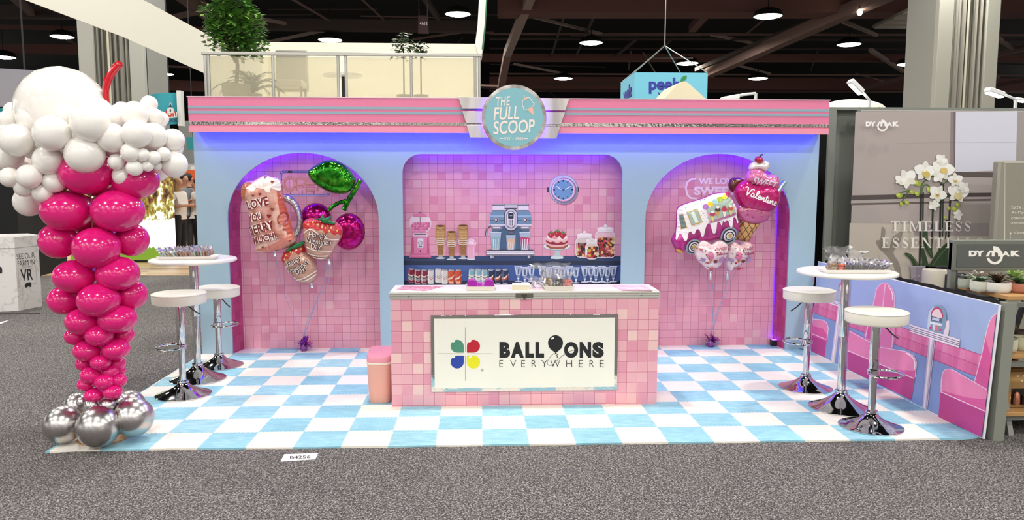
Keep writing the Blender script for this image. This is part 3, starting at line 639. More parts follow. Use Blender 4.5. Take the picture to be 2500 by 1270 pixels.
b = MB(); b.lohi((cx-.02, CY0-.03, .845), (cx+.02, CY0-.014, .86)); b.tube([(cx, CY0-.028, .86), (cx, CY0-.03, .82)], .007, 8); b.tube([(cx-.022, CY0-.024, .856), (cx+.024, CY0-.024, .856)], .005, 8); b.build('clasp', o, M('6a675f', .25, .95))
g = G('counter_mirror'); x, y, z, p = g.pos(); g.bump(g.noise(p, 22, 3), .12, .01); mirror = g.out(lin('d4d2d0'), .05, 1.0)
P0 = yplane(CY0-.0135); X0, Z1 = 2.360, .703; X1, Z0 = 3.775, .114
b = MB()
b.lohi((X0, CY0-.012, Z0), (X1, CY0, Z1)); b.build('mirror_frame', ct, mirror, bev=.002)
b = MB(); b.lohi((X0+.027, CY0-.0135, Z0+.03), (X1-.025, CY0-.010, Z1-.026)); bd = b.build('logo_board', ct, M('ebe8dc', .5))
MPC = (880, 650, 3.125); BK = '17171a'
pr = Print(P0, MPC)
for sx, sy, cc in ((-1, -1, '4a8a70'), (1, -1, 'b8142c'), (-1, 1, '2340a0'), (1, 1, 'e2dc1c')):
    ox = 788 if sx < 0 else 812; oy = 660 if sy < 0 else 683; cx = ox+sx*50; cy = oy+sy*49
    q = [(ox, oy), (ox, cy)]+[(cx-sx*50*math.cos(a), cy+sy*49*math.sin(a)) for a in np.linspace(0, 1.5*PI, 26)][1:]
    pr.poly(q[:-1]+[(cx, oy)], cc); pr.ell(cx-26 if True else cx, 650+0*cy+(574-650 if sy < 0 else 695-650), 12, 6, 'f2f0ec', -.5)
for q in (pr.rect(592, 667, 786, 670, '8a8684'), pr.rect(812, 667, 1006, 670, '8a8684'), pr.rect(799, 466, 802, 655, '8a8684'), pr.rect(799, 687, 802, 875, '8a8684')): pass
pr.line(ellpts(929, 793, 9, 9, 0, 18), 2, '4a4846', True); pr.text('R', 926, 798, 6, 9, '4a4846')
pr.build('flower_emblem', bd, 'four drops in green, red, blue and yellow around a thin cross')
pr = Print(P0, MPC)
for ch, x, w in (('B', 1060, 82), ('A', 1147, 100), ('L', 1258, 66), ('L', 1335, 66), ('O', 1553, 108), ('N', 1672, 88), ('S', 1770, 86)):
    pr.text(ch, x, 700, w, 122, BK, bold=.072 if ch not in 'LN' else .07)
pr.poly(ellpts(1488, 585, 57, 58, 0, 30, PI*.86, PI*2.14)+[(1530, 630), (1490, 664), (1446, 630)], BK); pr.ell(1465, 551, 13, 7, 'f0eee8', -.45)
pr.poly([(1488, 660), (1500, 668), (1478, 674)], BK); pr.line(crom([(1490, 668), (1505, 674), (1492, 684), (1508, 690), (1496, 698)], 4, False), 4, BK)
pr.line(crom([(1478, 664), (1450, 690), (1426, 730), (1432, 752), (1460, 756), (1490, 730), (1540, 684), (1600, 650), (1632, 640)], 5, False), 2.6, '3a3a3c')
for k, ch in enumerate('EVERYWHERE'): 
    x = [1060, 1142, 1228, 1306, 1380, 1450, 1570, 1666, 1748, 1826][k]; w = [28, 46, 28, 34, 46, 72, 44, 30, 32, 30][k]
    pr.text(ch, x, 770, w, 53, BK, bold=-.018)
pr.build('lettering', bd, 'black balloon shop lettering')

# ------------------------------------------------------------------ things on the counter
def tray(name, label, x0, x1, y0, y1, z, h, fl, m, grp=None):
    cx, cy = (x0+x1)/2, (y0+y1)/2; b = MB(); th = .004; vs = []
    for (dx, zz) in ((0, 0), (fl, h), (fl-th, h), (-th, th)):
        vs += [(x0-dx, y0-dx, z+zz), (x1+dx, y0-dx, z+zz), (x1+dx, y1+dx, z+zz), (x0-dx, y1+dx, z+zz)]
    fs = [(i*4+k, i*4+(k+1) % 4, i*4+4+(k+1) % 4, i*4+4+k) for i in range(3) for k in range(4)]+[(0, 1, 2, 3), (12, 13, 14, 15)]
    b.add(vs, fs); o = b.build(name, None, m, bev=.0015); return tag(o, label, 'tray', grp)
WHT = M('e8e4d8', .35)
tray('white_tray', 'white tray holding purple ribbon spools on the pink counter', 2.635, 2.835, .90, 1.04, .8805, .032, .014, WHT)
pur = M('a81ca8', .3, 0, .4)
def spool(x, y, label):
    t = empty('ribbon_spool', (x, y, .886), label, 'ribbon spool', None); c = (x, y+.05, .886+.036)
    b = MB(); b.lathe([(.036, -.05), (.038, -.048), (.038, -.044), (.034, -.043), (.034, .043), (.038, .044), (.038, .048), (.036, .05)], c, 24, True, Matrix.Rotation(PI/2, 3, 'X')); b.build('ribbon_roll', t, pur)
    b = MB(); b.lathe([(.02, -.052), (.034, -.0515), (.034, -.0505), (.02, -.0505)], c, 24, True, Matrix.Rotation(PI/2, 3, 'X')); b.build('spool_core', t, M('6a1070', .4))
spool(2.672, .915, 'left purple ribbon spool in the white tray on the counter'); spool(2.8, .915, 'right purple ribbon spool in the white tray on the counter')
b = MB(); b.lohi((2.712, .93, .886), (2.76, .99, .935)); o = b.build('ribbon_box', None, M('b030b4', .25, 0, .6), bev=.004); tag(o, 'flat purple ribbon pack between the two spools', 'ribbon pack')
q = MB(); q.lohi((2.745, .927, .888), (2.775, .99, .932)); tag(q.build('ribbon_box', None, M('cc78d0', .2, 0, .8), bev=.004), 'pale pink shiny ribbon pack beside the right spool', 'ribbon pack')
for k in range(14):                                                     # napkins in the pile
    b = MB(); r = Matrix.Rotation(math.radians(-4+random.uniform(-1, 1)), 3, 'Z')
    b.box((3.045, .985, .882+k*.0028), (.135, .13, .0022), r); o = b.build('paper_napkin', None, M('ece4c8' if k < 13 else 'f2efe8', .85))
    tag(o, 'cream paper napkin in the folded pile in the middle of the counter' if k < 13 else 'white topmost napkin of the pile on the counter', 'napkin', 'napkins in the pile' if k < 13 else None)
film = None
def film_mat():
    m = bpy.data.materials.new('clear_film'); m.use_nodes = True; nt = m.node_tree; nt.nodes.clear()
    o = nt.nodes.new('ShaderNodeOutputMaterial'); t = nt.nodes.new('ShaderNodeBsdfTransparent'); gl = nt.nodes.new('ShaderNodeBsdfGlossy'); df = nt.nodes.new('ShaderNodeBsdfDiffuse')
    gl.inputs['Roughness'].default_value = .12; gl.inputs['Color'].default_value = (1, 1, 1, 1); df.inputs['Color'].default_value = (.85, .85, .85, 1)
    fr = nt.nodes.new('ShaderNodeFresnel'); fr.inputs[0].default_value = 1.5
    a = nt.nodes.new('ShaderNodeMixShader'); c = nt.nodes.new('ShaderNodeMixShader'); ad = nt.nodes.new('ShaderNodeMath'); ad.operation = 'ADD'; ad.inputs[1].default_value = .05
    nt.links.new(fr.outputs[0], ad.inputs[0]); nt.links.new(ad.outputs[0], a.inputs[0]); nt.links.new(t.outputs[0], a.inputs[1]); nt.links.new(gl.outputs[0], a.inputs[2])
    c.inputs[0].default_value = .07; nt.links.new(a.outputs[0], c.inputs[1]); nt.links.new(df.outputs[0], c.inputs[2]); nt.links.new(c.outputs[0], o.inputs['Surface']); return m
film = film_mat()
def crumple(c, w, d, h, seed, flare=1.0, lean=(0, 0)):                   # clear cellophane bag: puffed bottom, gathered top fin
    rnd = random.Random(seed); b = MB(); n = 14; rows = [(0, .92), (.12, 1), (.35, .96), (.55, .72), (.7, .6*flare), (.85, .9*flare), (1, 1.15*flare)]; vs = []; fs = []
    for i, (t, s) in enumerate(rows):
        dep = d*(1 if t < .5 else .35)
        for k in range(n):
            a = 2*PI*k/n; j = 1+rnd.uniform(-.16, .16)
            vs.append((c[0]+lean[0]*t+math.cos(a)*w/2*s*j, c[1]+lean[1]*t+math.sin(a)*dep/2*s*j, c[2]+h*t*(1+(rnd.uniform(-.12, .1) if t > .6 else 0))))
    for i in range(len(rows)-1):
        for k in range(n): fs.append((i*n+k, i*n+(k+1) % n, (i+1)*n+(k+1) % n, (i+1)*n+k))
    return b.add(vs, fs)
tray('white_tray', 'white tray of bagged sweets at the right of the pink counter', 3.225, 3.43, .885, 1.05, .8805, .034, .014, WHT)
def sweets_bag(x, y, z, w, h, col, col2, label, seed, r=.011):
    t = empty('sweets_bag', (x, y, z), label, 'bag of sweets'); rnd = random.Random(seed); b = MB()
    for k in range(34):
        rr = rnd.uniform(.7, 1.15)*r; a = rnd.uniform(0, 2*PI); q = math.sqrt(rnd.random())*w*.36
        b.mat(M(col if rnd.random() < .75 else col2, .35)); b.ball((x+q*math.cos(a), y+q*math.sin(a)*.7, z+rr+rnd.random()**1.3*h*.42), (rr, rr*.9, rr*.8), 8)
    o = b.build('sweets', t); o['kind'] = 'stuff'
    crumple((x, y, z+.001), w*1.05, w*.9, h, seed, 1.15).build('clear_wrapper', t, film, sharp=20, fix=False)
sweets_bag(3.255, .95, .885, .085, .15, '8a6a3c', 'b49a6a', 'clear bag of golden brown sweets in the counter tray', 2)
sweets_bag(3.335, .95, .885, .06, .14, '241610', '8a7a6a', 'clear bag of dark chocolate sweets in the counter tray', 3)
sweets_bag(3.4, .945, .885, .075, .13, 'e0705c', 'f0a898', 'clear bag of coral pink sweets in the counter tray', 4)
b = crumple((3.19, 1.03, .8805), .09, .07, .085, 9, 1.5, (-.05, 0)); tag(b.build('empty_bag', None, film, sharp=20, fix=False), 'empty crumpled clear bag leaning beside the counter sweets tray', 'bag')
b = crumple((3.30, 1.06, .8805), .2, .06, .19, 19, 1.4, (-.03, 0)); tag(b.build('empty_bag', None, film, sharp=20, fix=False), 'large crumpled clear bag behind the sweets tray on the counter', 'bag')
g = G('flyer_flowers'); x, y, z, p = g.pos()
vv = g.noise(p, 26, 4, .6); flyer = g.out(g.ramp(vv, [(.36, 'efe2e4'), (.45, 'd8849a'), (.52, 'c45a78'), (.58, 'e6b4c2'), (.7, 'b89ac8')]), .3)
b = MB(); b.prism([Z(968, 707, .8805), Z(1040, 711, .8805), Z(1085, 699, .8805), Z(985, 698, .8805)], (0, 0, .002)); tag(b.build('flyer', None, flyer), 'pink floral magazine lying at the left end of the counter', 'magazine')
b = MB(); b.prism([Z(1518, 710, .8805), Z(1593, 710, .8805), Z(1570, 697, .8805), Z(1495, 698, .8805)], (0, 0, .004))
g = G('pad'); x, y, z, p = g.pos(); ck = g.op('MULTIPLY', g.op('GREATER_THAN', g.op('FRACT', g.op('MULTIPLY', x, 50.0)), .5), g.op('LESS_THAN', y, .9))
o = b.build('flyer', None, g.out(g.mix(g.op('MULTIPLY', ck, .7), g.ramp(g.noise(p, 12, 3), [(.4, 'ecd2dc'), (.6, 'e8aec4')]), lin('c86a80')), .35)); tag(o, 'pink pad of printed sheets at the right end of the counter', 'paper pad')
b = MB(); b.prism([Z(1210, 709, .8805), Z(1240, 709, .8805), Z(1240, 700, .8805), Z(1212, 700, .8805)], (0, 0, .001)); tag(b.build('flyer', None, M('dcdcdc', .4)), 'pale grey leaflet between the spool tray and the napkins', 'leaflet')
b = MB(); b.prism([Z(1300, 708, .8805), Z(1326, 708, .8805), Z(1324, 702, .8805), Z(1298, 702, .8805)], (0, 0, .001)); tag(b.build('flyer', None, M('e8ccd2', .4)), 'pale pink leaflet between the napkins and the sweets tray', 'leaflet')

# ------------------------------------------------------------------ waste bin
bx, by = 1.955, 1.06
t = empty('waste_bin', (bx, by, 0), 'pink plastic waste bin with a cream band, left of the counter', 'waste bin')
def rbox(prof, n=6, e=.045):
    b = MB(); vs = []; m = 4*(n+1)
    for w, d, z, rr in prof:
        for cx, cy, a in ((1, -1, -PI/2), (1, 1, 0), (-1, 1, PI/2), (-1, -1, PI)):
            for k in range(n+1):
                q = a+PI/2*k/n; vs.append((bx+cx*(w-rr)+rr*math.cos(q), by+cy*(d-rr)+rr*math.sin(q), z))
    fs = [(i*m+k, i*m+(k+1) % m, (i+1)*m+(k+1) % m, (i+1)*m+k) for i in range(len(prof)-1) for k in range(m)]+[tuple(range(m-1, -1, -1)), tuple((len(prof)-1)*m+k for k in range(m))]
    return b.add(vs, fs)
rbox([(.078, .105, 0, .05), (.083, .11, .01, .05), (.092, .12, .305, .05)]).build('bin_body', t, M('dfa596', .45))
rbox([(.095, .123, .305, .05), (.097, .125, .309, .05), (.097, .125, .318, .05), (.095, .123, .322, .05)]).build('band', t, M('e6d8c4', .45))
b = rbox([(.094, .122, .322, .05), (.094, .122, .352, .05), (.088, .116, .362, .045)])
for i, (x, y, z) in enumerate(b.v):
    if z > .34: b.v[i] = (x, y, z+(y-by+.12)*.16+.004)
b.build('lid', t, M('e094a4', .4))
b = MB(); b.box((bx-.075, by-.09, .365), (.022, .012, .004)); o = b.build('lid_button', t, M('3a2428', .5))
# ------------------------------------------------------------------ floor ticket and little uplight
b = MB(); b.prism([Z(694, 1110, -.012), Z(777, 1107, -.012), Z(770, 1122, -.012), Z(685, 1127, -.012)], (0, 0, .0015)); t = b.build('floor_ticket', None, M('f0eeea', .5)); tag(t, 'white paper with the stand number on the grey carpet before the mat', 'paper sign')
pr = Print((np.array([0, 0, -.0103]), np.array([0, 0, 1.]))); pr.text('B4256', 708, 1121, 50, 7, '2a2a2c', -2, .01); pr.build('lettering', t)
b = MB(); b.prism([Z(-12, 790, -.012), Z(22, 782, -.012), Z(14, 786, -.012), Z(-20, 800, -.012)], (0, 0, .0015)); tag(b.build('paper_sheet', None, M('f0eeea', .5)), 'white paper sheet on the grey carpet at the left picture edge', 'paper')
c = Z(1893, 844, 0); t = empty('uplight', c, 'small black light unit on the mat in the corner of the right arch', 'spotlight')
b = MB(); b.lohi((c[0]-.05, c[1]-.03, 0), (c[0]+.045, c[1]+.03, .062)); b.build('housing', t, M('121214', .4), bev=.004)
b = MB(); b.lohi((c[0]-.04, c[1]-.02, .062), (c[0]+.04, c[1]+.02, .065)); o = b.build('lamp_window', t, M('6a2cff', .4, emit=14)); o['label'] = 'glowing violet lamp window'
b = MB(); b.prism([(c[0]+.03, c[1]-.032, .02), (c[0]+.05, c[1]-.032, .01), (c[0]+.05, c[1]-.032, .055)], (0, .003, 0)); b.build('sticker', t, M('e8e6e2', .5))
b = MB(); b.tube([(x, y, z) for x, y, z in crom([(c[0]+.03, c[1]-.03, .006), (c[0]+.12, c[1]-.09, .004), (c[0]+.2, c[1]-.2, .004), (c[0]+.3, c[1]-.2, .004), (c[0]+.42, c[1]-.3, .004)], 5, False)], .003, 6); b.build('cable', t, M('1a1a1e', .5))

# ================================================================== bar stools, bar tables, wrapped treats
chrome = M('d6d6d8', .06, 1.0)
def make_stool(seat_z, label):
    t = empty('bar_stool', (0, 0, 0), label, 'bar stool', 'white bar stools')
    b = MB(); b.lathe([(.208, 0), (.212, .004), (.212, .008), (.205, .011), (.17, .022), (.12, .04), (.075, .064), (.05, .086), (.042, .1)], (0, 0, 0), 48); b.build('base', t, chrome, sharp=50)
    b = MB(); b.lathe([(.036, .1), (.043, .104), (.043, .114), (.036, .12)], (0, 0, 0), 28); b.build('collar', t, chrome)
    b = MB(); b.lathe([(.0255, .115), (.0255, seat_z-.1)], (0, 0, 0), 28); b.build('pole', t, chrome)
    b = MB(); b.lathe([(.031, .375), (.033, .378), (.033, seat_z-.12), (.031, seat_z-.1)], (0, 0, 0), 28); b.build('sleeve', t, chrome)
    zf = .392; b = MB(); pts = [(.065*math.cos(a)-0, .0, 0) for a in (0,)]
    ring = [(-.085+.105*math.cos(a), .125*math.sin(a), zf) for a in np.linspace(0, 2*PI, 33)[:-1]]
    b.tube(ring, .009, 10, True); b.lathe([(.04, zf-.016), (.04, zf+.016)], (0, 0, 0), 24); b.build('footrest', t, chrome)
    b = MB(); b.lathe([(.09, seat_z-.1), (.11, seat_z-.095), (.16, seat_z-.088), (.193, seat_z-.086), (.2, seat_z-.08), (.203, seat_z-.072), (.203, seat_z-.012), (.2, seat_z-.004), (.19, seat_z), (.1, seat_z+.002), (.002, seat_z+.003)], (0, 0, 0), 48); b.build('seat', t, M('e4e0d2', .45), sharp=60)
    b = MB(); b.tube([(.203*math.cos(a), .203*math.sin(a), seat_z-.008) for a in np.linspace(0, 2*PI, 49)[:-1]], .0035, 6, True); o = b.build('seat_piping', t, M('dcd8ca', .5))
    b = MB(); b.tube([(-.03, 0, seat_z-.105), (-.07, 0, seat_z-.115), (-.11, 0, seat_z-.15), (-.155, 0, seat_z-.178)], .005, 8); b.build('lever', t, M('1c1c1e', .4))
    return t
def place(t, x, y, rz, label=None, first=False):
    o = t if first else copy_tree(t); o.location = (x, y, 0); o.rotation_euler.z = rz
    if label: o['label'] = label
    return o
s0 = make_stool(.825, 'white bar stool with chrome trumpet base, front right on the mat')
s1 = place(s0, 5.422, 1.276, .1, 'white bar stool at the right table standing nearest the blue booth wall')
place(s0, 5.456, .256, PI*.72, None, True)
s2 = place(s0, .363, 1.261, .5, 'white bar stool at the front of the left table, near the balloon sculpture')
s2.rotation_euler.z = .25
s3 = make_stool(.735, 'lower white bar stool behind the left table, nearest the left arch'); place(s3, .331, 2.234, PI*.85, None, True)
for ch in list(s2.children)+[]:
    if ch.name.startswith('lever'): ch.rotation_euler.z = PI*.95
def make_table(label):
    t = empty('bar_table', (0, 0, 0), label, 'bar table', 'round white bar tables')
    b = MB(); b.lathe([(.225, 0), (.229, .004), (.229, .009), (.22, .013), (.17, .03), (.12, .055), (.075, .085), (.05, .11), (.042, .125)], (0, 0, 0), 48); b.build('base', t, chrome, sharp=50)
    b = MB(); b.lathe([(.036, .122), (.044, .126), (.044, .14), (.036, .146)], (0, 0, 0), 28); b.build('collar', t, chrome)
    b = MB(); b.lathe([(.03, .14), (.03, .6)], (0, 0, 0), 28); b.build('pole', t, chrome)
    b = MB(); b.lathe([(.034, .55), (.036, .554), (.036, 1.015)], (0, 0, 0), 28); b.build('sleeve', t, chrome)
    b = MB(); b.lathe([(.12, 1.01), (.12, 1.018), (.338, 1.018), (.35, 1.022), (.352, 1.03), (.35, 1.04), (.344, 1.044), (.002, 1.044)], (0, 0, 0), 64); b.build('table_top', t, M('e6e3dc', .3), sharp=60)
    return t
t0 = make_table('round white bar table on a chrome post at the left, by the balloon sculpture'); place(t0, .308, 1.748, 0, None, True)
place(t0, 5.45, .703, 0, 'round white bar table on a chrome post at the right, by the booth mural')
ZT2 = 1.0445
def packet(cols, seed, w=.085, h=.1, th=.018):
    t = empty('wrapped_treat', (0, 0, 0), '', 'wrapped treat'); rnd = random.Random(seed)
    b = MB(); b.box((0, 0, h*.3), (th*.75, w*.85, h*.56)); b.build('biscuit', t, M(cols, .5, noise=.25, scale=60), bev=.005)
    b = MB(); n = 7; vs = []; fs = []
    for i, (z, d, ww) in enumerate([(0, th*.5, 1), (.3, th*.62, 1), (.58, th*.55, .98), (.72, th*.2, .7), (.82, th*.12, .75), (1.02, th*.4, .98)]):
        for k in range(n): vs.append((-d+rnd.uniform(-.003, .003)+(rnd.uniform(-.012, .012) if z > .8 else 0), (k/(n-1)-.5)*w*ww, z*h+(rnd.uniform(-.01, .01) if z > 1 else 0)))
        for k in range(n): vs.append((d+rnd.uniform(-.003, .003)+(rnd.uniform(-.012, .012) if z > .8 else 0), (.5-k/(n-1))*w*ww, z*h+(rnd.uniform(-.01, .01) if z > 1 else 0)))
    m = 2*n
    for i in range(5):
        for k in range(m): fs.append((i*m+k, i*m+(k+1) % m, (i+1)*m+(k+1) % m, (i+1)*m+k))
    b.add(vs, fs); b.build('clear_wrapper', t, film, sharp=15, fix=False); return t
def row(tray_c, rz, n, length, protos, labels, lean0, lean1, grp, z, depth=0):
    for k in range(n):
        q = k/(n-1); s = (q-.5)*length; kk = protos[k]
        o = copy_tree(kk[0]); o['label'] = labels[kk[1]]; o['group'] = grp[kk[1]]
        dy = random.uniform(-.006, .006)+depth
        o.location = (tray_c[0]+s*math.cos(rz)-dy*math.sin(rz), tray_c[1]+s*math.sin(rz)+dy*math.cos(rz), z)
        o.rotation_euler = (0, lean0+(lean1-lean0)*q+random.uniform(-.06, .06), rz+random.uniform(-.12, .12))
def rtray(label, c, w, d, rz):
    o = tray('white_tray', label, -w/2, w/2, -d/2, d/2, 0, .028, .018, M('ece8e2', .35)); o.location = (c[0], c[1], ZT2+.0005); o.rotation_euler.z = rz; return o
pa = packet('8a6848', 1); pb = packet('8fb4a4', 2); pc = packet('b08a62', 3); pw = packet('b8bcc4', 6)
rtray('white tray of wrapped biscuits on the left bar table', (.29, 1.70), .44, .14, .07)
L1 = ['mint green biscuit in clear wrap standing in the left table tray', 'brown biscuit in clear wrap standing in the left table tray', 'tan biscuit in clear wrap standing in the left table tray', 'silver wrapped biscuit at the left end of the left table tray']
G1 = ['mint biscuits on the left table', 'brown biscuits on the left table', 'tan biscuits on the left table', 'silver biscuits on the left table']
seq = [(pw, 3), (pb, 0), (pc, 2), (pa, 1), (pb, 0), (pa, 1), (pc, 2), (pa, 1), (pc, 2), (pa, 1), (pc, 2), (pb, 0), (pa, 1), (pb, 0), (pc, 2), (pa, 1), (pa, 1)]
row((.29, 1.70), .07, 17, .37, seq, L1, -.75, -.1, G1, ZT2+.012)
rtray('white tray of chocolate treats on the right bar table', (5.43, .60), .40, .16, -.03)
pd = packet('2e1e1a', 4); pe = packet('3c2a26', 5, .08, .09)
L2 = ['dark chocolate bar in clear wrap leaning in the right table tray', 'brown black chocolate biscuit in clear wrap in the right table tray']
G2 = ['dark bars on the right table', 'chocolate biscuits on the right table']
seq = [(pd, 0), (pe, 1), (pd, 0), (pd, 0), (pe, 1), (pd, 0), (pd, 0), (pe, 1), (pd, 0), (pd, 0), (pe, 1), (pd, 0), (pd, 0)]
row((5.5, .59), -.03, 13, .26, seq, L2, .1, .75, G2, ZT2+.012, -.02)
for q in (pa, pb, pc, pd, pe, pw):
    for ch in list(q.children): bpy.data.objects.remove(ch)
    bpy.data.objects.remove(q)
sweets_bag(5.285, .585, ZT2+.008, .08, .11, 'a8844c', 'c8b080', 'clear bag of golden sweets at the left end of the right table tray', 12)
sweets_bag(5.345, .575, ZT2+.008, .055, .09, 'e0603c', 'f0a080', 'clear bag of orange sweets second from the left in the right table tray', 13, .012)
b = crumple((5.36, .65, ZT2+.01), .17, .1, .17, 21, 1.1, (-.01, 0)); tag(b.build('empty_bag', None, film, sharp=20, fix=False), 'tall crumpled clear bag at the back of the right table tray', 'bag')
b = crumple((5.47, .66, ZT2+.01), .15, .1, .15, 22, 1.1, (.03, 0)); tag(b.build('empty_bag', None, film, sharp=20, fix=False), 'lower crumpled clear bag in the middle of the right table tray', 'bag')

# ================================================================== balloon sculpture (one tied structure, every balloon a part)
BC = (.225, .22)
bs = empty('balloon_sculpture', (BC[0], BC[1], 0), 'tall balloon sculpture like a pink milkshake with white cream balloons and a red straw', 'balloon sculpture')
PINK = M('dc1a78', .16, 0, .3); WHB = M('f4f0ea', .2, 0, .3); SIL = M('c4c1bf', .28, 1.0); RED = M('c00a1c', .12, 0, .5)
def ballon(name, u, v, r, d, m, squash=1.0, sc=386, point=None, pear=.0):
    # u, v, r in photo pixels at the sculpture's own plane; d = metres towards the viewer from its axis
    y = BC[1]-d; c = Y(u, v, y); R_ = r/FPX*np.dot(c-CAM, FW)
    q = Vector((BC[0], BC[1], c[2]))-Vector(c)
    R = None
    if q.length > .02: R = (-q).normalized().to_track_quat('Z', 'Y').to_matrix()
    b = MB(); b.ball(c, (R_, R_*squash, R_*.98), 26, R, pear); o = b.build(name, bs, m); return o
# silver base
for u, v, r, d in ((154, 1037, 46, .10), (240, 1042, 51, .19), (326, 1019, 48, .07), (188, 992, 32, -.18), (318, 990, 36, -.22), (250, 985, 40, -.3)): ballon('silver_balloon', u, v, r, d, SIL)
for u, v, r, d in ((223, 991, 18, .09), (263, 991, 19, .09), (200, 982, 13, .02), (289, 979, 14, .02), (245, 976, 16, -.08)): ballon('silver_balloon', u, v, r, d, SIL)
# pink glass
PK = [(212, 422, 66, .17, .8), (331, 440, 56, .1, .82), (163, 514, 61, .13, .82), (288, 515, 62, .16, .84), (142, 588, 46, .06, .95), (236, 605, 56, .2, .9), (322, 586, 41, .04, .98),
      (184, 675, 52, .13, .78), (288, 668, 51, .14, .82), (158, 733, 40, .04, .9), (241, 733, 50, .19, .83), (321, 720, 38, .03, .98), (202, 785, 41, .12, .8), (287, 779, 46, .13, .76),
      (184, 821, 26, .03, .85), (243, 819, 33, .14, .82), (303, 818, 24, .02, .95), (214, 856, 34, .08, .76), (283, 853, 33, .09, .8), (205, 888, 20, .02, .9), (246, 885, 24, .11, .78), (287, 888, 19, .02, .95),
      (222, 916, 25, .08, .84), (270, 908, 19, .06, .9), (292, 905, 15, .0, .95), (255, 932, 24, .09, .84), (209, 939, 20, .05, .85), (291, 929, 18, .05, .95), (230, 965, 24, .07, .72), (275, 957, 23, .08, .82),
      (240, 430, 60, -.2, .85), (190, 520, 52, -.16, .9), (265, 520, 52, -.18, .9), (236, 595, 52, -.2, .9), (200, 672, 45, -.14, .85), (275, 672, 45, -.14, .85), (238, 733, 44, -.16, .9), (215, 785, 36, -.12, .85), (272, 785, 36, -.12, .85), (243, 825, 30, -.11, .85), (230, 858, 26, -.08, .8), (265, 858, 26, -.08, .8), (245, 890, 22, -.08, .85), (250, 925, 22, -.07, .85), (250, 955, 20, -.06, .8)]
for u, v, r, d, s in PK: ballon('pink_balloon', u, v, r, d, PINK, s)
# white cream
ballon('white_balloon', 152, 268, 106, .0, M('f6f1ea', .12, 0, .35), .98)
WB = [(75, 380, 50, -.02), (55, 440, 62, .08), (215, 432, 106, .16), (408, 402, 70, .2), (560, 460, 118, .34), (605, 388, 88, .14), (728, 432, 80, .1), (835, 405, 82, .2), (925, 340, 52, .05), (958, 422, 56, .1), (1000, 432, 46, .02),
      (100, 565, 102, .28), (322, 522, 110, .36), (30, 540, 70, .12), (695, 550, 92, .28), (848, 525, 90, .3), (950, 540, 84, .18), (1072, 565, 72, .08), (1080, 715, 82, .1), (525, 652, 118, .3), (300, 690, 92, .26),
      (40, 660, 100, .12), (60, 795, 62, .26), (180, 790, 76, .3), (150, 855, 62, .22), (335, 820, 72, .22), (388, 835, 42, .14), (265, 890, 62, .22), (180, 945, 92, .02), (720, 700, 50, .26), (810, 640, 60, .3), (888, 655, 40, .28),
      (955, 672, 42, .24), (1014, 652, 44, .2), (835, 735, 52, .27), (915, 722, 38, .24), (760, 785, 62, .2), (975, 722, 30, .18), (700, 615, 60, .1), (755, 375, 50, .02), (1040, 640, 50, .0), (440, 540, 80, .2), (200, 600, 80, .12), (410, 640, 70, .12), (620, 560, 70, .16), (930, 610, 60, .1), (470, 700, 70, .05)]
for x, y, r, d in WB: ballon('white_balloon', x/2.54, 120+y/2.54, r/2.54, d, WHB, 1.0)
for u, v, r, d in ((60, 300, 42, -.3), (130, 320, 46, -.4), (210, 310, 46, -.42), (290, 300, 44, -.38), (360, 300, 42, -.28), (90, 390, 42, -.32), (170, 400, 44, -.4), (260, 390, 44, -.42), (340, 380, 42, -.32), (410, 360, 36, -.12), (40, 420, 36, -.12), (380, 410, 34, -.1), (240, 340, 50, -.1), (310, 350, 46, -.05), (160, 350, 60, -.05)):
    ballon('white_balloon', u, v, r, d, WHB, 1.0)
pts = crom([(262, 260), (258, 222), (266, 190), (282, 166), (296, 153)], 5, False)
b = MB(); W3 = [Y(x, y, BC[1]+.02) for x, y in pts]; n = len(W3)
b.tube(W3, [.024*(.55+.45*min(1, i/8))*(1 if i < n-2 else .85 if i < n-1 else .5) for i in range(n)], 16); b.build('straw_balloon', bs, RED)
b = MB(); b.tube([(BC[0], BC[1]+.0, .02), (BC[0], BC[1], 1.9)], .006, 8); b.lathe([(.16, -.011), (.16, .006)], (BC[0], BC[1], 0), 24); b.build('support_pole', bs, M('b89060', .4))

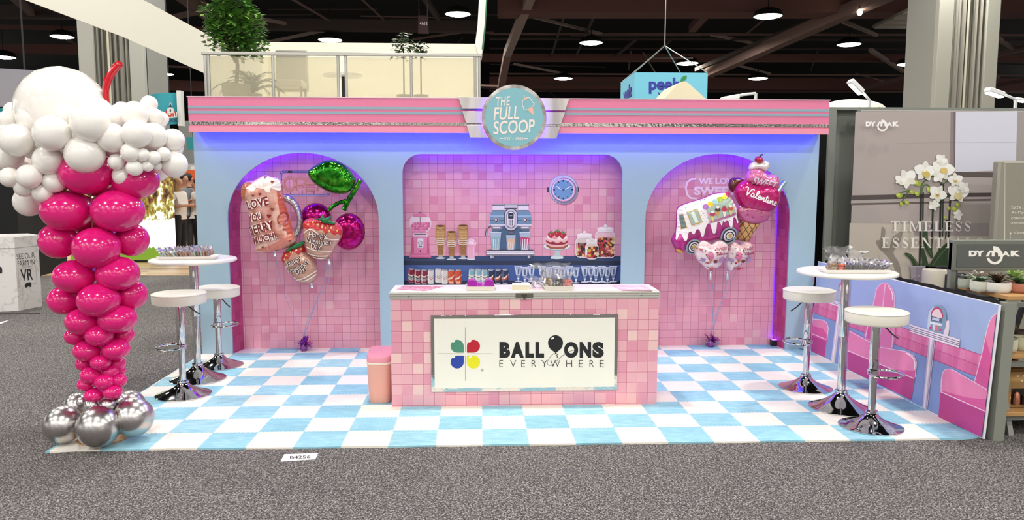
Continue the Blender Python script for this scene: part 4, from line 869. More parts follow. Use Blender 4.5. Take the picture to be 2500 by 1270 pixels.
# ================================================================== foil balloon bouquets
def seg_dist(P, Q):
    A = Q; B = np.roll(Q, -1, 0); AB = B-A; L2 = (AB**2).sum(1)+1e-12
    t = np.clip(((P[:, None]-A[None])*AB[None]).sum(2)/L2, 0, 1); d = np.linalg.norm(P[:, None]-(A[None]+t[..., None]*AB[None]), axis=2)
    i = d.argmin(1); ln = np.sqrt(L2); cum = np.concatenate([[0], np.cumsum(ln)])[:-1]
    k = np.arange(len(P)); inside = np.zeros(len(P), bool)
    x, y = P[:, 0], P[:, 1]
    for a, c in zip(A, B):
        cond = (a[1] > y) != (c[1] > y)
        with np.errstate(divide='ignore', invalid='ignore'): xi = (c[0]-a[0])*(y-a[1])/((c[1]-a[1]) if c[1] != a[1] else 1e-12)+a[0]
        inside ^= cond & (x < xi)
    return d[k, i], cum[i]+t[k, i]*ln[i], inside
class Foil:
    def __init__(s, outline, mp, y, hm, D=.12, crease=.07, kf=150, smooth=4, yaw=0):
        s.mp = mp; s.y = y; s.hm = hm; s.D = D; s.cr = crease; s.kf = kf
        px = crom(outline, smooth) if smooth else outline
        s.Q = np.array([[w[0], w[2]] for w in (Y(mp[0]+x/mp[2], mp[1]+q/mp[2], y) for x, q in px)])
    def h(s, P):
        d, a, ins = seg_dist(P, s.Q); e = np.clip(d/s.D, 0, 1)
        h = s.hm*np.sqrt(np.clip(1-(1-e)**2, 0, 1))*(1+s.cr*np.sin(a*s.kf)*np.exp(-d/.035)); return np.where(ins, h, 0)
    def build(s, name, parent, m, grid=.016):
        lo, hi = s.Q.min(0), s.Q.max(0); gx, gz = np.meshgrid(np.arange(lo[0], hi[0], grid), np.arange(lo[1], hi[1], grid*.866))
        gx[1::2] += grid/2; P = np.c_[gx.ravel(), gz.ravel()]; d, a, ins = seg_dist(P, s.Q); P = P[ins & (d > grid*.35)]
        n = len(s.Q); V = [Vector(p) for p in s.Q.tolist()+P.tolist()]
        r = delaunay_2d_cdt(V, [], [list(range(n))], 1, 1e-5); V2 = np.array([v[:] for v in r[0]]); F = [tuple(f) for f in r[2]]
        d, a, ins = seg_dist(V2, s.Q); H = s.h(V2); edge = d < 1e-4; H[edge] = 0
        m2 = len(V2); front = [(p[0], s.y-hh, p[1]) for p, hh in zip(V2, H)]; idx = {}; back = []
        for i in range(m2):
            if edge[i]: idx[i] = i
            else: idx[i] = m2+len(back); back.append((V2[i][0], s.y+H[i], V2[i][1]))
        b = MB(); b.add(front+back, F+[tuple(idx[i] for i in reversed(f)) for f in F]); return b.build(name, parent, m, sharp=0)
    def printer(s, rough=.28, metal=0, coat=.6):
        def surf(P, off):
            h = s.h(P[:, [0, 2]]); return [(p[0], s.y-hh-off, p[2]) for p, hh in zip(P, h)]
        return Print(yplane(s.y), s.mp, .0016, .0007, surf, rough, coat, metal)
def ribbon(t, pts, y0, y1, w=.0025, col='8fa4c8', curl=True, name='ribbon'):
    P = crom(pts, 6, False); n = len(P); b = MB()
    b.tube([Y(x, v, y0+(y1-y0)*i/(n-1)) for i, (x, v) in enumerate(P)], w, 5); return b.build(name, t, M(col, .3, .3))
def valve(t, u, v, y, col='c8ccd6', h=.05):
    b = MB(); c = Y(u, v, y); b.lathe([(.022, 0), (.008, -.018), (.012, -.03), (.02, -h)], c, 10); b.build('valve_tail', t, M(col, .2, .7))
def weight(u, v, y, label, col):
    c = Z(u, v, 0); t = empty('balloon_weight', c, label, 'balloon weight'); rnd = random.Random(int(u)); b = MB()
    for k in range(34):
        a = rnd.uniform(0, 2*PI); L = rnd.uniform(.07, .14); e = rnd.uniform(.1, 1.3); d = np.array([math.cos(a)*math.cos(e), math.sin(a)*math.cos(e)*.7, math.sin(e)]); s = np.array([-math.sin(a), math.cos(a), .3])*.012
        p = np.array([c[0], c[1], .035]); q = p+d*L; q2 = p+d*L*.6+np.array([0, 0, .015]); q[2] = max(q[2], .004)
        b.add([p-s*.4, p+s*.4, q2+s, q+s*.5, q-s*.5, q2-s], [(0, 1, 2, 5), (5, 2, 3, 4)])
    b.build('foil_tuft', t, M(col, .18, .85), sharp=0, fix=False)
    b = MB(); b.lathe([(.03, .001), (.036, .01), (.034, .05), (.02, .07), (.012, .1)], c, 14); b.build('weight_body', t, M('8e4a9c', .25, .6))
    for k in range(3):
        b = MB(); b.tube([(c[0]+.05*math.cos(q)+.01*k+(.02 if k else -.03), c[1]-.03+.02*k, .03+.025*math.sin(q)+.008*q/6) for q in np.linspace(0, 7, 22)], .002, 5); b.build('curled_ribbon', t, M('8fa4c8', .3, .3))
    return c
weight(742, 857, 2.72, 'purple foil balloon weight on the mat in the left arch', 'b868c8'); weight(1735, 847, 2.72, 'purple foil balloon weight on the mat in the right arch', 'b060b8')
LW = (742, 822); RW = (1737, 815); BYW = 2.79
ML = (540, 360, 3.529); MR = (1560, 360, 3.529)
FM = lambda h, r=.2, me=.55: M(h, r, me*.6, .4)

# ---- cherry pair with leaf
t = empty('cherry_balloon', Y(830, 560, 2.62), 'shiny foil balloon of two magenta cherries with a big green leaf', 'foil balloon', 'balloon bouquet of the left arch')
g = G('holo_green'); x, y, z, p = g.pos(); hn = g.noise(p, 16, 3); holo = g.out(g.ramp(hn, [(.3, '0e5c10'), (.5, '2c8c1c'), (.64, '5cb030'), (.75, '1c6c18')]), .16, .85)
Foil([(742, 205), (765, 188), (800, 160), (870, 122), (930, 108), (1000, 120), (1060, 150), (1110, 200), (1148, 260), (1155, 300), (1120, 370), (1070, 398), (1000, 400), (930, 385), (860, 350), (800, 310), (755, 255)], ML, 2.6, .075, .1, .16, 105).build('leaf', t, holo)
b = MB(); P = [Y(540+x/3.529, 360+y/3.529, 2.61) for x, y in crom([(1200, 280), (1150, 370), (1100, 450), (1055, 540)], 6, False)]; b.tube(P, [.024*(1+.12*math.sin(i*1.9)) for i in range(len(P))], 14)
b.build('stem', t, holo)
b = MB(); P = [Y(540+x/3.529, 360+y/3.529, 2.61) for x, y in crom([(1080, 458), (1010, 480), (960, 510), (925, 545)], 6, False)]; b.tube(P, [.019*(1+.12*math.sin(i*1.9)) for i in range(len(P))], 14); b.build('stem', t, holo)
g = G('holo_mag'); x, y, z, p = g.pos(); hn = g.noise(p, 18, 3); hm = g.out(g.ramp(hn, [(.3, '8c0c50'), (.5, 'b41468'), (.68, 'c8209c'), (.78, 'a00c5c')]), .15, .85)
for cx, cy, rx, ry, yy in ((1098, 726, 140, 160, 2.6), (815, 600, 132, 122, 2.66)): Foil(ellpts(cx, cy, rx, ry, 0, 48), ML, yy, .10, .15, .12, 120, 0).build('cherry', t, hm)
ribbon(t, [(800, 628), (790, 690), (772, 740), LW], 2.6, BYW)
# ---- mug
t = empty('mug_balloon', Y(655, 540, 2.5), 'foil balloon shaped like a frothy mug with red and brown love lettering', 'foil balloon', 'balloon bouquet of the left arch')
F = Foil([(172, 390), (180, 335), (215, 298), (268, 290), (330, 260), (380, 238), (430, 254), (490, 264), (528, 308), (532, 370), (545, 430), (562, 520), (592, 640), (630, 740), (652, 805), (610, 850), (540, 875), (480, 890), (400, 905), (330, 912), (300, 895), (285, 830), (270, 760), (255, 680), (240, 590), (225, 520), (198, 465), (175, 430)], ML, 2.52, .095, .14, .08, 160)
g = G('mug_foil'); x, y, z, p = g.pos(); hn = g.noise(p, 9, 3); mf = g.out(g.ramp(hn, [(.3, 'b87460'), (.5, 'e0aa98'), (.7, 'f2d4c4')]), .22, .35)
F.build('mug_body', t, mf)
H = Foil([(530, 405), (590, 412), (640, 450), (680, 520), (702, 600), (706, 680), (690, 740), (655, 772), (622, 768), (608, 735), (638, 700), (652, 640), (640, 570), (612, 510), (570, 478), (540, 462)], ML, 2.54, .04, .05, .14, 170); H.build('handle', t, M('c4c6ca', .18, .9))
pr = F.printer()
pr.sm([(182, 390), (186, 340), (220, 306), (262, 300), (300, 330), (260, 345), (232, 372), (218, 440), (200, 470), (186, 430)], 'b0623c'); pr.sm([(232, 352), (300, 300), (380, 248), (440, 262), (500, 280), (522, 320), (520, 370), (480, 362), (450, 350), (440, 385), (410, 384), (395, 360), (360, 352), (330, 345), (300, 378), (270, 372), (262, 360)], 'efe6de')
pr.sm([(300, 330), (380, 310), (470, 285), (500, 300), (420, 330), (330, 350)], 'dcccc2')
pr.sm([(500, 400), (530, 420), (620, 720), (600, 760), (540, 640)], 'b8503c'); pr.sm([(310, 880), (420, 850), (520, 800), (600, 740), (630, 790), (540, 860), (420, 890)], 'd07a68'); pr.ell(545, 610, 40, 55, '8c3026', .3); pr.ell(545, 612, 30, 44, 'c06a58', .3)
for hx, hy, q in ((390, 255, 14), (458, 296, 15), (358, 400, 14), (465, 530, 18), (436, 586, 20), (300, 415, 12), (560, 700, 14), (380, 855, 12), (610, 800, 12)):
    pr.poly([(hx, hy+q), (hx-q, hy-q*.2), (hx-q*.6, hy-q*.8), (hx, hy-q*.4), (hx+q*.6, hy-q*.8), (hx+q, hy-q*.2)], '7c2420')
def outl(pr, s, x, y, w, h, ang, c1, c2, b1=.055, b2=.02, shear=0):
    pr.text(s, x-w*.01, y+h*.03, w*1.02, h*1.06, c2, ang, b1, shear); pr.text(s, x, y, w, h, c1, ang, b2, shear)
for s, x, y, w, h, a in (('LOVE', 250, 540, 196, 78, -14), ('YOU', 256, 648, 136, 70, -14), ('BERRY', 266, 758, 235, 78, -16), ('MUCH!', 300, 832, 212, 64, -13)): outl(pr, s, x, y, w, h, a, '7a2a22', 'f4ece6', .12, .03)
pr.build('mug_print', t, 'brown lettering with white outlines, cream foam and hearts')
valve(t, 671, 613, 2.52); ribbon(t, [(671, 622), (684, 680), (705, 745), LW], 2.52, BYW, .002)
# ---- strawberries
def berry(label, outline, cap, edge_st, leaves, stripes, txt, y, vt, rb):
    t = empty('strawberry_balloon', Y(ML[0]+outline[0][0]/3.529, ML[1]+outline[0][1]/3.529, y), label, 'foil balloon', 'balloon bouquet of the left arch')
    F = Foil(outline, ML, y, .075, .12, .08, 150); F.build('strawberry_body', t, FM('c89c88', .24, .45)); pr = F.printer()
    pr.sm(cap, 'c0222a'); 
    for x, q in edge_st: pr.ell(x, q, 7, 9, 'e0c060', n=10)
    for a in stripes: pr.line(crom(a, 5, False), 9, 'efe4dc')
    for s, x, q, w, h, an in txt: outl(pr, s, x, q, w, h, an, 'f6eee8', '4a2420', .07, -.005)
    pr.build('strawberry_print', t, 'red cap, white stripes and valentine greeting')
    Foil(leaves, ML, y-.06, .022, .02, .06, 150, 2).build('leaves', t, M('23703e', .3, .15), .006); valve(t, *vt, y); ribbon(t, rb, y, BYW)
berry('upper strawberry foil balloon in front of the cherries, with valentine greeting', [(705, 660), (730, 622), (790, 610), (850, 622), (910, 632), (985, 640), (1038, 690), (1042, 760), (1000, 840), (960, 910), (920, 960), (860, 970), (790, 950), (745, 910), (725, 840), (708, 760)],
      [(706, 668), (730, 628), (790, 614), (850, 626), (910, 638), (985, 644), (1034, 690), (1038, 755), (1010, 740), (985, 752), (950, 725), (915, 738), (880, 705), (840, 715), (800, 690), (760, 715), (735, 690), (716, 700)],
      [(760, 660), (800, 640), (850, 660), (910, 690), (960, 690), (1010, 715), (945, 715), (880, 680)],
      [(790, 622), (830, 612), (855, 608), (868, 578), (890, 608), (918, 600), (948, 588), (940, 622), (962, 640), (990, 660), (950, 664), (910, 656), (880, 655), (850, 628)],
      [[(718, 740), (780, 700), (850, 740)], [(730, 850), (820, 880), (960, 890)], [(745, 905), (830, 930), (930, 930)], [(800, 945), (860, 955), (900, 950)], [(900, 770), (960, 790), (1020, 790)]],
      [('Happy', 768, 778, 155, 54, 4), ('Valentine\'s', 738, 812, 225, 46, 7), ('Day!', 788, 880, 96, 60, 3)], 2.49, (803, 632), [(803, 640), (802, 690), (775, 730), LW])
berry('lower strawberry foil balloon tilted over, lowest of its bouquet, with valentine greeting', [(520, 955), (555, 885), (620, 850), (680, 822), (722, 835), (735, 900), (790, 930), (822, 1000), (834, 1085), (804, 1150), (760, 1172), (690, 1170), (640, 1140), (590, 1080), (545, 1022), (526, 985)],
      [(524, 955), (558, 890), (620, 855), (680, 827), (718, 840), (728, 900), (700, 900), (680, 920), (650, 900), (615, 920), (598, 955), (570, 960), (552, 990), (535, 985)],
      [(570, 925), (610, 895), (660, 880), (700, 870), (560, 960), (630, 905)],
      [(552, 895), (585, 862), (620, 842), (660, 822), (700, 808), (728, 818), (705, 845), (680, 862), (640, 872), (610, 878), (575, 902)],
      [[(560, 1030), (600, 1010), (640, 1000)], [(620, 1110), (700, 1130), (830, 1060)], [(650, 1140), (740, 1140), (825, 1090)], [(560, 1040), (590, 1080), (620, 1100)]],
      [('Happy', 598, 1030, 135, 52, -28), ('Valentine\'s', 608, 1086, 190, 44, -29), ('Day!', 672, 1100, 92, 56, -24)], 2.56, (761, 690), [(763, 697), (766, 745), (748, 790), LW])

# ---- van balloon
t = empty('van_balloon', Y(1725, 545, 2.52), 'foil balloon shaped like a tilted pink ice cream van', 'foil balloon', 'balloon bouquet of the right arch')
F = Foil([(335, 510), (400, 480), (480, 455), (560, 430), (620, 402), (690, 388), (750, 390), (785, 430), (812, 470), (836, 520), (840, 590), (860, 650), (862, 720), (832, 755), (800, 790), (740, 808), (690, 795), (600, 812), (520, 835), (480, 862), (462, 900), (425, 898), (390, 892), (368, 914), (322, 905), (305, 870), (275, 800), (288, 765), (310, 720), (318, 640), (320, 560)], MR, 2.53, .09, .13, .08, 150)
F.build('van_body', t, FM('ba3488', .22, .5)); pr = F.printer()
for k in range(6):
    x = 400+k*75; pr.poly([(x, 800-(x-400)*.2), (x+30, 793-(x-400)*.2), (x+16, 690-(x-400)*.2), (x-14, 697-(x-400)*.2)], '962066')
pr.poly(crom([(322, 560), (338, 515), (400, 486), (480, 461), (560, 436), (620, 408), (690, 394), (748, 396), (780, 434), (806, 474), (830, 522), (834, 590), (840, 640), (828, 650), (815, 610), (800, 598), (785, 615), (778, 680), (762, 688), (745, 640), (730, 622), (712, 640), (700, 625), (685, 668), (672, 640), (650, 640), (640, 720), (625, 738), (608, 725), (590, 660), (572, 650), (550, 690), (535, 760), (515, 760), (500, 712), (475, 700), (455, 740), (440, 740), (425, 720), (405, 730), (392, 790), (370, 796), (352, 750), (335, 740), (318, 780), (304, 790), (312, 730), (322, 650)], 3), 'efe8ea')
pr.same = True
for k in range(90):
    x = random.uniform(330, 820); q = 720-(x-320)*.2-random.uniform(0, 300)
    if q > 500-(x-330)*.26: pr.ell(x, q, 4, 4, random.choice(['5a3c5c', '8a8088', '3a3440', 'b8b0a0']), n=8)
pr.same = False; pr.k += 1
pr.poly([(330, 580), (362, 568), (395, 688), (345, 704)], 'd0a850'); pr.poly([(335, 585), (360, 574), (389, 684), (348, 698)], '6a7c74')
pr.poly([(388, 556), (480, 524), (525, 640), (430, 672)], 'c8a04c'); pr.poly([(396, 560), (477, 533), (516, 634), (434, 662)], '9fb4a4'); pr.poly([(420, 560), (450, 548), (490, 640), (462, 648)], 'dfe8dc')
pr.poly([(552, 512), (768, 408), (816, 570), (584, 648)], 'd89ab8'); pr.poly([(562, 515), (764, 420), (806, 562), (590, 635)], 'a9bfae'); pr.poly([(584, 630), (815, 555), (816, 576), (586, 650)], 'b06a98')
for k, cc in enumerate(('a060b0', 'e0c020', '9cc8c8', 'a8c030', 'e8d030', 'c03060')):
    x = 550+k*41; q = 508-k*21; pr.ell(x, q, 24, 22, cc)
for x, q, cc, c2 in ((650, 540, '4a2c24', 'c89858'), (605, 580, 'b02858', 'd8d060'), (705, 540, 'c03050', 'e8e0d0'), (760, 530, 'b05a28', 'e0c088')):
    pr.poly([(x-20, q), (x+20, q-4), (x+6, q+52), (x-4, q+52)], c2); pr.ell(x, q-8, 24, 18, cc); pr.ell(x, q-28, 14, 12, 'efe6e2' if cc[0] in '4b' else cc)
for x, q, r in ((755, 757, 76), (452, 852, 68)):
    for f, cc in ((1, '8fa8b4'), (.84, '2a2430'), (.66, 'e8e4e6'), (.5, '2a2430'), (.38, 'e6e0e0'), (.24, 'c8a838')): pr.ell(x, q, r*f, r*f, cc)
pr.sm([(308, 872), (345, 880), (362, 908), (325, 902)], 'd0a030')
pr.build('van_print', t, 'white icing, windows, wheels and sprinkles')
ribbon(t, [(1700, 615), (1722, 680), (1738, 745), RW], 2.56, BYW, .0015)
# ---- ice cream cone balloon
t = empty('ice_cream_balloon', Y(1850, 470, 2.58), 'tall foil balloon of a pink ice cream cone topped with cream and a cherry', 'foil balloon', 'balloon bouquet of the right arch')
g = G('waffle'); x, y, z, p = g.pos(); a1 = g.op('FRACT', g.op('MULTIPLY', g.op('ADD', x, g.op('MULTIPLY', z, .55)), 17.0)); a2 = g.op('FRACT', g.op('MULTIPLY', g.op('SUBTRACT', x, g.op('MULTIPLY', z, .75)), 15.0))
waf = g.out(g.mix(g.op('MAXIMUM', g.op('LESS_THAN', a1, .14), g.op('LESS_THAN', a2, .14)), lin('c89c64'), lin('5c3416')), .3)
Foil([(878, 600), (960, 630), (1045, 652), (990, 735), (940, 815), (870, 800), (800, 788), (850, 720)], MR, 2.62, .06, .1, .06, 150, 3).build('cone', t, waf)
def scoop(pts, y, h, col, name='scoop', d=.1): f = Foil(pts, MR, y, h, d, .1, 130); f.build(name, t, FM(col, .2, .4)); return f
f1 = scoop(ellpts(975, 560, 160, 100, .1, 20), 2.6, .085, 'cc6a9a'); f2 = scoop([(835, 440), (815, 370), (850, 310), (920, 280), (1000, 320), (1090, 300), (1170, 330), (1212, 400), (1200, 480), (1150, 540), (1060, 560), (960, 540), (880, 520)], 2.57, .1, 'bc1c6c')
f3 = scoop([(915, 290), (925, 225), (965, 190), (1030, 180), (1085, 215), (1110, 235), (1160, 230), (1205, 265), (1212, 320), (1180, 370), (1110, 350), (1050, 340), (980, 320)], 2.56, .09, 'd874a6')
scoop([(945, 190), (950, 150), (990, 120), (1040, 130), (1085, 110), (1122, 140), (1115, 185), (1085, 215), (1030, 195), (980, 200)], 2.57, .06, 'ece4de', 'whipped_cream', .06); scoop(ellpts(1034, 108, 38, 32, .2, 16), 2.55, .05, 'a81424', 'cherry', .05)
b = MB(); b.tube([Y(MR[0]+x/3.529, MR[1]+q/3.529, 2.55) for x, q in ((1040, 84), (1050, 68), (1066, 62))], .008, 8); b.build('cherry_stem', t, M('3a2014', .4))
scoop([(768, 320), (790, 270), (830, 262), (880, 265), (905, 285), (870, 310), (840, 350), (815, 388), (785, 370)], 2.6, .05, '5c2a1c', 'cookie', .06)
b = MB(); b.tube([Y(MR[0]+x/3.529, MR[1]+q/3.529, 2.62) for x, q in ((1195, 385), (1225, 335), (1258, 295))], .026, 10); b.build('straw', t, M('a8c4cc', .2, .5))
pr = f3.printer(.3); WHP = 'f4ecf0'
pr.same = True
for k in range(16): x = random.uniform(940, 1190); q = random.uniform(215, 260) if x < 1080 else random.uniform(255, 300); pr.ell(x, q, 7, 4, random.choice(['7a1c3c', 'd8b860', 'e8c8d8']), random.random()*3, 8)
pr.same = False; pr.k += 1; pr.text('SWEET', 955, 312, 205, 62, WHP, 14, .012, .1); pr.build('lettering', t)
def script(pr, x0, y0, ang, s, col, w):                               # joined-up handwriting strokes
    G2 = {'V': [[(-8, -44), (0, -52), (10, -48), (18, 0), (34, -40), (46, -52), (56, -46)]], 'a': [[(20, -20), (10, -24), (2, -12), (6, 0), (16, -4), (22, -22), (20, -6), (26, 0), (34, -6)]], 'l': [[(0, -8), (14, -34), (14, -50), (6, -46), (4, -12), (10, 0), (20, -6)]],
          'e': [[(0, -10), (14, -16), (12, -25), (4, -22), (2, -8), (10, 0), (22, -6)]], 'n': [[(0, -2), (4, -22), (6, 0), (16, -22), (22, -18), (22, -4), (28, 0), (36, -6)]], 't': [[(6, -44), (4, -6), (10, 0), (18, -6)], [(-4, -28), (18, -32)]], 'i': [[(2, -22), (2, -4), (8, 0), (16, -6)], [(4, -34), (6, -32)]]}
    x = 0; c, q = math.cos(ang), math.sin(ang)
    for ch, adv in (('V', 42), ('a', 32), ('l', 18), ('e', 20), ('n', 34), ('t', 16), ('i', 14), ('n', 34), ('e', 20)):
        for st in G2[ch]:
            P = [((x+a)*s, bq*s) for a, bq in st]; pr.line(crom([(x0+a*c-bq*q, y0+a*q+bq*c) for a, bq in P], 4, False), w, col)
        x += adv
pr = f2.printer(.3); script(pr, 880, 400, .36, 1.25, WHP, 10); pr.build('lettering', t, 'white handwritten lettering')
pr = f1.printer(.3); pr.same = True
for k in range(26): pr.ell(random.uniform(850, 1100), random.uniform(490, 600), 9, 5, random.choice(['a01c3c', '8a9a70', 'c8a860', '5a2838', 'c83c6c']), random.random()*3, 8)
tag(pr.build('sprinkles', t), kind='stuff')
ribbon(t, [(1822, 588), (1800, 650), (1765, 740), RW], 2.64, BYW, .0015)
# ---- heart balloons
def heart(label, pts, y, dx, rb, vt):
    t = empty('heart_balloon', Y(MR[0]+pts[0][0]/3.529, MR[1]+pts[0][1]/3.529, y), label, 'foil balloon', 'balloon bouquet of the right arch')
    F = Foil(pts, MR, y, .075, .12, .08, 150); F.build('heart_body', t, FM('ead8da', .22, .25)); pr = F.printer(.3); rnd = random.Random(int(dx))
    cc = ['a82030', 'c85a80', '7a3a30', '9a84b8', '6a4c70', 'c88aa0', 'b03a58', '90a098']
    pr.sm([(505+dx, 845), (560+dx, 815), (620+dx, 850), (690+dx, 815), (745+dx, 850), (700+dx, 845), (620+dx, 870), (560+dx, 845)], 'e8b8be')
    for x, q, s in ((520, 875, 14), (575, 990, 13), (640, 880, 8), (490, 870, 8), (650, 1040, 9)):
        pr.poly([(x+dx, q+s), (x+dx-s, q-s*.2), (x+dx-s*.6, q-s*.8), (x+dx, q-s*.4), (x+dx+s*.6, q-s*.8), (x+dx+s, q-s*.2)], 'b01c2c')
    pr.poly([(578+dx, 955), (618+dx, 955), (600+dx, 995)], 'b88850'); pr.ell(598+dx, 938, 30, 24, 'd06a94'); pr.ell(598+dx, 910, 22, 20, 'd87ca4')
    pr.poly([(518+dx, 950), (560+dx, 955), (552+dx, 980), (530+dx, 978)], '9a84b8'); pr.ell(640+dx, 975, 20, 15, '6a3428'); pr.sm([(665+dx, 965), (700+dx, 935), (735+dx, 960), (715+dx, 990), (680+dx, 985)], 'b084b0'); pr.poly([(585+dx, 1030), (640+dx, 1035), (625+dx, 1058), (600+dx, 1056)], 'c83c58')
    pr.same = True
    for k in range(64):
        a = (dx+rnd.uniform(485, 755) if dx == 0 else rnd.uniform(750, 970), rnd.uniform(850, 1050)); w = pr.W(*a); d, _, i = seg_dist(np.array([[w[0], w[2]]]), F.Q)
        if i[0] and d[0] > .012: pr.ell(a[0], a[1], rnd.uniform(3, 8), rnd.uniform(3, 6), rnd.choice(cc), rnd.random()*3, 8)
    pr.same = False; pr.k += 1; pr.text('SWEET', 650+dx, 885, 95, 24, 'a03048', -6, .01); script(pr, 648+dx, 922, -.08, .42, 'a02840', 4)
    pr.build('heart_print', t, 'small sweets, hearts and valentine lettering'); valve(t, *vt, y, 'd0d8e0', .09); ribbon(t, rb, y, BYW, .004)
heart('front heart foil balloon printed with little sweets, left of the pair under the van', [(625, 832), (585, 806), (535, 802), (488, 835), (472, 890), (495, 960), (550, 1020), (615, 1066), (690, 1030), (745, 960), (768, 890), (760, 835), (715, 800), (665, 806)], 2.47, 0, [(1736, 672), (1742, 720), (1740, 770), RW], (1735, 661))
heart('rear heart foil balloon printed with little sweets, partly behind its twin', [(868, 838), (830, 812), (790, 808), (760, 840), (752, 900), (742, 990), (775, 1064), (850, 1040), (930, 970), (972, 895), (974, 845), (950, 818), (905, 812)], 2.56, 240, [(1778, 672), (1768, 715), (1748, 775), RW], (1776, 661))

# ================================================================== side mural of the booth (printed diner board)
A = np.array([6.076, -.03, 0.]); B_ = np.array([6.05, 2.66, 0.]); C_ = np.array([6.126, -.03, .905])
nrm = np.cross(B_-A, C_-A); nrm /= np.linalg.norm(nrm)
if nrm[0] > 0: nrm = -nrm
D_ = B_+(C_-A)
b = MB(); b.prism([A, B_, D_, C_], tuple(-nrm*.012)); mural = b.build('mural_board', None, M('e8e8ec', .5)); tag(mural, 'low side board printed with pink diner seats, at the right edge of the mat', 'side panel')
pr = Print((A, nrm), (1880, 560, 2.31), rough=.45)
def onpanel(u, v): p = pr.W(u, v); return p
def PW(P3): c = np.array(P3)-CAM; q = (FPX*np.dot(c, RX)/np.dot(c, FW)+1250, FPX*np.dot(c, DN)/np.dot(c, FW)+635); return ((q[0]-1880)*2.31, (q[1]-560)*2.31)
up = C_-A
def pt(s, h): return PW(A+(B_-A)*s+up*h)                               # s along the board from its front end, h up (both 0..1)
full = [pt(.004, .006), pt(.996, .006), pt(.996, .994), pt(.004, .994)]
pr.poly(full, '9fb4dc')
def quad(s0, s1, h0, h1, col): pr.poly([pt(s0, h0), pt(s1, h0), pt(s1, h1), pt(s0, h1)], col)
quad(.004, .996, .006, .43, '8098cc'); PKL, PKM, PKD, LN = 'e884b0', 'd8569a', 'b83a86', 'f2d4e4'
# tile band
quad(.004, .996, .43, .60, 'dc74a4')
pr.same = True
for k in range(40):
    s0 = k*.025+.004; rnd = random.Random(k); quad(s0+.002, s0+.023, .52, .596, ['de7aa8', 'e088b0', 'd86c9e'][k % 3]); quad(s0+.002, s0+.023, .434, .516, ['d86c9e', 'dc76a6', 'd4649a'][k % 3])
pr.same = False; pr.k += 1
quad(.004, .996, .515, .519, 'b04880'); quad(.004, .996, .598, .603, 'a83c74'); quad(.004, .996, .428, .433, 'a83c74')
def shape(pts, col, line=None, w=5):
    P = crom([pt(*p) for p in pts], 5); pr.poly(P, col)
    if line: pr.line(P, w, line, True)
# the shapes of the seats follow the photograph's board
K = lambda pts: pts
def pix(pts, col, line=None, w=5, n=4, closed=True):
    P = crom(pts, n) if n else pts; pr.poly(P, col)
    if line: pr.line(P, w, line, True)
def clip(p): return p
pix([(240, 262), (252, 270), (250, 310), (240, 300)], PKL, None, 3, 0)
# far seat
pr.poly([(243, 506), (300, 512), (322, 530), (330, 560), (322, 620), (308, 722), (232, 688), (230, 600)], PKM); pr.poly([(243, 506), (300, 512), (322, 530), (330, 560), (325, 600), (300, 560), (243, 545)], PKL); pr.line([(243, 506), (300, 512), (322, 530), (330, 560), (322, 620)], 4, LN); pr.line([(240, 590), (318, 622)], 4, LN)
pr.poly([(240, 600), (316, 632), (308, 722), (232, 688)], PKD)
# far table
pr.poly([(385, 430), (408, 436), (366, 756), (344, 745)], 'd8ccd8'); pr.line([(392, 440), (354, 745)], 5, 'f4eef4')
pr.poly([(312, 390), (420, 420), (420, 446), (312, 412)], 'ece4ee'); pr.line([(312, 398), (420, 428)], 3, '8a8098'); pr.line([(312, 405), (420, 436)], 3, '8a8098')
pr.poly(crom([(380, 400), (385, 320), (405, 293), (425, 300), (430, 330), (425, 405)], 4), '9aaec4'); pr.poly(crom([(390, 340), (393, 312), (408, 300), (424, 310), (424, 345)], 4), 'd85a90'); pr.poly(crom([(395, 340), (398, 318), (410, 308), (420, 318), (420, 345)], 4), 'f0dcd8'); pr.poly([(384, 350), (424, 356), (424, 400), (382, 392)], 'b4b8cc')
# middle bench
pr.poly(crom([(560, 520), (590, 400), (605, 335), (640, 303), (672, 312), (698, 350), (704, 420), (692, 672), (540, 615)], 4), PKL); pr.poly([(556, 520), (628, 545), (640, 640), (540, 612)], PKM); pr.poly([(628, 545), (700, 540), (690, 672), (622, 655)], 'e07cae')
pr.line(crom([(540, 612), (560, 520), (590, 400), (605, 335), (640, 303), (672, 312), (698, 350), (704, 420), (690, 670)], 4, False), 4, LN); pr.line([(652, 310), (640, 420), (628, 545)], 4, LN); pr.line(crom([(668, 318), (690, 355), (694, 400)], 4, False), 5, 'fbeef4')
pr.poly([(440, 560), (620, 665), (770, 690), (812, 712), (830, 750), (826, 800), (800, 962), (440, 788)], PKM); pr.poly([(440, 560), (620, 665), (770, 690), (812, 712), (830, 750), (826, 800), (700, 790), (440, 680)], PKL)
pr.poly([(440, 690), (814, 846), (800, 962), (440, 788)], PKD); pr.line([(440, 570), (620, 665), (770, 690), (812, 712), (830, 750), (822, 835)], 4, LN); pr.line([(440, 684), (816, 842)], 5, LN); pr.line(crom([(770, 698), (806, 722), (820, 756), (818, 790)], 4, False), 6, 'fbeef4')
# near table
pr.poly([(900, 610), (936, 620), (890, 1020), (862, 1006)], 'cfc2d2'); pr.poly([(908, 615), (918, 618), (876, 1012), (868, 1008)], 'f4ecf2'); pr.line([(930, 620), (885, 1015)], 4, '8c7c98')
pr.poly([(790, 535), (1076, 622), (1070, 670), (790, 578)], 'eee6ee')
for q in (12, 24, 34): pr.line([(790, 535+q), (1074, 624+q)], 4, '7c7088')
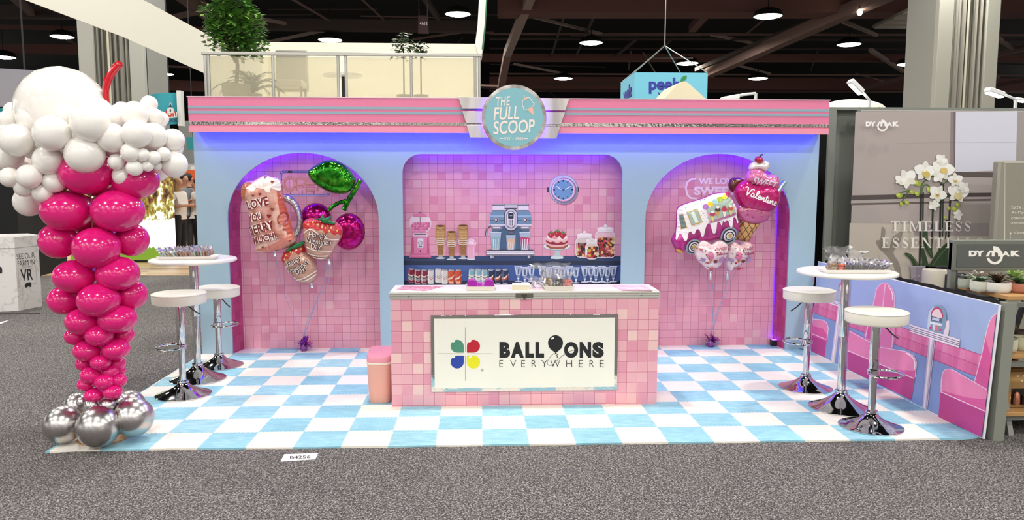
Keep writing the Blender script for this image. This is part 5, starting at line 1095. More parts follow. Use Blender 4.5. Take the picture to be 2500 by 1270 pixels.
# jukebox and napkins
pr.poly([(984, 520), (1015, 514), (1016, 560), (1008, 602), (982, 594)], 'ecdfe4')
pr.poly(crom([(892, 560), (896, 470), (915, 440), (950, 430), (985, 446), (1000, 490), (992, 560), (965, 588), (905, 572)], 4), '84a4b8'); pr.poly(crom([(892, 556), (898, 475), (915, 446), (930, 436), (915, 470), (905, 560)], 4), 'ccd8e0'); pr.poly(crom([(914, 490), (920, 455), (945, 440), (970, 452), (978, 500)], 4), 'c83a70'); pr.poly(crom([(920, 490), (925, 462), (946, 450), (964, 460), (972, 500)], 4), 'f0dcd6')
pr.poly([(912, 490), (976, 504), (974, 528), (910, 514)], '5c6a80'); pr.poly([(920, 496), (960, 505), (958, 520), (918, 511)], 'c8d4dc'); pr.poly([(908, 520), (974, 534), (972, 546), (906, 532)], 'e8eef2'); pr.poly([(925, 536), (938, 540), (934, 572), (922, 568)], 'e4dce0'); pr.poly([(942, 540), (956, 544), (952, 576), (940, 572)], 'd4807a'); pr.ell(910, 556, 8, 8, 'd0508c'); pr.ell(966, 568, 8, 8, 'd0508c')
# near bench and seat back at the front end
pr.poly([pt(.004, .935)]+crom([(1262, 490), (1240, 530), (1222, 600), (1196, 720), (1158, 862)], 4, False)+[(1232, 906), pt(.004, .40)], PKL); pr.poly([(1216, 602), pt(.004, .615), pt(.004, .33), (1232, 906), (1158, 862), (1196, 720)], PKM)
pr.line([pt(.004, .935)]+crom([(1262, 490), (1240, 530), (1222, 600), (1196, 720), (1158, 862)], 4, False), 4, LN)
pr.poly(crom([(972, 850), (985, 800), (1020, 788), (1060, 806)], 4, False)+[(1232, 906), pt(.004, .16), pt(.004, .03), (955, 1058)], PKM); pr.poly(crom([(972, 850), (985, 800), (1020, 788), (1060, 806)], 4, False)+[(1232, 906), (1225, 960), (1120, 950), (970, 910)], PKL); pr.poly([(970, 918), (1218, 1028), pt(.004, .01), (955, 1058)], PKD)
pr.line(crom([(970, 918), (972, 850), (985, 800), (1020, 788), (1060, 806)], 4, False)+[(1232, 906)], 4, LN); pr.line([(970, 918), (1220, 1028)], 5, LN)
o = pr.build('mural_print', mural, 'printed diner interior with pink benches, tables and a jukebox')
b = MB(); n = 40; vs = []
for k in range(n+1):
    s = k/n; w = .008*math.sin(k*2.4); vs += [(6.15+w*.6, .02+2.6*s, -.012), (6.15+w*.6, .02+2.6*s, .925+.004*math.sin(k*1.7))]
for k in range(n+1):
    s = 1-k/n; w = .008*math.sin((n-k)*2.4); vs += [(6.157+w*.6, .02+2.6*s, -.012), (6.157+w*.6, .02+2.6*s, .925+.004*math.sin((n-k)*1.7))]
m = len(vs); fs = [(i, (i+2) % m, (i+3) % m, i+1) for i in range(0, m, 2)]
b.add(vs, fs); tag(b.build('divider_drape', None, M('141416', .9)), 'low black divider drape behind the printed side board', 'drape')

# ================================================================== neighbouring grey stand
GR = M('6c7068', .55); GD = M('565a58', .5)
b = MB(); b.lohi((6.46, 3.3, -.012), (10.5, 3.36, 2.455)); struct(b.build('wall_right', m=M('757970', .7)))
b = MB(); b.lohi((6.395, 3.2, -.012), (6.475, 3.235, 2.468)); b.lohi((6.39, 3.22, 2.44), (10.5, 3.3, 2.47)); struct(b.build('trim_1', m=M('7c8078', .5)))
b = MB(); n = 60; vs = []
for k in range(n+1): x = 6.1+4.4*k/n; vs += [(x, 3.6+.02*math.sin(k*2.2), -.012), (x, 3.6+.02*math.sin(k*2.2), 2.5+.006*math.sin(k*1.9))]
fs = [(2*i, 2*i+2, 2*i+3, 2*i+1) for i in range(n)]
b.add(vs, fs); b.add([(v[0], v[1]+.03, v[2]) for v in vs], fs); tag(b.build('divider_drape', None, M('0c0c0e', .9), fix=False), 'tall black drape behind the grey neighbouring stand wall', 'drape')
PY = 3.05
b = MB(); b.lohi((6.665, PY, .1), (8.42, PY+.06, 2.425)); poster = b.build('poster_banner', None, M('9c9692', .6), bev=.006); tag(poster, 'large mauve fabric poster with white orchids and serif lettering', 'poster')
b = MB(); b.lohi((6.66, PY+.002, .1), (6.69, PY+.1, 2.43)); b.build('frame_edge', poster, M('a8a8aa', .4, .5))
b = MB(); b.lohi((6.8, PY-.1, -.012), (6.86, PY+.3, .1)); b.lohi((8.2, PY-.1, -.012), (8.26, PY+.3, .1)); b.build('stand_foot', poster, GD)
ms = (2000, 240, 2.76)
pr = Print(yplane(PY), ms, rough=.6)
pr.poly([(245, 92), (1336, 84), (1310, 1400), (190, 1400)], 'aa9f9b'); pr.poly([(918, 92), (1336, 86), (1322, 480), (915, 500)], 'cecedb'); pr.poly([(885, 92), (918, 92), (912, 505), (880, 505)], '8a7c7c'); pr.poly([(905, 92), (920, 92), (914, 500), (906, 500)], '6c6060')
pr.poly([(215, 655), (890, 640), (890, 668), (214, 688)], '4e4442'); pr.poly([(214, 690), (890, 672), (890, 700), (213, 710)], 'a8a09c'); pr.poly([(213, 708), (890, 694), (890, 706), (212, 720)], '5e5250')
pr.poly([(905, 495), (1204, 500), (1203, 535), (905, 530)], '5a504c'); pr.poly([(905, 530), (1203, 535), (1200, 640), (905, 636)], 'b0a6a2'); pr.poly([(905, 640), (1196, 636), (1195, 662), (905, 664)], '4a403e'); pr.poly([(905, 682), (1194, 676), (1194, 690), (905, 694)], '6a5e5c')
pr.poly([(204, 842), (620, 846), (640, 925), (1180, 932), (1180, 1400), (190, 1400)], 'bdb3a6'); pr.poly([(640, 850), (1190, 840), (1180, 932), (640, 925)], '9a9090')
pr.sm([(420, 870), (445, 890), (440, 960), (470, 1000), (500, 930), (560, 900), (540, 980), (500, 1040), (540, 1120), (560, 1250), (530, 1250), (500, 1130), (450, 1060), (400, 1010), (380, 960), (410, 950)], '8e847a')
pr.line([(540, 300), (900, 294), (1320, 296)], 2, 'b4acaa'); pr.line([(200, 1130), (640, 1128)], 2, 'a49a90')
pr.build('poster_print', poster, 'printed room corner in mauve and beige')
def LT(pr, ch, x, y, w, h, col):                                        # serif capitals drawn from thick and thin strokes
    T_, t_ = w*.24, w*.07; P = lambda *a: pr.poly([(x+p*w, y-q*h) for p, q in a], col); sf = .05
    S = lambda cx, ww, q: P((cx-ww, q), (cx+ww, q), (cx+ww, q+sf), (cx-ww, q+sf))
    tk = .22
    if ch == 'I': P((.35, 0), (.65, 0), (.65, 1), (.35, 1)); S(.5, .42, 0); S(.5, .42, .95)
    if ch == 'T': P((.38, 0), (.62, 0), (.62, 1), (.38, 1)); S(.5, .28, 0); P((0, .94), (1, .94), (1, 1), (0, 1)); P((0, .78), (.06, .78), (.12, .95), (0, .95)); P((1, .78), (.94, .78), (.88, .95), (1, .95))
    if ch == 'E': P((.12, 0), (.38, 0), (.38, 1), (.12, 1)); P((0, .94), (.92, .94), (.92, 1), (0, 1)); P((0, 0), (.96, 0), (.96, .06), (0, .06)); P((.38, .48), (.7, .48), (.7, .53), (.38, .53)); P((.92, .76), (.86, .94), (.92, .95)); P((.96, .26), (.88, .06), (.96, .05)); P((.66, .38), (.72, .38), (.72, .64), (.66, .64))
    if ch == 'L': P((.12, 0), (.38, 0), (.38, 1), (.12, 1)); S(.25, .26, .95); P((0, 0), (.96, 0), (.96, .06), (0, .06)); P((.96, .3), (.86, .06), (.96, .05))
    if ch == 'N': P((.1, 0), (.16, 0), (.16, 1), (.1, 1)); P((.84, 0), (.9, 0), (.9, 1), (.84, 1)); P((.06, 1), (.3, 1), (.9, 0), (.78, 0)); S(.13, .13, 0); S(.87, .13, .95)
    if ch == 'M': P((.08, 0), (.13, 0), (.13, 1), (.08, 1)); P((.74, 0), (.92, 0), (.92, 1), (.74, 1)); P((.06, 1), (.22, 1), (.5, .1), (.44, 0)); P((.44, 0), (.5, .06), (.8, 1), (.74, 1)); S(.1, .1, 0); S(.83, .17, 0); S(.83, .17, .95)
    if ch == 'A': P((.08, 0), (.14, 0), (.52, 1), (.46, 1)); P((.64, 0), (.9, 0), (.54, 1), (.44, 1)); P((.24, .3), (.74, .3), (.72, .35), (.26, .35)); S(.12, .14, 0); S(.78, .2, 0)
    if ch == 'S':
        C2 = crom([(.86, .78), (.72, .94), (.48, .97), (.24, .88), (.2, .72), (.36, .58), (.62, .46), (.8, .3), (.74, .1), (.5, .03), (.26, .06), (.12, .24)], 5, False); n = len(C2)
        for i in range(n-1):
            f = lambda i: .03+.1*math.exp(-((i/n-.5)/.16)**2)
            (x0, y0), (x1, y1) = C2[i], C2[i+1]; d = math.hypot(x1-x0, y1-y0) or 1; nx, ny = -(y1-y0)/d, (x1-x0)/d; a, c = f(i), f(i+1)
            P((x0+nx*a, y0+ny*a), (x1+nx*c, y1+ny*c), (x1-nx*c, y1-ny*c), (x0-nx*a, y0-ny*a))
        P((.84, .72), (.9, .72), (.9, .98), (.84, .98)); P((.08, .02), (.14, .02), (.14, .3), (.08, .3))
def dymak(pr, x, y, w, h, col, bg, ring=True):
    pr.text('DY', x, y, w*.3, h, col, bold=.07); pr.text('A', x+w*.635, y, w*.16, h*.9, col, bold=.05); pr.text('K', x+w*.81, y, w*.19, h, col, bold=.07)
    cx = x+w*.5; pr.poly([(x+w*.325, y), (x+w*.365, y-h*.62), (x+w*.40, y-h), (x+w*.57, y-h), (x+w*.615, y-h*.7), (x+w*.63, y), (x+w*.565, y), (x+w*.56, y-h*.55), (x+w*.53, y-h*.68), (x+w*.5, y-h*.62), (x+w*.5, y), (x+w*.44, y), (x+w*.445, y-h*.55), (x+w*.43, y-h*.68), (x+w*.41, y-h*.6), (x+w*.39, y)], col)
    R = w*.135; pr.line(ellpts(cx, y-h*.05, R, R, 0, 26, -PI*.5, PI*.92), w*.05, col); pr.line([(cx, y-h*.05-R-h*.3), (cx, y-h*.05-R*.75)], w*.05, col)
    pr.line(crom([(cx-w*.03, y-h*.05-R-h*.3), (cx+w*.06, y-h*.05-R-h*.1), (cx+R, y-h*.4)], 4, False), w*.05, col)
# orchid printed on the poster (its own layer of the print)
po = Print(yplane(PY), (2170, 370, 3.848), off=.0085, rough=.6)
for x0, y0, x1, y1, w in ((300, 390, 285, 1070, 16), (410, 540, 395, 960, 15), (488, 300, 470, 1060, 16), (572, 455, 552, 900, 16), (320, 380, 316, 640, 12), (508, 300, 500, 800, 10), (540, 640, 530, 820, 12)): po.line([(x0, y0), (x1, y1)], w, '1e221c')
for a in ([(295, 400), (300, 330), (340, 270), (415, 225)], [(300, 400), (320, 330), (350, 310), (380, 330)], [(430, 470), (415, 510), (408, 550)], [(485, 285), (510, 300), (560, 270)], [(190, 360), (150, 420), (115, 480)], [(90, 390), (140, 378), (190, 362)]): po.line(crom(a, 4, False), 11, '4a6a34')
for x, y, r, a in ((262, 298, 36, .3), (372, 358, 30, 1.2), (92, 412, 32, .2), (258, 396, 26, .9), (212, 380, 26, .4), (165, 480, 24, .6), (112, 492, 20, 1.3), (610, 540, 26, 0), (556, 532, 20, 1), (640, 500, 24, .8), (452, 505, 28, .4), (520, 620, 18, 1)): po.ell(x, y, r, r*.75, '9aa83c', a, 14); po.ell(x-r*.2, y-r*.2, r*.5, r*.4, 'c0c85c', a, 10)
def flower(x, y, r, a, c='ecebe4', lip=True):
    for k, (l, w) in enumerate(((1, .52), (1.02, .78), (.9, .5), (.9, .5), (1.02, .78))):
        q = a-PI/2+k*2*PI/5; po.sm([(x, y), (x+r*l*.5*math.cos(q)-r*w*.6*math.sin(q), y+r*l*.5*math.sin(q)+r*w*.6*math.cos(q)), (x+r*l*math.cos(q), y+r*l*math.sin(q)), (x+r*l*.5*math.cos(q)+r*w*.6*math.sin(q), y+r*l*.5*math.sin(q)-r*w*.6*math.cos(q))], ['e2e0d6', 'f0efe9', 'dcdcca', 'e4e4d8', 'ecebe4'][k], 5)
    if lip: po.ell(x, y+r*.1, r*.3, r*.26, 'd8c894', 0, 12); po.ell(x, y+r*.12, r*.16, r*.14, 'b08a34', 0, 10); po.ell(x, y-r*.06, r*.12, r*.1, 'f4f2ea', 0, 10)
for f in ((450, 400, 90, .5), (640, 390, 105, .2), (165, 260, 100, -.5, 'e', False), (100, 270, 56, .4, 'e', False), (330, 190, 105, .1), (500, 170, 112, .3), (615, 270, 74, -.1), (480, 80, 60, .6, 'e', False), (690, 340, 60, .8, 'e', False), (455, 235, 60, 2.6, 'e', False), (635, 595, 52, 1.5, 'e', False), (410, 500, 56, 2.8, 'e', False)): flower(*f)
po.ell(640, 420, 36, 32, 'd4c490', 0, 12); po.ell(342, 215, 34, 30, 'cbb45c', 0, 12); po.ell(508, 180, 34, 30, 'd8c078', 0, 12)
for a in ([(135, 955), (190, 960), (245, 1020), (275, 1080), (225, 1075), (190, 1010)], [(310, 760), (350, 730), (360, 850), (405, 960), (385, 1000), (320, 880)], [(300, 880), (340, 980), (360, 1080), (320, 1075), (295, 980)], [(370, 1080), (420, 980), (480, 900), (580, 840), (585, 1000), (560, 1060), (480, 1080)], [(420, 1080), (470, 1000), (520, 1010), (510, 1080)], [(300, 1075), (310, 1030), (345, 1040), (370, 1080)]): po.sm(a, '2e4228', 4)
for a in ([(160, 962), (220, 1000), (262, 1070)], [(330, 780), (350, 880), (390, 970)], [(400, 1070), (480, 960), (570, 870)]): po.line(crom(a, 4, False), 7, '5a7048')
po.poly([(190, 1076), (560, 1080), (540, 1400), (212, 1400)], '877c88'); po.poly([(190, 1076), (240, 1076), (252, 1400), (212, 1400)], '9a8f9a'); po.line([(190, 1078), (560, 1082)], 8, 'b0a6b0')
for k in range(5): po.ell(222+k*45, 1165, 9, 9, 'a69ca6', 0, 10); po.line(crom([(210+k*48, 1240), (218+k*48, 1195), (232+k*48, 1190), (246+k*48, 1200), (252+k*48, 1250)], 4, False), 8, '766c78')
po.build('orchid_print', poster, 'printed white orchid plant in a lavender pot')
pt2 = Print(yplane(PY), ms, off=.022, rough=.6); TX = 'eae6de'
x = 476
for ch, w in zip('TIMELESS', (58, 42, 84, 58, 58, 58, 46, 46)): LT(pt2, ch, x, 895, w, 66, TX); x += w+12
x = 410
for ch, w in zip('ESSENTIALS', (54, 48, 48, 56, 74, 60, 38, 70, 56, 48)): LT(pt2, ch, x, 1006, w, 68, TX); x += w+13
dymak(pt2, 293, 192, 222, 32, 'f0eeea', None); pt2.build('lettering', poster, 'white serif words and a white emblem')
# info board
IY = 2.45
b = MB(); p0 = Y(2440, 392, IY); b.lohi((p0[0], IY, .05), (9.2, IY+.1, p0[2])); info = b.build('info_board', None, M('8f8c7e', .6), bev=.02); tag(info, 'beige grey information board cut by the right picture edge', 'sign board')
b = MB(); b.lohi((p0[0]+.02, IY-.1, -.012), (p0[0]+.3, IY+.25, .05)); b.build('stand_foot', info, GD)
pr = Print(yplane(IY), (2380, 380, 5.775), rough=.6)
pr.line([(420, 1400), (425, 98), (3000, 92)], 11, 'd8d6ca')
for s, x, y, w, h in (('DATA -', 515, 756, 170, 40), ('At Dymak', 512, 826, 300, 40), ('consumer', 510, 898, 280, 26), ('trendsetting', 500, 968, 330, 32), ('Comp', 556, 1112, 150, 42)): pr.text(s, x, y, w, h, 'dcdacc', 0, .015)
pr.ell(500, 1098, 14, 14, 'dcdacc'); pr.line([(500, 1110), (500, 1300)], 5, 'dcdacc'); pr.build('lettering', info)
# display rack with sign
RY0, RY1, RX0, RX1 = 0.02, 1.0, 6.2, 7.6
rack = empty('display_rack', (6.9, .3, -.012), 'grey steel display rack with wooden shelves and a header sign, at the right picture edge', 'display rack')
def post(a, c, w=.03, m=GR, nm='post'): b = MB(); b.bar(a, c, w); return b.build(nm, rack, m)
post((6.175, .0, -.012), (6.2, .0, .915), .075, M('85887e', .45)); post((7.6, 0, -.012), (7.6, 0, .915), .06)
SY = .6; c0 = Y(2322, 586, SY); c1 = Y(2320, 660, SY)
post((c0[0]+.02, SY, -.012), (c0[0]+.02, SY, c0[2]-.02), .04); post((7.6, SY, -.012), (7.6, SY, c0[2]-.02), .04)
post(Y(2443, 930, .08), Y(2467, 1072, .08), .035, M('9a9a94', .45), 'strut'); post(Y(2502, 735, .5), Y(2468, 830, .5), .03, M('3a3c3a', .5), 'strut')
post((6.2, .0, .9), (7.6, .0, .9), .03, nm='rail'); post((6.2, 0, .5), (7.6, 0, .5), .03, nm='rail'); post((6.2, .05, .12), (7.6, .05, .12), .03, nm='rail')
wd = M('b48a56', .55, noise=.12, scale=8)
for z, nm in ((.925, 'shelf'), (.53, 'shelf'), (.135, 'shelf')):
    b = MB(); b.lohi((6.215, .02, z), (7.6, .57, z+.03)); b.build(nm, rack, wd, bev=.004)
b = MB(); b.lohi((c0[0], SY-.03, c1[2]), (7.62, SY+.02, c0[2])); sgn = b.build('header_sign', rack, GR, bev=.004)
b = MB(); b.lohi((c0[0]+.03, SY-.034, c1[2]+.025), (7.6, SY-.03, c0[2]-.03)); b.build('sign_face', sgn, GD)
pr = Print(yplane(SY-.034), (2000, 240, 2.76)); dymak(pr, 1008, 1066, 348, 40, 'efeeea', None); pr.build('lettering', sgn, 'white plant pot maker emblem')
# pots on the rack
def pot(u, v, y, r, h, col, label, kind='plant_pot', z=None, rim=.006, lobes=0):
    c = Y(u, v, y); z = z if z is not None else c[2]; t = empty(kind, (c[0], y, z), label, 'plant pot' if kind != 'bowl' else 'bowl'); b = MB()
    b.lathe([(r*.8, 0), (r*.9, h*.04), (r, h*.35), (r*1.0, h*.9), (r*.98, h), (r*.98-rim, h), (r*.95-rim, h*.8), (r*.9-rim, h*.78)], (c[0], y, z), 28)
    if lobes:
        for i, q in enumerate(b.v):
            a = math.atan2(q[1]-y, q[0]-c[0]); f = 1+.05*abs(math.sin(a*lobes/2)); b.v[i] = (c[0]+(q[0]-c[0])*f, y+(q[1]-y)*f, q[2])
    b.build('pot_body', t, col, sharp=60); b = MB(); b.lathe([(.001, h*.86), (r*.93, h*.84)], (c[0], y, z), 24, False); b.build('soil', t, M('2a221c', .95, bump=.6, scale=90)); return t, (c[0], y, z+h*.85)
def leaves(t, c, n, L, w, cols, seed, up=.5, name='leaves', curve=.25):
    rnd = random.Random(seed); b = MB()
    for k in range(n):
        a = k*2.39996+rnd.uniform(-.2, .2); e = up+(.95-up)*(1-k/n)+rnd.uniform(-.12, .12); l = L*(.6+.5*k/n)*rnd.uniform(.8, 1.1); b.mat(M(cols[k % len(cols)], .45))
        d = np.array([math.cos(a)*math.cos(e*1.4), math.sin(a)*math.cos(e*1.4), math.sin(e*1.4)]); s = np.array([-math.sin(a), math.cos(a), 0])*w; P = np.array(c); dn = np.array([0, 0, -curve*l]); upv = np.array([0, 0, w*.35])
        b.add([P-s*.4, P+s*.4, P+d*l*.5+s, P+d*l*.5-s, P+d*l+dn, P+d*l*.5-upv, P+d*l*.85+dn*.7+s*.6, P+d*l*.85+dn*.7-s*.6], [(0, 1, 2, 5), (0, 5, 3), (5, 2, 6), (5, 6, 4), (5, 4, 7), (5, 7, 3)])
    return b.build(name, t, sharp=0, fix=False)
ZS = .955
spk = M('c4c4b4', .7, noise=.25, scale=60); tc = M('b0705a', .7, noise=.15, scale=60)
t, c = pot(2357, 712, .42, .05, .065, M('9aa090', .7, noise=.3, scale=50), 'small speckled grey green pot with a silvery succulent, leftmost on the top rack shelf', z=ZS, lobes=12); leaves(t, c, 22, .085, .011, ['a8b0a0', 'c4c8b8', '7c8c78'], 1, .35)
t, c = pot(2390, 722, .26, .058, .07, spk, 'speckled cream pot with green succulent, second from left on the top rack shelf', z=ZS, lobes=10); leaves(t, c, 20, .08, .02, ['4a6a4a', '5f8a5c', '8a9a84'], 2, .3)
t, c = pot(2434, 725, .2, .078, .07, M('d8d6cc', .7, noise=.15, scale=70), 'wide white pot with a dark bronze rosette plant on the top rack shelf', z=ZS, lobes=14); leaves(t, c, 26, .14, .016, ['3a2a20', '4e3a26', '2c3020', '6a5430'], 3, .35)
t, c = pot(2484, 728, .2, .085, .065, tc, 'terracotta pot with a light green succulent at the right picture edge, top rack shelf', z=ZS, lobes=12); leaves(t, c, 24, .11, .018, ['6a8a4a', '8aa85c', '4a5c3c'], 4, .3)
t, c = pot(2385, 692, .47, .055, .06, M('a88a78', .7), 'brownish pot with pale pink leaves at the back of the top rack shelf', z=ZS); leaves(t, c, 20, .12, .014, ['b8bcae', 'c8b4a8', '9aa48e'], 5, .5)
t, c = pot(2475, 692, .47, .06, .06, M('8a8478', .7), 'grey pot with bright green pointed leaves at the back of the top rack shelf', z=ZS); leaves(t, c, 22, .13, .016, ['8fb060', 'a8c47c', '7a9a50'], 6, .45)
ZB = .56
pot(2462, 862, .12, .052, .085, M('cdc9b4', .6), 'cream ribbed bowl at the front of the middle rack shelf', 'bowl', z=ZB); pot(2492, 866, .16, .06, .095, M('b8b698', .6), 'pale green ribbed bowl at the right picture edge, middle rack shelf', 'bowl', z=ZB)
pot(2486, 838, .34, .075, .1, M('4a3022', .5), 'dark brown bowl behind the cream ones on the middle rack shelf', 'bowl', z=ZB); pot(2455, 838, .46, .06, .12, M('7a5c42', .5), 'brown bowl at the back left of the middle rack shelf', 'bowl', z=ZB)
g = G('kraft'); x, y, z, p = g.pos()
vo = g.nt.nodes.new('ShaderNodeTexVoronoi'); g.nt.links.new(g.xyz(x, z, 0.0), vo.inputs['Vector']); vo.inputs['Scale'].default_value = 26; vo.inputs['Randomness'].default_value = .25
kraft = g.out(g.mix(g.op('LESS_THAN', vo.outputs['Distance'], .14), lin('a8824e'), lin('e8dcc4')), .7)
def kbox(u0, v0, u1, v1, y, d, label, zz=.166, hh=None):
    a = Y(u0, v1, y); c = Y(u1, v0, y); hz = hh or c[2]-a[2]; t = empty('gift_box', ((a[0]+c[0])/2, y+d/2, zz), label, 'gift box'); b = MB(); b.lohi((a[0], y, zz), (c[0], y+d, zz+hz)); b.build('box', t, kraft, bev=.006); return t, a, c
t, a, c = kbox(2452, 930, 2530, 1018, .12, .2, 'dotted kraft gift box with a cut out window on the lowest rack shelf')
b = MB(); x0 = Y(2466, 1000, .12)[0]; x1 = Y(2512, 1000, .12)[0]; b.lohi((x0, .116, .19), (x1, .1195, .30)); b.build('window', t, M('1c1612', .3)); b = MB(); b.lathe([(.02, 0), (.022, .02), (.018, .07), (.008, .085)], (x0+.03, .105, .195), 14); o = b.build('bottle', t, M('b87a62', .25, .6)); b = MB(); b.lathe([(.022, 0), (.022, .06)], (x0+.09, .1, .195), 14); b.build('jar', t, M('4a2418', .3))
t, a, c = kbox(2444, 905, 2485, 934, .36, .2, 'dotted kraft gift box with a hand slot behind the windowed one', hh=.33)
b = MB(); b.lohi((a[0]+.02, .356, .44), (a[0]+.09, .3595, .455)); b.build('hand_slot', t, M('1a120c', .7))
# display table behind the side board
dt = empty('display_table', (6.85, 1.75, -.012), 'low black display table behind the printed side board', 'table')
b = MB(); b.lohi((6.5, 1.45, .71), (7.6, 2.05, .73)); b.build('table_top', dt, M('161618', .5))
for x, y in ((6.53, 1.48), (7.57, 1.48), (6.53, 2.02), (7.57, 2.02)): b = MB(); b.lohi((x-.02, y-.02, -.012), (x+.02, y+.02, .71)); b.build('leg', dt, M('161618', .5))
t, c = pot(2279, 706, 1.62, .097, .21, M('d8d0c0', .6), 'round cream plant pot behind the printed side board', z=.731, rim=.012)
t, c = pot(2328, 712, 1.56, .105, .18, M('34363a', .6), 'dark grey plant pot beside the cream one, behind the side board', z=.731, rim=.012)
b = MB(); p0 = Y(2264, 650, 1.9); p1 = Y(2335, 664, 1.9); b.lohi((p0[0], 1.88, .73), (p0[0]+.07, 1.93, p0[2])); b.lohi((p0[0], 1.88, p0[2]-.03), (p1[0], 1.93, p0[2])); b.lohi((p1[0]-.04, 1.88, .73), (p1[0], 1.93, p0[2]))
tag(b.build('holder_stand', None, M('141416', .35), bev=.004), 'black metal stand frame behind the cream pot', 'stand')

# ================================================================== people in the hall
def skin(name, parent, V, Ed, Rd, m, sub=2):
    me = bpy.data.meshes.new(name); me.from_pydata([tuple(v) for v in V], Ed, []); me.materials.append(m)
    o = bpy.data.objects.new(name, me); COL.objects.link(o); o.parent = parent
    o.modifiers.new('skin', 'SKIN').use_smooth_shade = True
    for k, r in enumerate(Rd): d = me.skin_vertices[0].data[k]; d.radius = r if isinstance(r, tuple) else (r, r); d.use_root = k == 0
    s = o.modifiers.new('sub', 'SUBSURF'); s.levels = sub; s.render_levels = sub; return o
def chain(V, Ed, Rd, start, pts):
    p = start
    for v, r in pts: V.append(v); Rd.append(r); Ed.append((p, len(V)-1)); p = len(V)-1
    return p
SK = M('c08a70', .55)
def person(label, px, y, yaw, shirt, pants, hair, long=False, arms='phone', sleeve='short', h=1.7):
    bx = Y(px, 600, y)[0]; t = empty('person', (bx, y, 0), label, 'person', rz=yaw); q = h/1.7; S = lambda *a: tuple(c*q for c in a)
    V = [S(0, 0, .93)]; Ed = []; Rd = [(.14*q, .11*q)]
    ch = chain(V, Ed, Rd, 0, [(S(0, .01, 1.1), (.13, .095)), (S(0, .01, 1.28), (.15, .105)), (S(0, .01, 1.4), (.11, .08)), (S(0, 0, 1.47), .052), (S(0, -.012, 1.53), .058), (S(0, -.02, 1.585), (.075, .085)), (S(0, -.015, 1.64), (.076, .09)), (S(0, -.005, 1.685), (.045, .055))])
    SV, SE, SR = [S(0, 0, 1.0)], [], [(.175, .145)]; chain(SV, SE, SR, 0, [(S(0, 0, .84), (.185, .155))]); chain(SV, SE, SR, 0, [(S(0, .01, 1.14), (.165, .13)), (S(0, .01, 1.28), (.185, .138)), (S(0, .01, 1.42), (.13, .105))])
    LV, LE, LR = [S(0, 0, .93)], [], [(.165, .14)]; chain(LV, LE, LR, 0, [(S(0, 0, 1.04), (.16, .13))])
    for sx in (-1, 1):
        if arms == 'phone': A = [S(sx*.19, .02, 1.36), S(sx*.24, .02, 1.12), S(sx*.14, -.22, 1.13), S(sx*.09, -.29, 1.15)]
        elif arms == 'cross': A = [S(sx*.19, .02, 1.36), S(sx*.25, -.03, 1.12), S(sx*.02, -.2, 1.15), S(-sx*.07, -.22, 1.17)]
        else: A = [S(sx*.19, .02, 1.36), S(sx*.24, .02, 1.1), S(sx*.25, -.03, .86), S(sx*.25, -.05, .79)]
        w = chain(V, Ed, Rd, 2, [(A[0], .058), (tuple((A[0][i]+A[1][i])/2 for i in range(3)), .048), (A[1], .041), (A[2], .028), (A[3], (.038, .02))])
        pd = np.array(A[3])-np.array(A[2]); pd /= np.linalg.norm(pd); sd = np.cross(pd, [0, 0, 1]); sd = sd/(np.linalg.norm(sd)+1e-6)
        for k, (o, l) in enumerate(((-.028, .06), (-.01, .075), (.01, .07), (.028, .055))):
            b0 = np.array(A[3])+sd*o+pd*.03; chain(V, Ed, Rd, w, [(tuple(b0), .009), (tuple(b0+pd*l*.55+np.array([0, 0, -.008])), .008), (tuple(b0+pd*l*.85+np.array([0, 0, -.028])), .007)])
        b0 = np.array(A[3])+np.array([-sx*.03, 0, .012])-pd*.02; chain(V, Ed, Rd, w, [(tuple(b0), .01), (tuple(b0+pd*.035+np.array([-sx*.02, 0, .01])), .009)])
        e = [(A[0], .09), (tuple(A[0][i]*.4+A[1][i]*.6 for i in range(3)), .08)]
        if sleeve == 'long': e += [(A[1], .07), (tuple(A[2][i]*.9+A[1][i]*.1 for i in range(3)), .055)]
        chain(SV, SE, SR, 3, e)
        chain(V, Ed, Rd, 0, [(S(sx*.09, 0, .84), .088), (S(sx*.1, -.005, .5), .058), (S(sx*.1, .012, .3), .052), (S(sx*.1, .015, .09), .036), (S(sx*.11, -.1, .03), (.036, .024)), (S(sx*.11, -.16, .024), (.03, .018))])
        chain(LV, LE, LR, 0, [(S(sx*.09, 0, .82), .108), (S(sx*.1, -.005, .5), .08), (S(sx*.1, .012, .3), .074), (S(sx*.1, .015, .07), .066)])
    body = skin('body', t, V, Ed, Rd, SK)
    skin('shirt', t, SV, SE, SR, M(shirt, .85, noise=.05, scale=80)); skin('trousers', t, LV, LE, LR, M(pants, .85))
    for sx in (-1, 1):
        b = MB(); b.ball(S(sx*.11, -.07, .035), (.05, .12, .045), 12); o = b.build('shoe', t, M('2a2626', .6), local=True)
    b = MB(); b.ball((0, 0, 0), 1, 18); b.v = [(x*.09*q, (y_*.105+.012 if y_ > -.35 else y_*.06)*q, (z*.075+1.655 if z > -.3 or y_ < 0 else z*.12+1.65)*q) for x, y_, z in b.v]
    if long: b.lathe([(.05, 1.33), (.085, 1.4), (.095, 1.52), (.09, 1.64)], (0, .035, 0), 14)
    b.build('hair', t, M(hair, .6, noise=.2, scale=120), local=True)
    b = MB().mat(SK); b.ball(S(0, -.105, 1.585), (.012, .02, .016), 8); b.mat(M('e8e4e0', .3))
    for sx in (-1, 1): b.ball(S(sx*.03, -.092, 1.612), (.012, .008, .007), 8)
    b.mat(M('3a2a24', .4))
    for sx in (-1, 1): b.ball(S(sx*.03, -.099, 1.612), (.005, .004, .005), 6)
    b.mat(M('a05a54', .5)); b.ball(S(0, -.097, 1.552), (.022, .008, .006), 8); b.mat(SK)
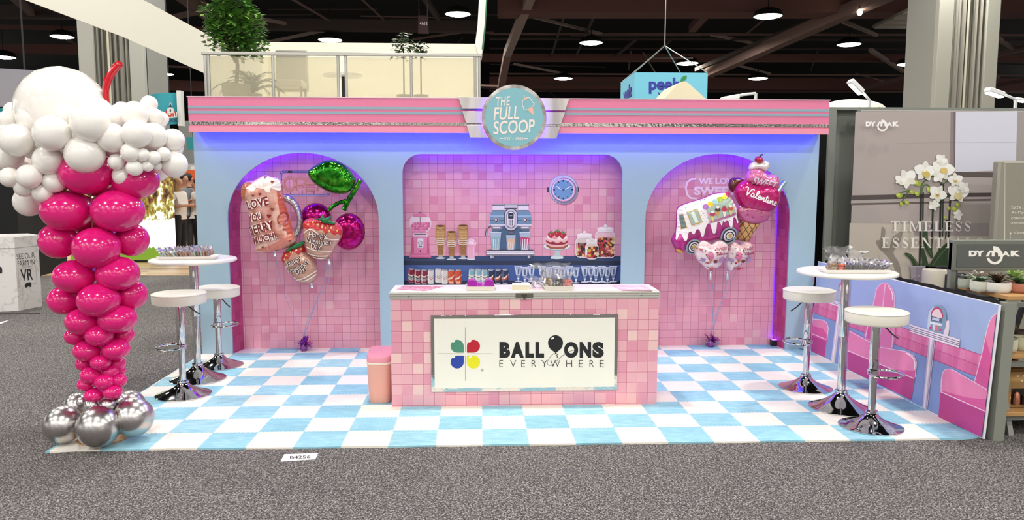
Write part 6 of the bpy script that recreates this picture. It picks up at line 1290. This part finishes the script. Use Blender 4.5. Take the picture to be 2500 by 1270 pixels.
    for sx in (-1, 1): b.ball(S(sx*.082, -.01, 1.595), (.01, .018, .026), 8)
    b.build('face', t, local=True); return t
for o in [person('person with long fair hair in white top and black trousers by the bright screen', 441, 11.9, 1.35, 'e4dcd4', '17161a', 'b08a60', True, 'phone'),
          person('person with short dark hair in a grey top, standing behind the fair haired one', 456, 12.7, 1.1, '8a929a', '5a6068', '1e1a18', False, 'cross', h=1.78),
          person('person in a black long sleeved jacket with back to us near the orange banner', 467, 14.2, 2.8, '141418', '18181c', '1c1816', False, 'down', 'long', 1.8),
          person('person in a white patterned top half hidden by the left end of the booth wall', 485, 12.75, -1.4, 'dcd6d0', '141416', '1c1614', False, 'phone', h=1.68),
          person('person in a grey top and black trousers half hidden behind the balloon sculpture', 101, 10.6, .4, 'a4a4a6', '141416', '2a2220', False, 'down', h=1.66)]: pass

# ================================================================== left side of the hall
g = G('screen_picture'); x, y, z, p = g.pos()
nz = g.noise(g.xyz(g.op('MULTIPLY', x, 1.5), y, g.op('MULTIPLY', z, .8)), 7, 4, .65); n2 = g.noise(p, 2.2, 3)
pic = g.ramp(nz, [(.34, '24160a'), (.43, '744820'), (.49, 'a07830'), (.53, '889838'), (.57, 'dccc88'), (.61, 'fffdf0')])
pic = g.mix(g.op('GREATER_THAN', n2, .67), pic, lin('fff8e0'))
low = g.op('LESS_THAN', g.op('ADD', z, g.op('MULTIPLY', nz, .25)), 1.0); pic = g.mix(low, pic, lin('ffffff'))
gr = g.op('MULTIPLY', g.op('LESS_THAN', g.op('ADD', z, g.op('MULTIPLY', nz, .3)), .44), g.op('LESS_THAN', x, -3.62)); pic = g.mix(gr, pic, lin('6f9020'))
g.put(g.b.inputs['Emission Color'], pic); g.b.inputs['Emission Strength'].default_value = 1.1; scr = g.out((.02, .02, .02, 1), .4)
LX = Y(428, 600, 11.2)[0]; LZ = Y(428, 395, 11.2)[2]
ls = empty('video_screen', (LX-1, 11.2, 0), 'bright video wall showing brown and green leaves, behind the balloon sculpture', 'screen')
b = MB(); b.lohi((LX-2.1, 11.2, .05), (LX, 11.24, LZ+.5)); b.build('display', ls, scr); b = MB(); b.lohi((LX-2.12, 11.245, 0), (LX-.06, 11.4, LZ+.49)); b.build('housing', ls, M('1a1a1c', .5))
def block(name, label, cat, u0, v0, u1, v1, y, d, m, z0=None, parent=None, bev=0):
    a = Y(u0, v1, y); c = Y(u1, v0, y); b = MB(); b.lohi((a[0], y, a[2] if z0 is None else z0), (c[0], y+d, c[2])); o = b.build(name, parent, m, bev=bev)
    return tag(o, label, cat) if label else o
block('partition_wall', 'pale grey partition wall far behind the people at the left', 'partition', 350, 400, 520, 600, 17, .2, M('b9b9b4', .7), -.012)
o = block('banner', 'orange upright banner beside the people at the left', 'banner', 446, 415, 474, 620, 15.5, .05, M('d8581c', .6), -.012); pr = Print(yplane(15.5), off=.004); pr.text('VER', 469, 487, 52, 13, 'f2e8e0', -90, .02); pr.build('lettering', o)
block('banner', 'white narrow banner right of the orange one at the left', 'banner', 474, 405, 500, 620, 15.6, .05, M('dcdcd8', .6), -.012)
block('cabinet', 'grey ribbed tall unit behind the booth wall, above the orange banner', 'cabinet', 440, 295, 520, 405, 18, .5, M('8e8e88', .7), -.012)
t = block('pot_stand', None, None, 452, 562, 482, 600, 13.0, .3, M('c8c2b4', .6), 0.0); tag(t, 'cream square planter box beside the people at the left', 'planter')
rc = Y(467, 562, 13.15); pt_ = empty('potted_plant', (rc[0], 13.15, rc[2]), 'dark leafy plant in a cream pot between the people and the booth wall', 'potted plant')
b = MB(); b.lathe([(.09, 0), (.13, .18), (.12, .18), (.11, .14)], (rc[0], 13.15, rc[2]), 16); b.build('pot_body', pt_, M('d0c8b8', .6)); leaves(pt_, (rc[0], 13.15, rc[2]+.14), 40, .42, .05, ['22361c', '2e4a26', '1a2a16'], 9, .4)
def banner_txt():
    yy = 15.0; P = [Y(u, v, yy) for u, v in ((352, 236), (434, 226), (437, 303), (360, 312))]
    b = MB(); vs = []; fs = []; n = 12
    for k in range(n+1):
        s = k/n; w = np.array([0, -.25*math.sin(PI*s), 0]); vs += [P[0]+(P[1]-P[0])*s+w, P[3]+(P[2]-P[3])*s+w]
    fs = [(2*k, 2*k+2, 2*k+3, 2*k+1) for k in range(n)]; m = len(vs); b.add(vs, fs); b.add([v+np.array([0, .04, 0]) for v in vs], [tuple(reversed(f)) for f in fs]); t = b.build('hanging_banner', None, M('2f9aa8', .6), fix=False)
    tag(t, 'curved turquoise hanging banner with red lettering behind the balloon sculpture', 'banner')
    c = Y(438, 265, yy); b = MB(); b.lohi((c[0]-.02, yy-.1, Y(438, 308, yy)[2]), (c[0]+.08, yy+.1, Y(438, 222, yy)[2])); b.build('end_panel', t, M('e8e8e4', .5))
    pr = Print(yplane(yy-.27), off=.0)
    for s, x, y, w, h, a, c1, c2 in (('Mission', 368, 290, 63, 24, -5, 'c8302a', 'f0ebe4'), ('PRODUCE', 381, 300, 50, 9, -3, '1d3a5c', None)):
        if c2: pr.poly([(366, 292), (432, 287), (432, 274), (366, 280)], c2)
        pr.text(s, x, y, w, h*.8, c1, a, .03)
    pr.poly([(408, 277), (408, 266), (413, 262), (413, 254), (416, 249), (419, 254), (419, 262), (424, 266), (424, 276)], 'e8e4dc'); pr.poly([(412, 262), (416, 250), (420, 262)], '22405e'); pr.ell(416, 270, 2, 4, '22405e', 0, 8)
    pr.build('lettering', t, 'red and navy produce lettering with a small tower')
    b = MB(); b.tube([Y(413, 230, yy), Y(413, 195, yy)+np.array([0, 0, 6])], .012, 5); b.tube([Y(362, 236, yy), Y(362, 236, yy)+np.array([0, 0, 6.4])], .012, 5); b.build('hanging_wire', t, M('202020', .6))
banner_txt()
o = block('hanging_banner', 'small plain teal banner hanging left of the cornice end', 'banner', 456, 335, 500, 366, 15, .06, M('1f8a90', .6)); 
b = MB(); a = Y(470, 335, 15); b.tube([a+np.array([0, .03, 0]), a+np.array([0, .03, 7])], .012, 5); b.build('hanging_wire', o, M('202020', .6))
# grey screen, black booth block, poster, VR plinth
b = MB(); b.prism([Y(-60, 163, 14), Y(92, 172, 14), Y(92, 262, 14), Y(-60, 260, 14)], (0, .3, 0)); t = b.build('projection_screen', None, M('a4a4ae', .6)); tag(t, 'large pale grey hanging panel at the upper left picture edge', 'hanging panel')
b = MB(); b.tube([Y(60, 172, 14.1), Y(60, 172, 14.1)+np.array([0, 0, 6])], .02, 6); b.tube([Y(-30, 166, 14.1), Y(-30, 166, 14.1)+np.array([0, 0, 6])], .02, 6); b.build('hanging_wire', t, M('202020', .6))
b = MB(); b.lohi((Y(-60, 262, 14)[0], 14, Y(0, 292, 14)[2]), (Y(9, 262, 14)[0], 14.3, Y(0, 263, 14)[2])); b.build('teal_edge', t, M('1f8a90', .6))
block('stand_wall', 'black stand wall cut by the left picture edge behind the plinth', 'partition', -120, 290, 27, 600, 8.5, 1.5, M('0e0e10', .8), -.012)
po = block('poster', 'tall poster of a white flower with green leaves behind the balloon sculpture', 'poster', 22, 430, 46, 566, 9.2, .05, M('3c4a3a', .6), -.012); pr = Print(yplane(9.2), off=.003)
pr.poly([(22, 440), (46, 440), (46, 480), (22, 490)], '6a84a8'); pr.sm([(26, 455), (38, 450), (44, 470), (38, 490), (28, 486)], 'e8e6e0')
for k in range(12): pr.sm([(24+k*1.6, 510+k*4), (30+k, 496+k*4), (36+k*.5, 510+k*4), (30+k, 520+k*4)], ['5c9a2c', '8ac040', '3a6a24'][k % 3])
pr.rect(27, 546, 34, 560, 'c8ccd0'); pr.build('poster_print', po)
block('stand_wall', 'narrow black panel right of the white flower poster', 'partition', 45, 440, 56, 566, 9.3, .05, M('101012', .8), -.012)
t = empty('shop_shelf', Y(72, 560, 11), 'small shelf unit with cardboard boxes far behind the balloon sculpture', 'shelf'); a = Y(57, 565, 11); c = Y(98, 470, 11)
for x in (a[0], c[0]): b = MB(); b.lohi((x-.02, 11, -.012), (x+.02, 11.4, c[2])); b.build('side_panel', t, M('8a8a86', .5))
for z in (.15, .6, 1.1): b = MB(); b.lohi((a[0], 11, z), (c[0], 11.4, z+.03)); b.build('shelf_board', t, M('a8a49c', .5))
b = MB(); b.lohi((a[0]+.08, 11.02, .631), (c[0]-.06, 11.3, .85)); tag(b.build('cardboard_box', None, M('8a5c34', .7), bev=.005), 'brown cardboard box on the far shelf behind the sculpture', 'box')
def vr():
    z1 = .955; base = [(-3.195, 5.80), (-3.29, 5.42), (-3.60, 5.33), (-3.92, 5.55), (-3.85, 5.95), (-3.5, 6.1)]; base = [(x, y-.0) for x, y in base]; cx = sum(p[0] for p in base)/6; cy = sum(p[1] for p in base)/6
    t = empty('display_plinth', (cx, cy, -.012), 'white marble look plinth with black headset lettering at the left picture edge', 'plinth')
    g = G('marble'); x, y, z, p = g.pos(); w = g.noise(p, 2.2, 5, .6); v = g.op('ABSOLUTE', g.op('SUBTRACT', w, .5)); mm = g.out(g.ramp(v, [(0, 'c0bcba'), (.006, 'd6d3d0'), (.03, 'e2dfdc')]), .35)
    b = MB(); b.prism([(x, y, -.012) for x, y in base], (0, 0, .83)); b.build('plinth_body', t, mm)
    b = MB(); b.prism([(cx+(x-cx)*1.03, cy+(y-cy)*1.03, .815) for x, y in base], (0, 0, z1-.815)); b.build('plinth_top', t, mm)
    p0 = np.array([base[1][0], base[1][1], 0]); p1 = np.array([base[0][0], base[0][1], 0]); ex = p1-p0; n = np.cross(ex, [0, 0, 1.]); n /= np.linalg.norm(n)
    if n[1] > 0 and n[0] < 0: n = -n
    pl = (p0, n); pr = Print(pl, (0, 420, 3.34), off=.002); BK2 = '28242a'
    pr.text('SEE OUR', 138, 714, 146, 46, BK2, -5, -.012); pr.text('FARM IN', 146, 771, 138, 44, BK2, -7, -.012)
    pr.line([(146, 785), (290, 762), (300, 906), (156, 936)], 2.5, '8a868a', True); pr.text('VR', 172, 888, 98, 92, BK2, -5, .012); pr.sm([(208, 910), (250, 900), (253, 935), (238, 936), (230, 930), (220, 942), (207, 940)], BK2); pr.build('lettering', t, 'black words about seeing the farm in VR')
    q0 = np.array([base[2][0], base[2][1], 0]); n2 = np.cross(p0-q0, [0, 0, 1.]); n2 /= np.linalg.norm(n2)
    if n2[1] > 0: n2 = -n2
    pr = Print((q0, n2), (0, 420, 3.34), off=.002); pr.sm([(-30, 780), (10, 775), (18, 820), (2, 828), (-30, 830)], BK2); pr.build('headset_emblem', t)
vr()

# ================================================================== draped hall columns
def column(u0, u1, y, label, seed, shade):
    x0 = Y(u0, 200, y)[0]; x1 = Y(u1, 200, y)[0]; w = x1-x0; rnd = random.Random(seed); t = empty('hall_column', ((x0+x1)/2, y+w/2, -.012), label, 'column')
    b = MB(); b.lohi((x0, y+.1, -.012), (x1, y+w*.9, 12)); b.build('shaft', t, M(shade, .7))
    b = MB(); n = 70; vs = []
    for k in range(n+1):
        s = .22+.56*k/n; d = .06*math.sin(k*.55+seed)+.04*math.sin(k*1.3)
        vs += [(x0+w*s, y+.02+d, -.012), (x0+w*s, y+.02+d*.6, 12)]
    b.add(vs, [(2*k, 2*k+2, 2*k+3, 2*k+1) for k in range(n)]); b.build('drape', t, M('9a968a' if seed == 2 else '8a887e', .75), fix=False)
    for s0, s1 in ((0, .24), (.78, 1)): b = MB(); b.lohi((x0+w*s0, y-.08, -.012), (x0+w*s1, y+.12, 12)); b.build('corner_cover', t, M('b4b2a4' if seed == 2 else 'a8a89e', .6), bev=.02)
    b = MB(); b.tube([(x0+w*.47, y-.1, -.012), (x0+w*.47, y-.1, 12)], .03, 6); b.build('conduit', t, M('c4c0a8', .5))
column(198, 356, 16, 'grey draped hall column behind the balloon sculpture and its red straw', 1, '8c8c84'); column(2280, 2428, 15, 'grey draped hall column at the upper right behind the grey stand', 2, '9c9a90')

# ================================================================== white double deck stand behind
CRM = M('e6e2d2', .6); DY = 6.0
X0d, X1d = Y(498, 130, DY)[0], Y(1172, 133, DY)[0]; ZR = Y(830, 131, DY)[2]; ZD = 2.72
deck = empty('upper_deck', ((X0d+X1d)/2, 7, -.012), 'white two storey stand behind the booth with a balcony', 'exhibition stand')
b = MB(); b.lohi((X0d-.1, DY, -.012), (X1d+.1, DY+.1, ZD)); b.lohi((X0d-.1, DY, ZD-.12), (X1d+.1, 9, ZD)); b.build('deck_base', deck, CRM)
zt = Y(800, 104, 9)[2]; b = MB(); b.lohi((Y(500, 110, 9)[0], 9, ZD-.1), (Y(1172, 110, 9)[0], 9.15, zt)); b.lohi((Y(500, 110, 9)[0], 9, -.012), (Y(560, 110, 9)[0], 9.15, ZD)); b.build('rear_wall', deck, CRM)
b = MB(); b.prism([Y(40, -8, 8.6), Y(335, -8, 8.6), Y(520, 92, 8.6), Y(640, 108, 8.6), Y(640, 240, 8.6), Y(505, 240, 8.6), Y(497, 178, 8.6), Y(300, 90, 8.6)], (0, .45, 0)); b.build('sloping_beam', deck, CRM)
b = MB(); b.prism([Y(1172, 140, 8.8), Y(1160, 108, 8.8), Y(1166, 60, 8.8), Y(1170, -10, 8.8), Y(1188, -10, 8.8), Y(1184, 60, 8.8), Y(1176, 140, 8.8)], (0, .3, 0)); b.build('leaning_post', deck, M('e8e8e2', .5))
b = MB(); b.prism([Y(1176, 120, 8.79), Y(1183, 60, 8.79), Y(1187, -10, 8.79), Y(1190, -10, 8.79), Y(1186, 60, 8.79), Y(1180, 120, 8.79)], (0, .3, 0)); o = b.build('green_edge', deck, M('2c6a44', .5))
rail = empty('balcony_railing', ((X0d+X1d)/2, DY, ZD), 'balcony railing with frosted panes and grey metal posts above the cornice', 'railing')
met = M('b8b8b0', .35, .6)
b = MB(); b.lohi((X0d-.03, DY-.03, ZR-.03), (X1d+.03, DY+.03, ZR+.012)); b.build('handrail', rail, met, bev=.006)
for u in (502, 510, 667, 826, 845, 1004, 1160, 1170): x = Y(u, 180, DY)[0]; b = MB(); b.lathe([(.02, ZD), (.02, ZR-.02)], (x, DY, 0), 12); b.build('post', rail, met)
fm = bpy.data.materials.new('frosted'); fm.use_nodes = True; nt = fm.node_tree; nt.nodes.clear()
o_ = nt.nodes.new('ShaderNodeOutputMaterial'); d_ = nt.nodes.new('ShaderNodeBsdfDiffuse'); tl = nt.nodes.new('ShaderNodeBsdfTranslucent'); tp = nt.nodes.new('ShaderNodeBsdfTransparent'); m1 = nt.nodes.new('ShaderNodeMixShader'); m2 = nt.nodes.new('ShaderNodeMixShader')
d_.inputs[0].default_value = lin('e8e4d0'); tl.inputs[0].default_value = lin('f0ecd8'); tp.inputs[0].default_value = lin('f6f4ea'); m1.inputs[0].default_value = .3; m2.inputs[0].default_value = .74
nt.links.new(d_.outputs[0], m1.inputs[1]); nt.links.new(tl.outputs[0], m1.inputs[2]); nt.links.new(m1.outputs[0], m2.inputs[1]); nt.links.new(tp.outputs[0], m2.inputs[2]); nt.links.new(m2.outputs[0], o_.inputs[0])
for u0, u1 in ((514, 664), (671, 822), (849, 1000), (1008, 1156)): b = MB(); b.lohi((Y(u0, 180, DY)[0], DY-.004, ZD+.02), (Y(u1, 180, DY)[0], DY+.004, ZR-.05)); o = b.build('frosted_pane', rail, fm)
def crown(t, c, r, n, cols, L, seed, name='foliage'):
    rnd = random.Random(seed); b = MB()
    for k in range(n):
        while True:
            d = np.array([rnd.uniform(-1, 1) for _ in range(3)])
            if .35 < np.linalg.norm(d) < 1: break
        p = np.array(c)+d*np.array(r)*(1+.12*math.sin(d[0]*9+d[2]*7)); a = rnd.uniform(0, 2*PI); e = rnd.uniform(-.7, .4); q = np.array([math.cos(a)*math.cos(e), math.sin(a)*math.cos(e), math.sin(e)]); s = np.array([-math.sin(a), math.cos(a), rnd.uniform(-.4, .4)])*L*.26; l = L*rnd.uniform(.7, 1.25)
        b.mat(M(rnd.choice(cols), .4)); b.add([p, p+q*l*.45+s, p+q*l, p+q*l*.45-s], [(0, 1, 2, 3)])
    return b.build(name, t, sharp=0, fix=False)
def fronds(t, c, n, L, cols, seed, lo=.3, hi=1.3, name='frond'):
    rnd = random.Random(seed)
    for k in range(n):
        b = MB().mat(M(cols[k % len(cols)], .5)); a = 2*PI*k/n+rnd.uniform(-.3, .3); e = rnd.uniform(lo, hi); l = L*rnd.uniform(.7, 1.1); prev = np.array(c, float); P = [prev]
        for i in range(9): ee = e-i*.2; P.append(P[-1]+np.array([math.cos(a)*math.cos(ee), math.sin(a)*math.cos(ee), math.sin(ee)])*l/9)
        b.tube(P, .006, 4); sv = np.array([-math.sin(a), math.cos(a), 0])
        for i in range(1, 10):
            for sg in (-1, 1):
                for f in (0, .5):
                    q = P[i]*(1-f)+P[i-1]*f; tip = q+sv*sg*l*.26*(1-abs(i-4)/8)+(P[i]-P[i-1])*1.3+np.array([0, 0, -.03]); w = (P[i]-P[i-1])*.12; b.add([q-w, q+w, tip], [(0, 1, 2)])
        b.build(name, t, sharp=0, fix=False)
def big_tree():
    c = Y(572, 80, 6.5); t = empty('ficus_tree', (c[0], 6.5, ZD+.001), 'bushy green indoor tree standing at the left end of the balcony', 'tree'); b = MB()
    b.lathe([(.17, 0), (.2, .32), (.185, .32), (.18, .27), (.001, .27)], (c[0], 6.5, ZD), 24); b.build('planter', t, M('8a887c', .6))
    b = MB(); b.tube([(c[0], 6.5, ZD+.25), (c[0]+.03, 6.5, 3.3), (c[0]-.02, 6.52, 3.8)], [.03, .026, .018], 8)
    for a, x in ((.3, .25), (2.1, -.28), (4, .1), (5.1, -.15)): b.tube([(c[0], 6.5, 3.35), (c[0]+x*.5, 6.5+.1*math.sin(a), 3.6), (c[0]+x, 6.5+.2*math.sin(a), 3.95)], [.016, .012, .006], 6)
    b.build('trunk', t, M('5a4834', .8)); crown(t, (c[0]-.02, 6.5, c[2]+.12), (.40, .36, .47), 2700, ['4f8432', '659a3c', '3a6226', '86b84e', '47782e'], .1, 5); crown(t, (c[0]+.28, 6.45, c[2]-.18), (.2, .2, .2), 350, ['4f8432', '659a3c', '3a6226'], .09, 6)
big_tree()
c = Y(616, 190, 6.6); t = empty('potted_palm', (c[0], 6.6, ZD+.001), 'potted palm seen dimly through the leftmost frosted pane of the balcony', 'potted plant'); b = MB(); b.lathe([(.1, 0), (.13, .2), (.12, .2), (.115, .17), (.001, .17)], (c[0], 6.6, ZD), 20); b.build('pot_body', t, M('8a8a80', .6)); fronds(t, (c[0], 6.6, ZD+.2), 18, .58, ['1e3618', '182e12', '2a4620'], 4, .8, 1.7)
c = Y(985, 110, 6.6)
for u, s, r, lab in ((985, .16, .24, 'thin leafy shrub showing over the right half of the balcony rail'), (1027, .1, .12, 'small low shrub just right of the thin leafy one over the rail')):
    c = Y(u, 118, 6.6); t = empty('shrub', (c[0], 6.6, ZD+.001), lab, 'shrub'); b = MB(); b.lathe([(.09, 0), (.11, .2), (.1, .2), (.095, .17), (.001, .17)], (c[0], 6.6, ZD), 18); b.build('planter', t, M('8a8a80', .6)); b = MB(); b.tube([(c[0], 6.6, ZD+.15), (c[0], 6.6, c[2])], .012, 6); b.build('stem', t, M('4a3c2c', .8)); crown(t, (c[0], 6.6, c[2]+(.04 if r > .2 else -.01)), (s, .12, r), 130 if r > .2 else 70, ['2a4424', '3c5c30', '1e341a'], .1, int(u))
t = empty('lounge_chair', (Y(705, 200, 7)[0], 7, ZD), 'pale chair seen dimly through the second frosted pane of the balcony', 'chair'); x = Y(705, 200, 7)[0]
b = MB(); b.lohi((x-.22, 6.85, ZD+.34), (x+.22, 7.25, ZD+.44)); b.build('seat', t, M('b4b0a4', .6), bev=.02); b = MB(); b.lohi((x-.24, 7.2, ZD+.3), (x+.24, 7.28, ZD+.92)); b.build('backrest', t, M('b4b0a4', .6), bev=.02)
for sx in (-.2, .2):
    for yy in (6.9, 7.2): b = MB(); b.lohi((x+sx-.015, yy-.015, ZD+.001), (x+sx+.015, yy+.015, ZD+.35)); b.build('leg', t, M('8c8a84', .5))
xt = Y(838, 200, 6.6)[0]; t = empty('side_table', (xt, 6.6, ZD), 'white table glimpsed through the gap between the balcony panes', 'table'); b = MB(); b.lathe([(.28, ZD+.45), (.28, ZD+.48)], (xt, 6.6, 0), 24); b.build('table_top', t, M('e2e2de', .4)); b = MB(); b.lathe([(.14, ZD+.001), (.03, ZD+.02), (.025, ZD+.45)], (xt, 6.6, 0), 16); b.build('pedestal', t, M('1c1c1e', .4))

# ================================================================== hanging turquoise box and cream peak
HY = 12.0; a = Y(1548, 248, HY); c = Y(1728, 178, HY); z1 = c[2]; z0 = a[2]-.35
t = empty('hanging_box_sign', ((a[0]+c[0])/2, HY+.9, z0), 'turquoise box sign with blue fruit lettering hanging above the cornice', 'hanging sign')
q = Y(1521, 198, HY+1.9)
b = MB(); b.prism([(a[0], HY, z0), (c[0], HY, z0), (c[0]+.05, HY+1.9, z0), (a[0]+.05, HY+1.9, z0)], (0, 0, z1-z0)); b.build('box_body', t, M('74c4dc', .6))
pr = Print(yplane(HY), (1200, 0, 3.788), off=.006); NV = '28309c'
pr.text('peelz', 1455, 868, 320, 150, NV, 0, .035); pr.sm([(1538, 852), (1570, 870), (1620, 890), (1680, 885), (1690, 895), (1660, 912), (1600, 915), (1560, 895)], NV); pr.sm([(1555, 905), (1600, 905), (1640, 912), (1610, 940), (1575, 935)], 'e88a34'); pr.sm([(1748, 755), (1760, 715), (1802, 700), (1800, 735), (1775, 752)], '2f8a44'); pr.line([(1752, 752), (1790, 715)], 3, '1c6a30'); pr.build('lettering', t, 'navy fruit lettering with a green leaf')
sd = np.array([a[0]+.05, HY+1.9, 0])-np.array([a[0], HY, 0]); n = np.array([-sd[1], sd[0], 0]); n /= np.linalg.norm(n); pr = Print((np.array([a[0], HY, 0.]), n), (1200, 0, 3.788), off=.006)
def sidet(): 
    V, F = glyphs('peelz', .035); P = [(a[0]+.05*(1-p[0])-.006, HY+1.9*(.85-.7*p[0]), z0+(z1-z0)*(.42+.4*p[1])) for p in V]; b = MB(); b.add(P, F); b.build('side_lettering', t, M(NV, .5), fix=False)
sidet()
hub = Y(1623, 112, HY+.9); b = MB()
for x, yy in ((a[0], HY), (c[0], HY), (c[0]+.05, HY+1.9), (a[0]+.05, HY+1.9)): b.tube([(x, yy, z1), hub], .012, 5)
b.tube([hub, hub+np.array([0, 0, 7])], .012, 5); b.build('rigging_wire', t, M('9a9a94', .4, .6))
b = MB(); P = [Y(u, v, 10) for u, v in ((1608, 252), (1625, 238), (1650, 210), (1660, 201), (1670, 198), (1681, 203), (1700, 220), (1735, 252))]; P += [np.array([P[-1][0]+.15, 10, -.012]), np.array([P[0][0]-.15, 10, -.012])]
b.prism(P, (0, 1.2, 0)); o = b.build('booth_gable', None, M('ddd2b4', .6)); tag(o, 'cream pointed stand gable in front of the turquoise hanging box', 'exhibition stand')
b = MB(); P0 = Y(2085, 255, 9.5); b.ball((P0[0], 9.6, P0[2]-.1), (.62, .5, .2), 24); b.lathe([(.08, -.012), (.08, P0[2]-.2)], (P0[0], 9.6, 0), 12); tag(b.build('canopy_roof', None, M('e4dfca', .6)), 'pale rounded canopy roof peeking over the black drape, left of the right column', 'canopy')
b = MB(); z = Y(1800, 247, 7.5)[2]; b.lohi((Y(1390, 247, 7.5)[0], 7.5, -.012), (Y(2010, 247, 7.5)[0], 7.6, z)); tag(b.build('partition_wall', None, M('dcdcd4', .6)), 'white partition wall whose top edge shows just above the cornice on the right', 'partition')
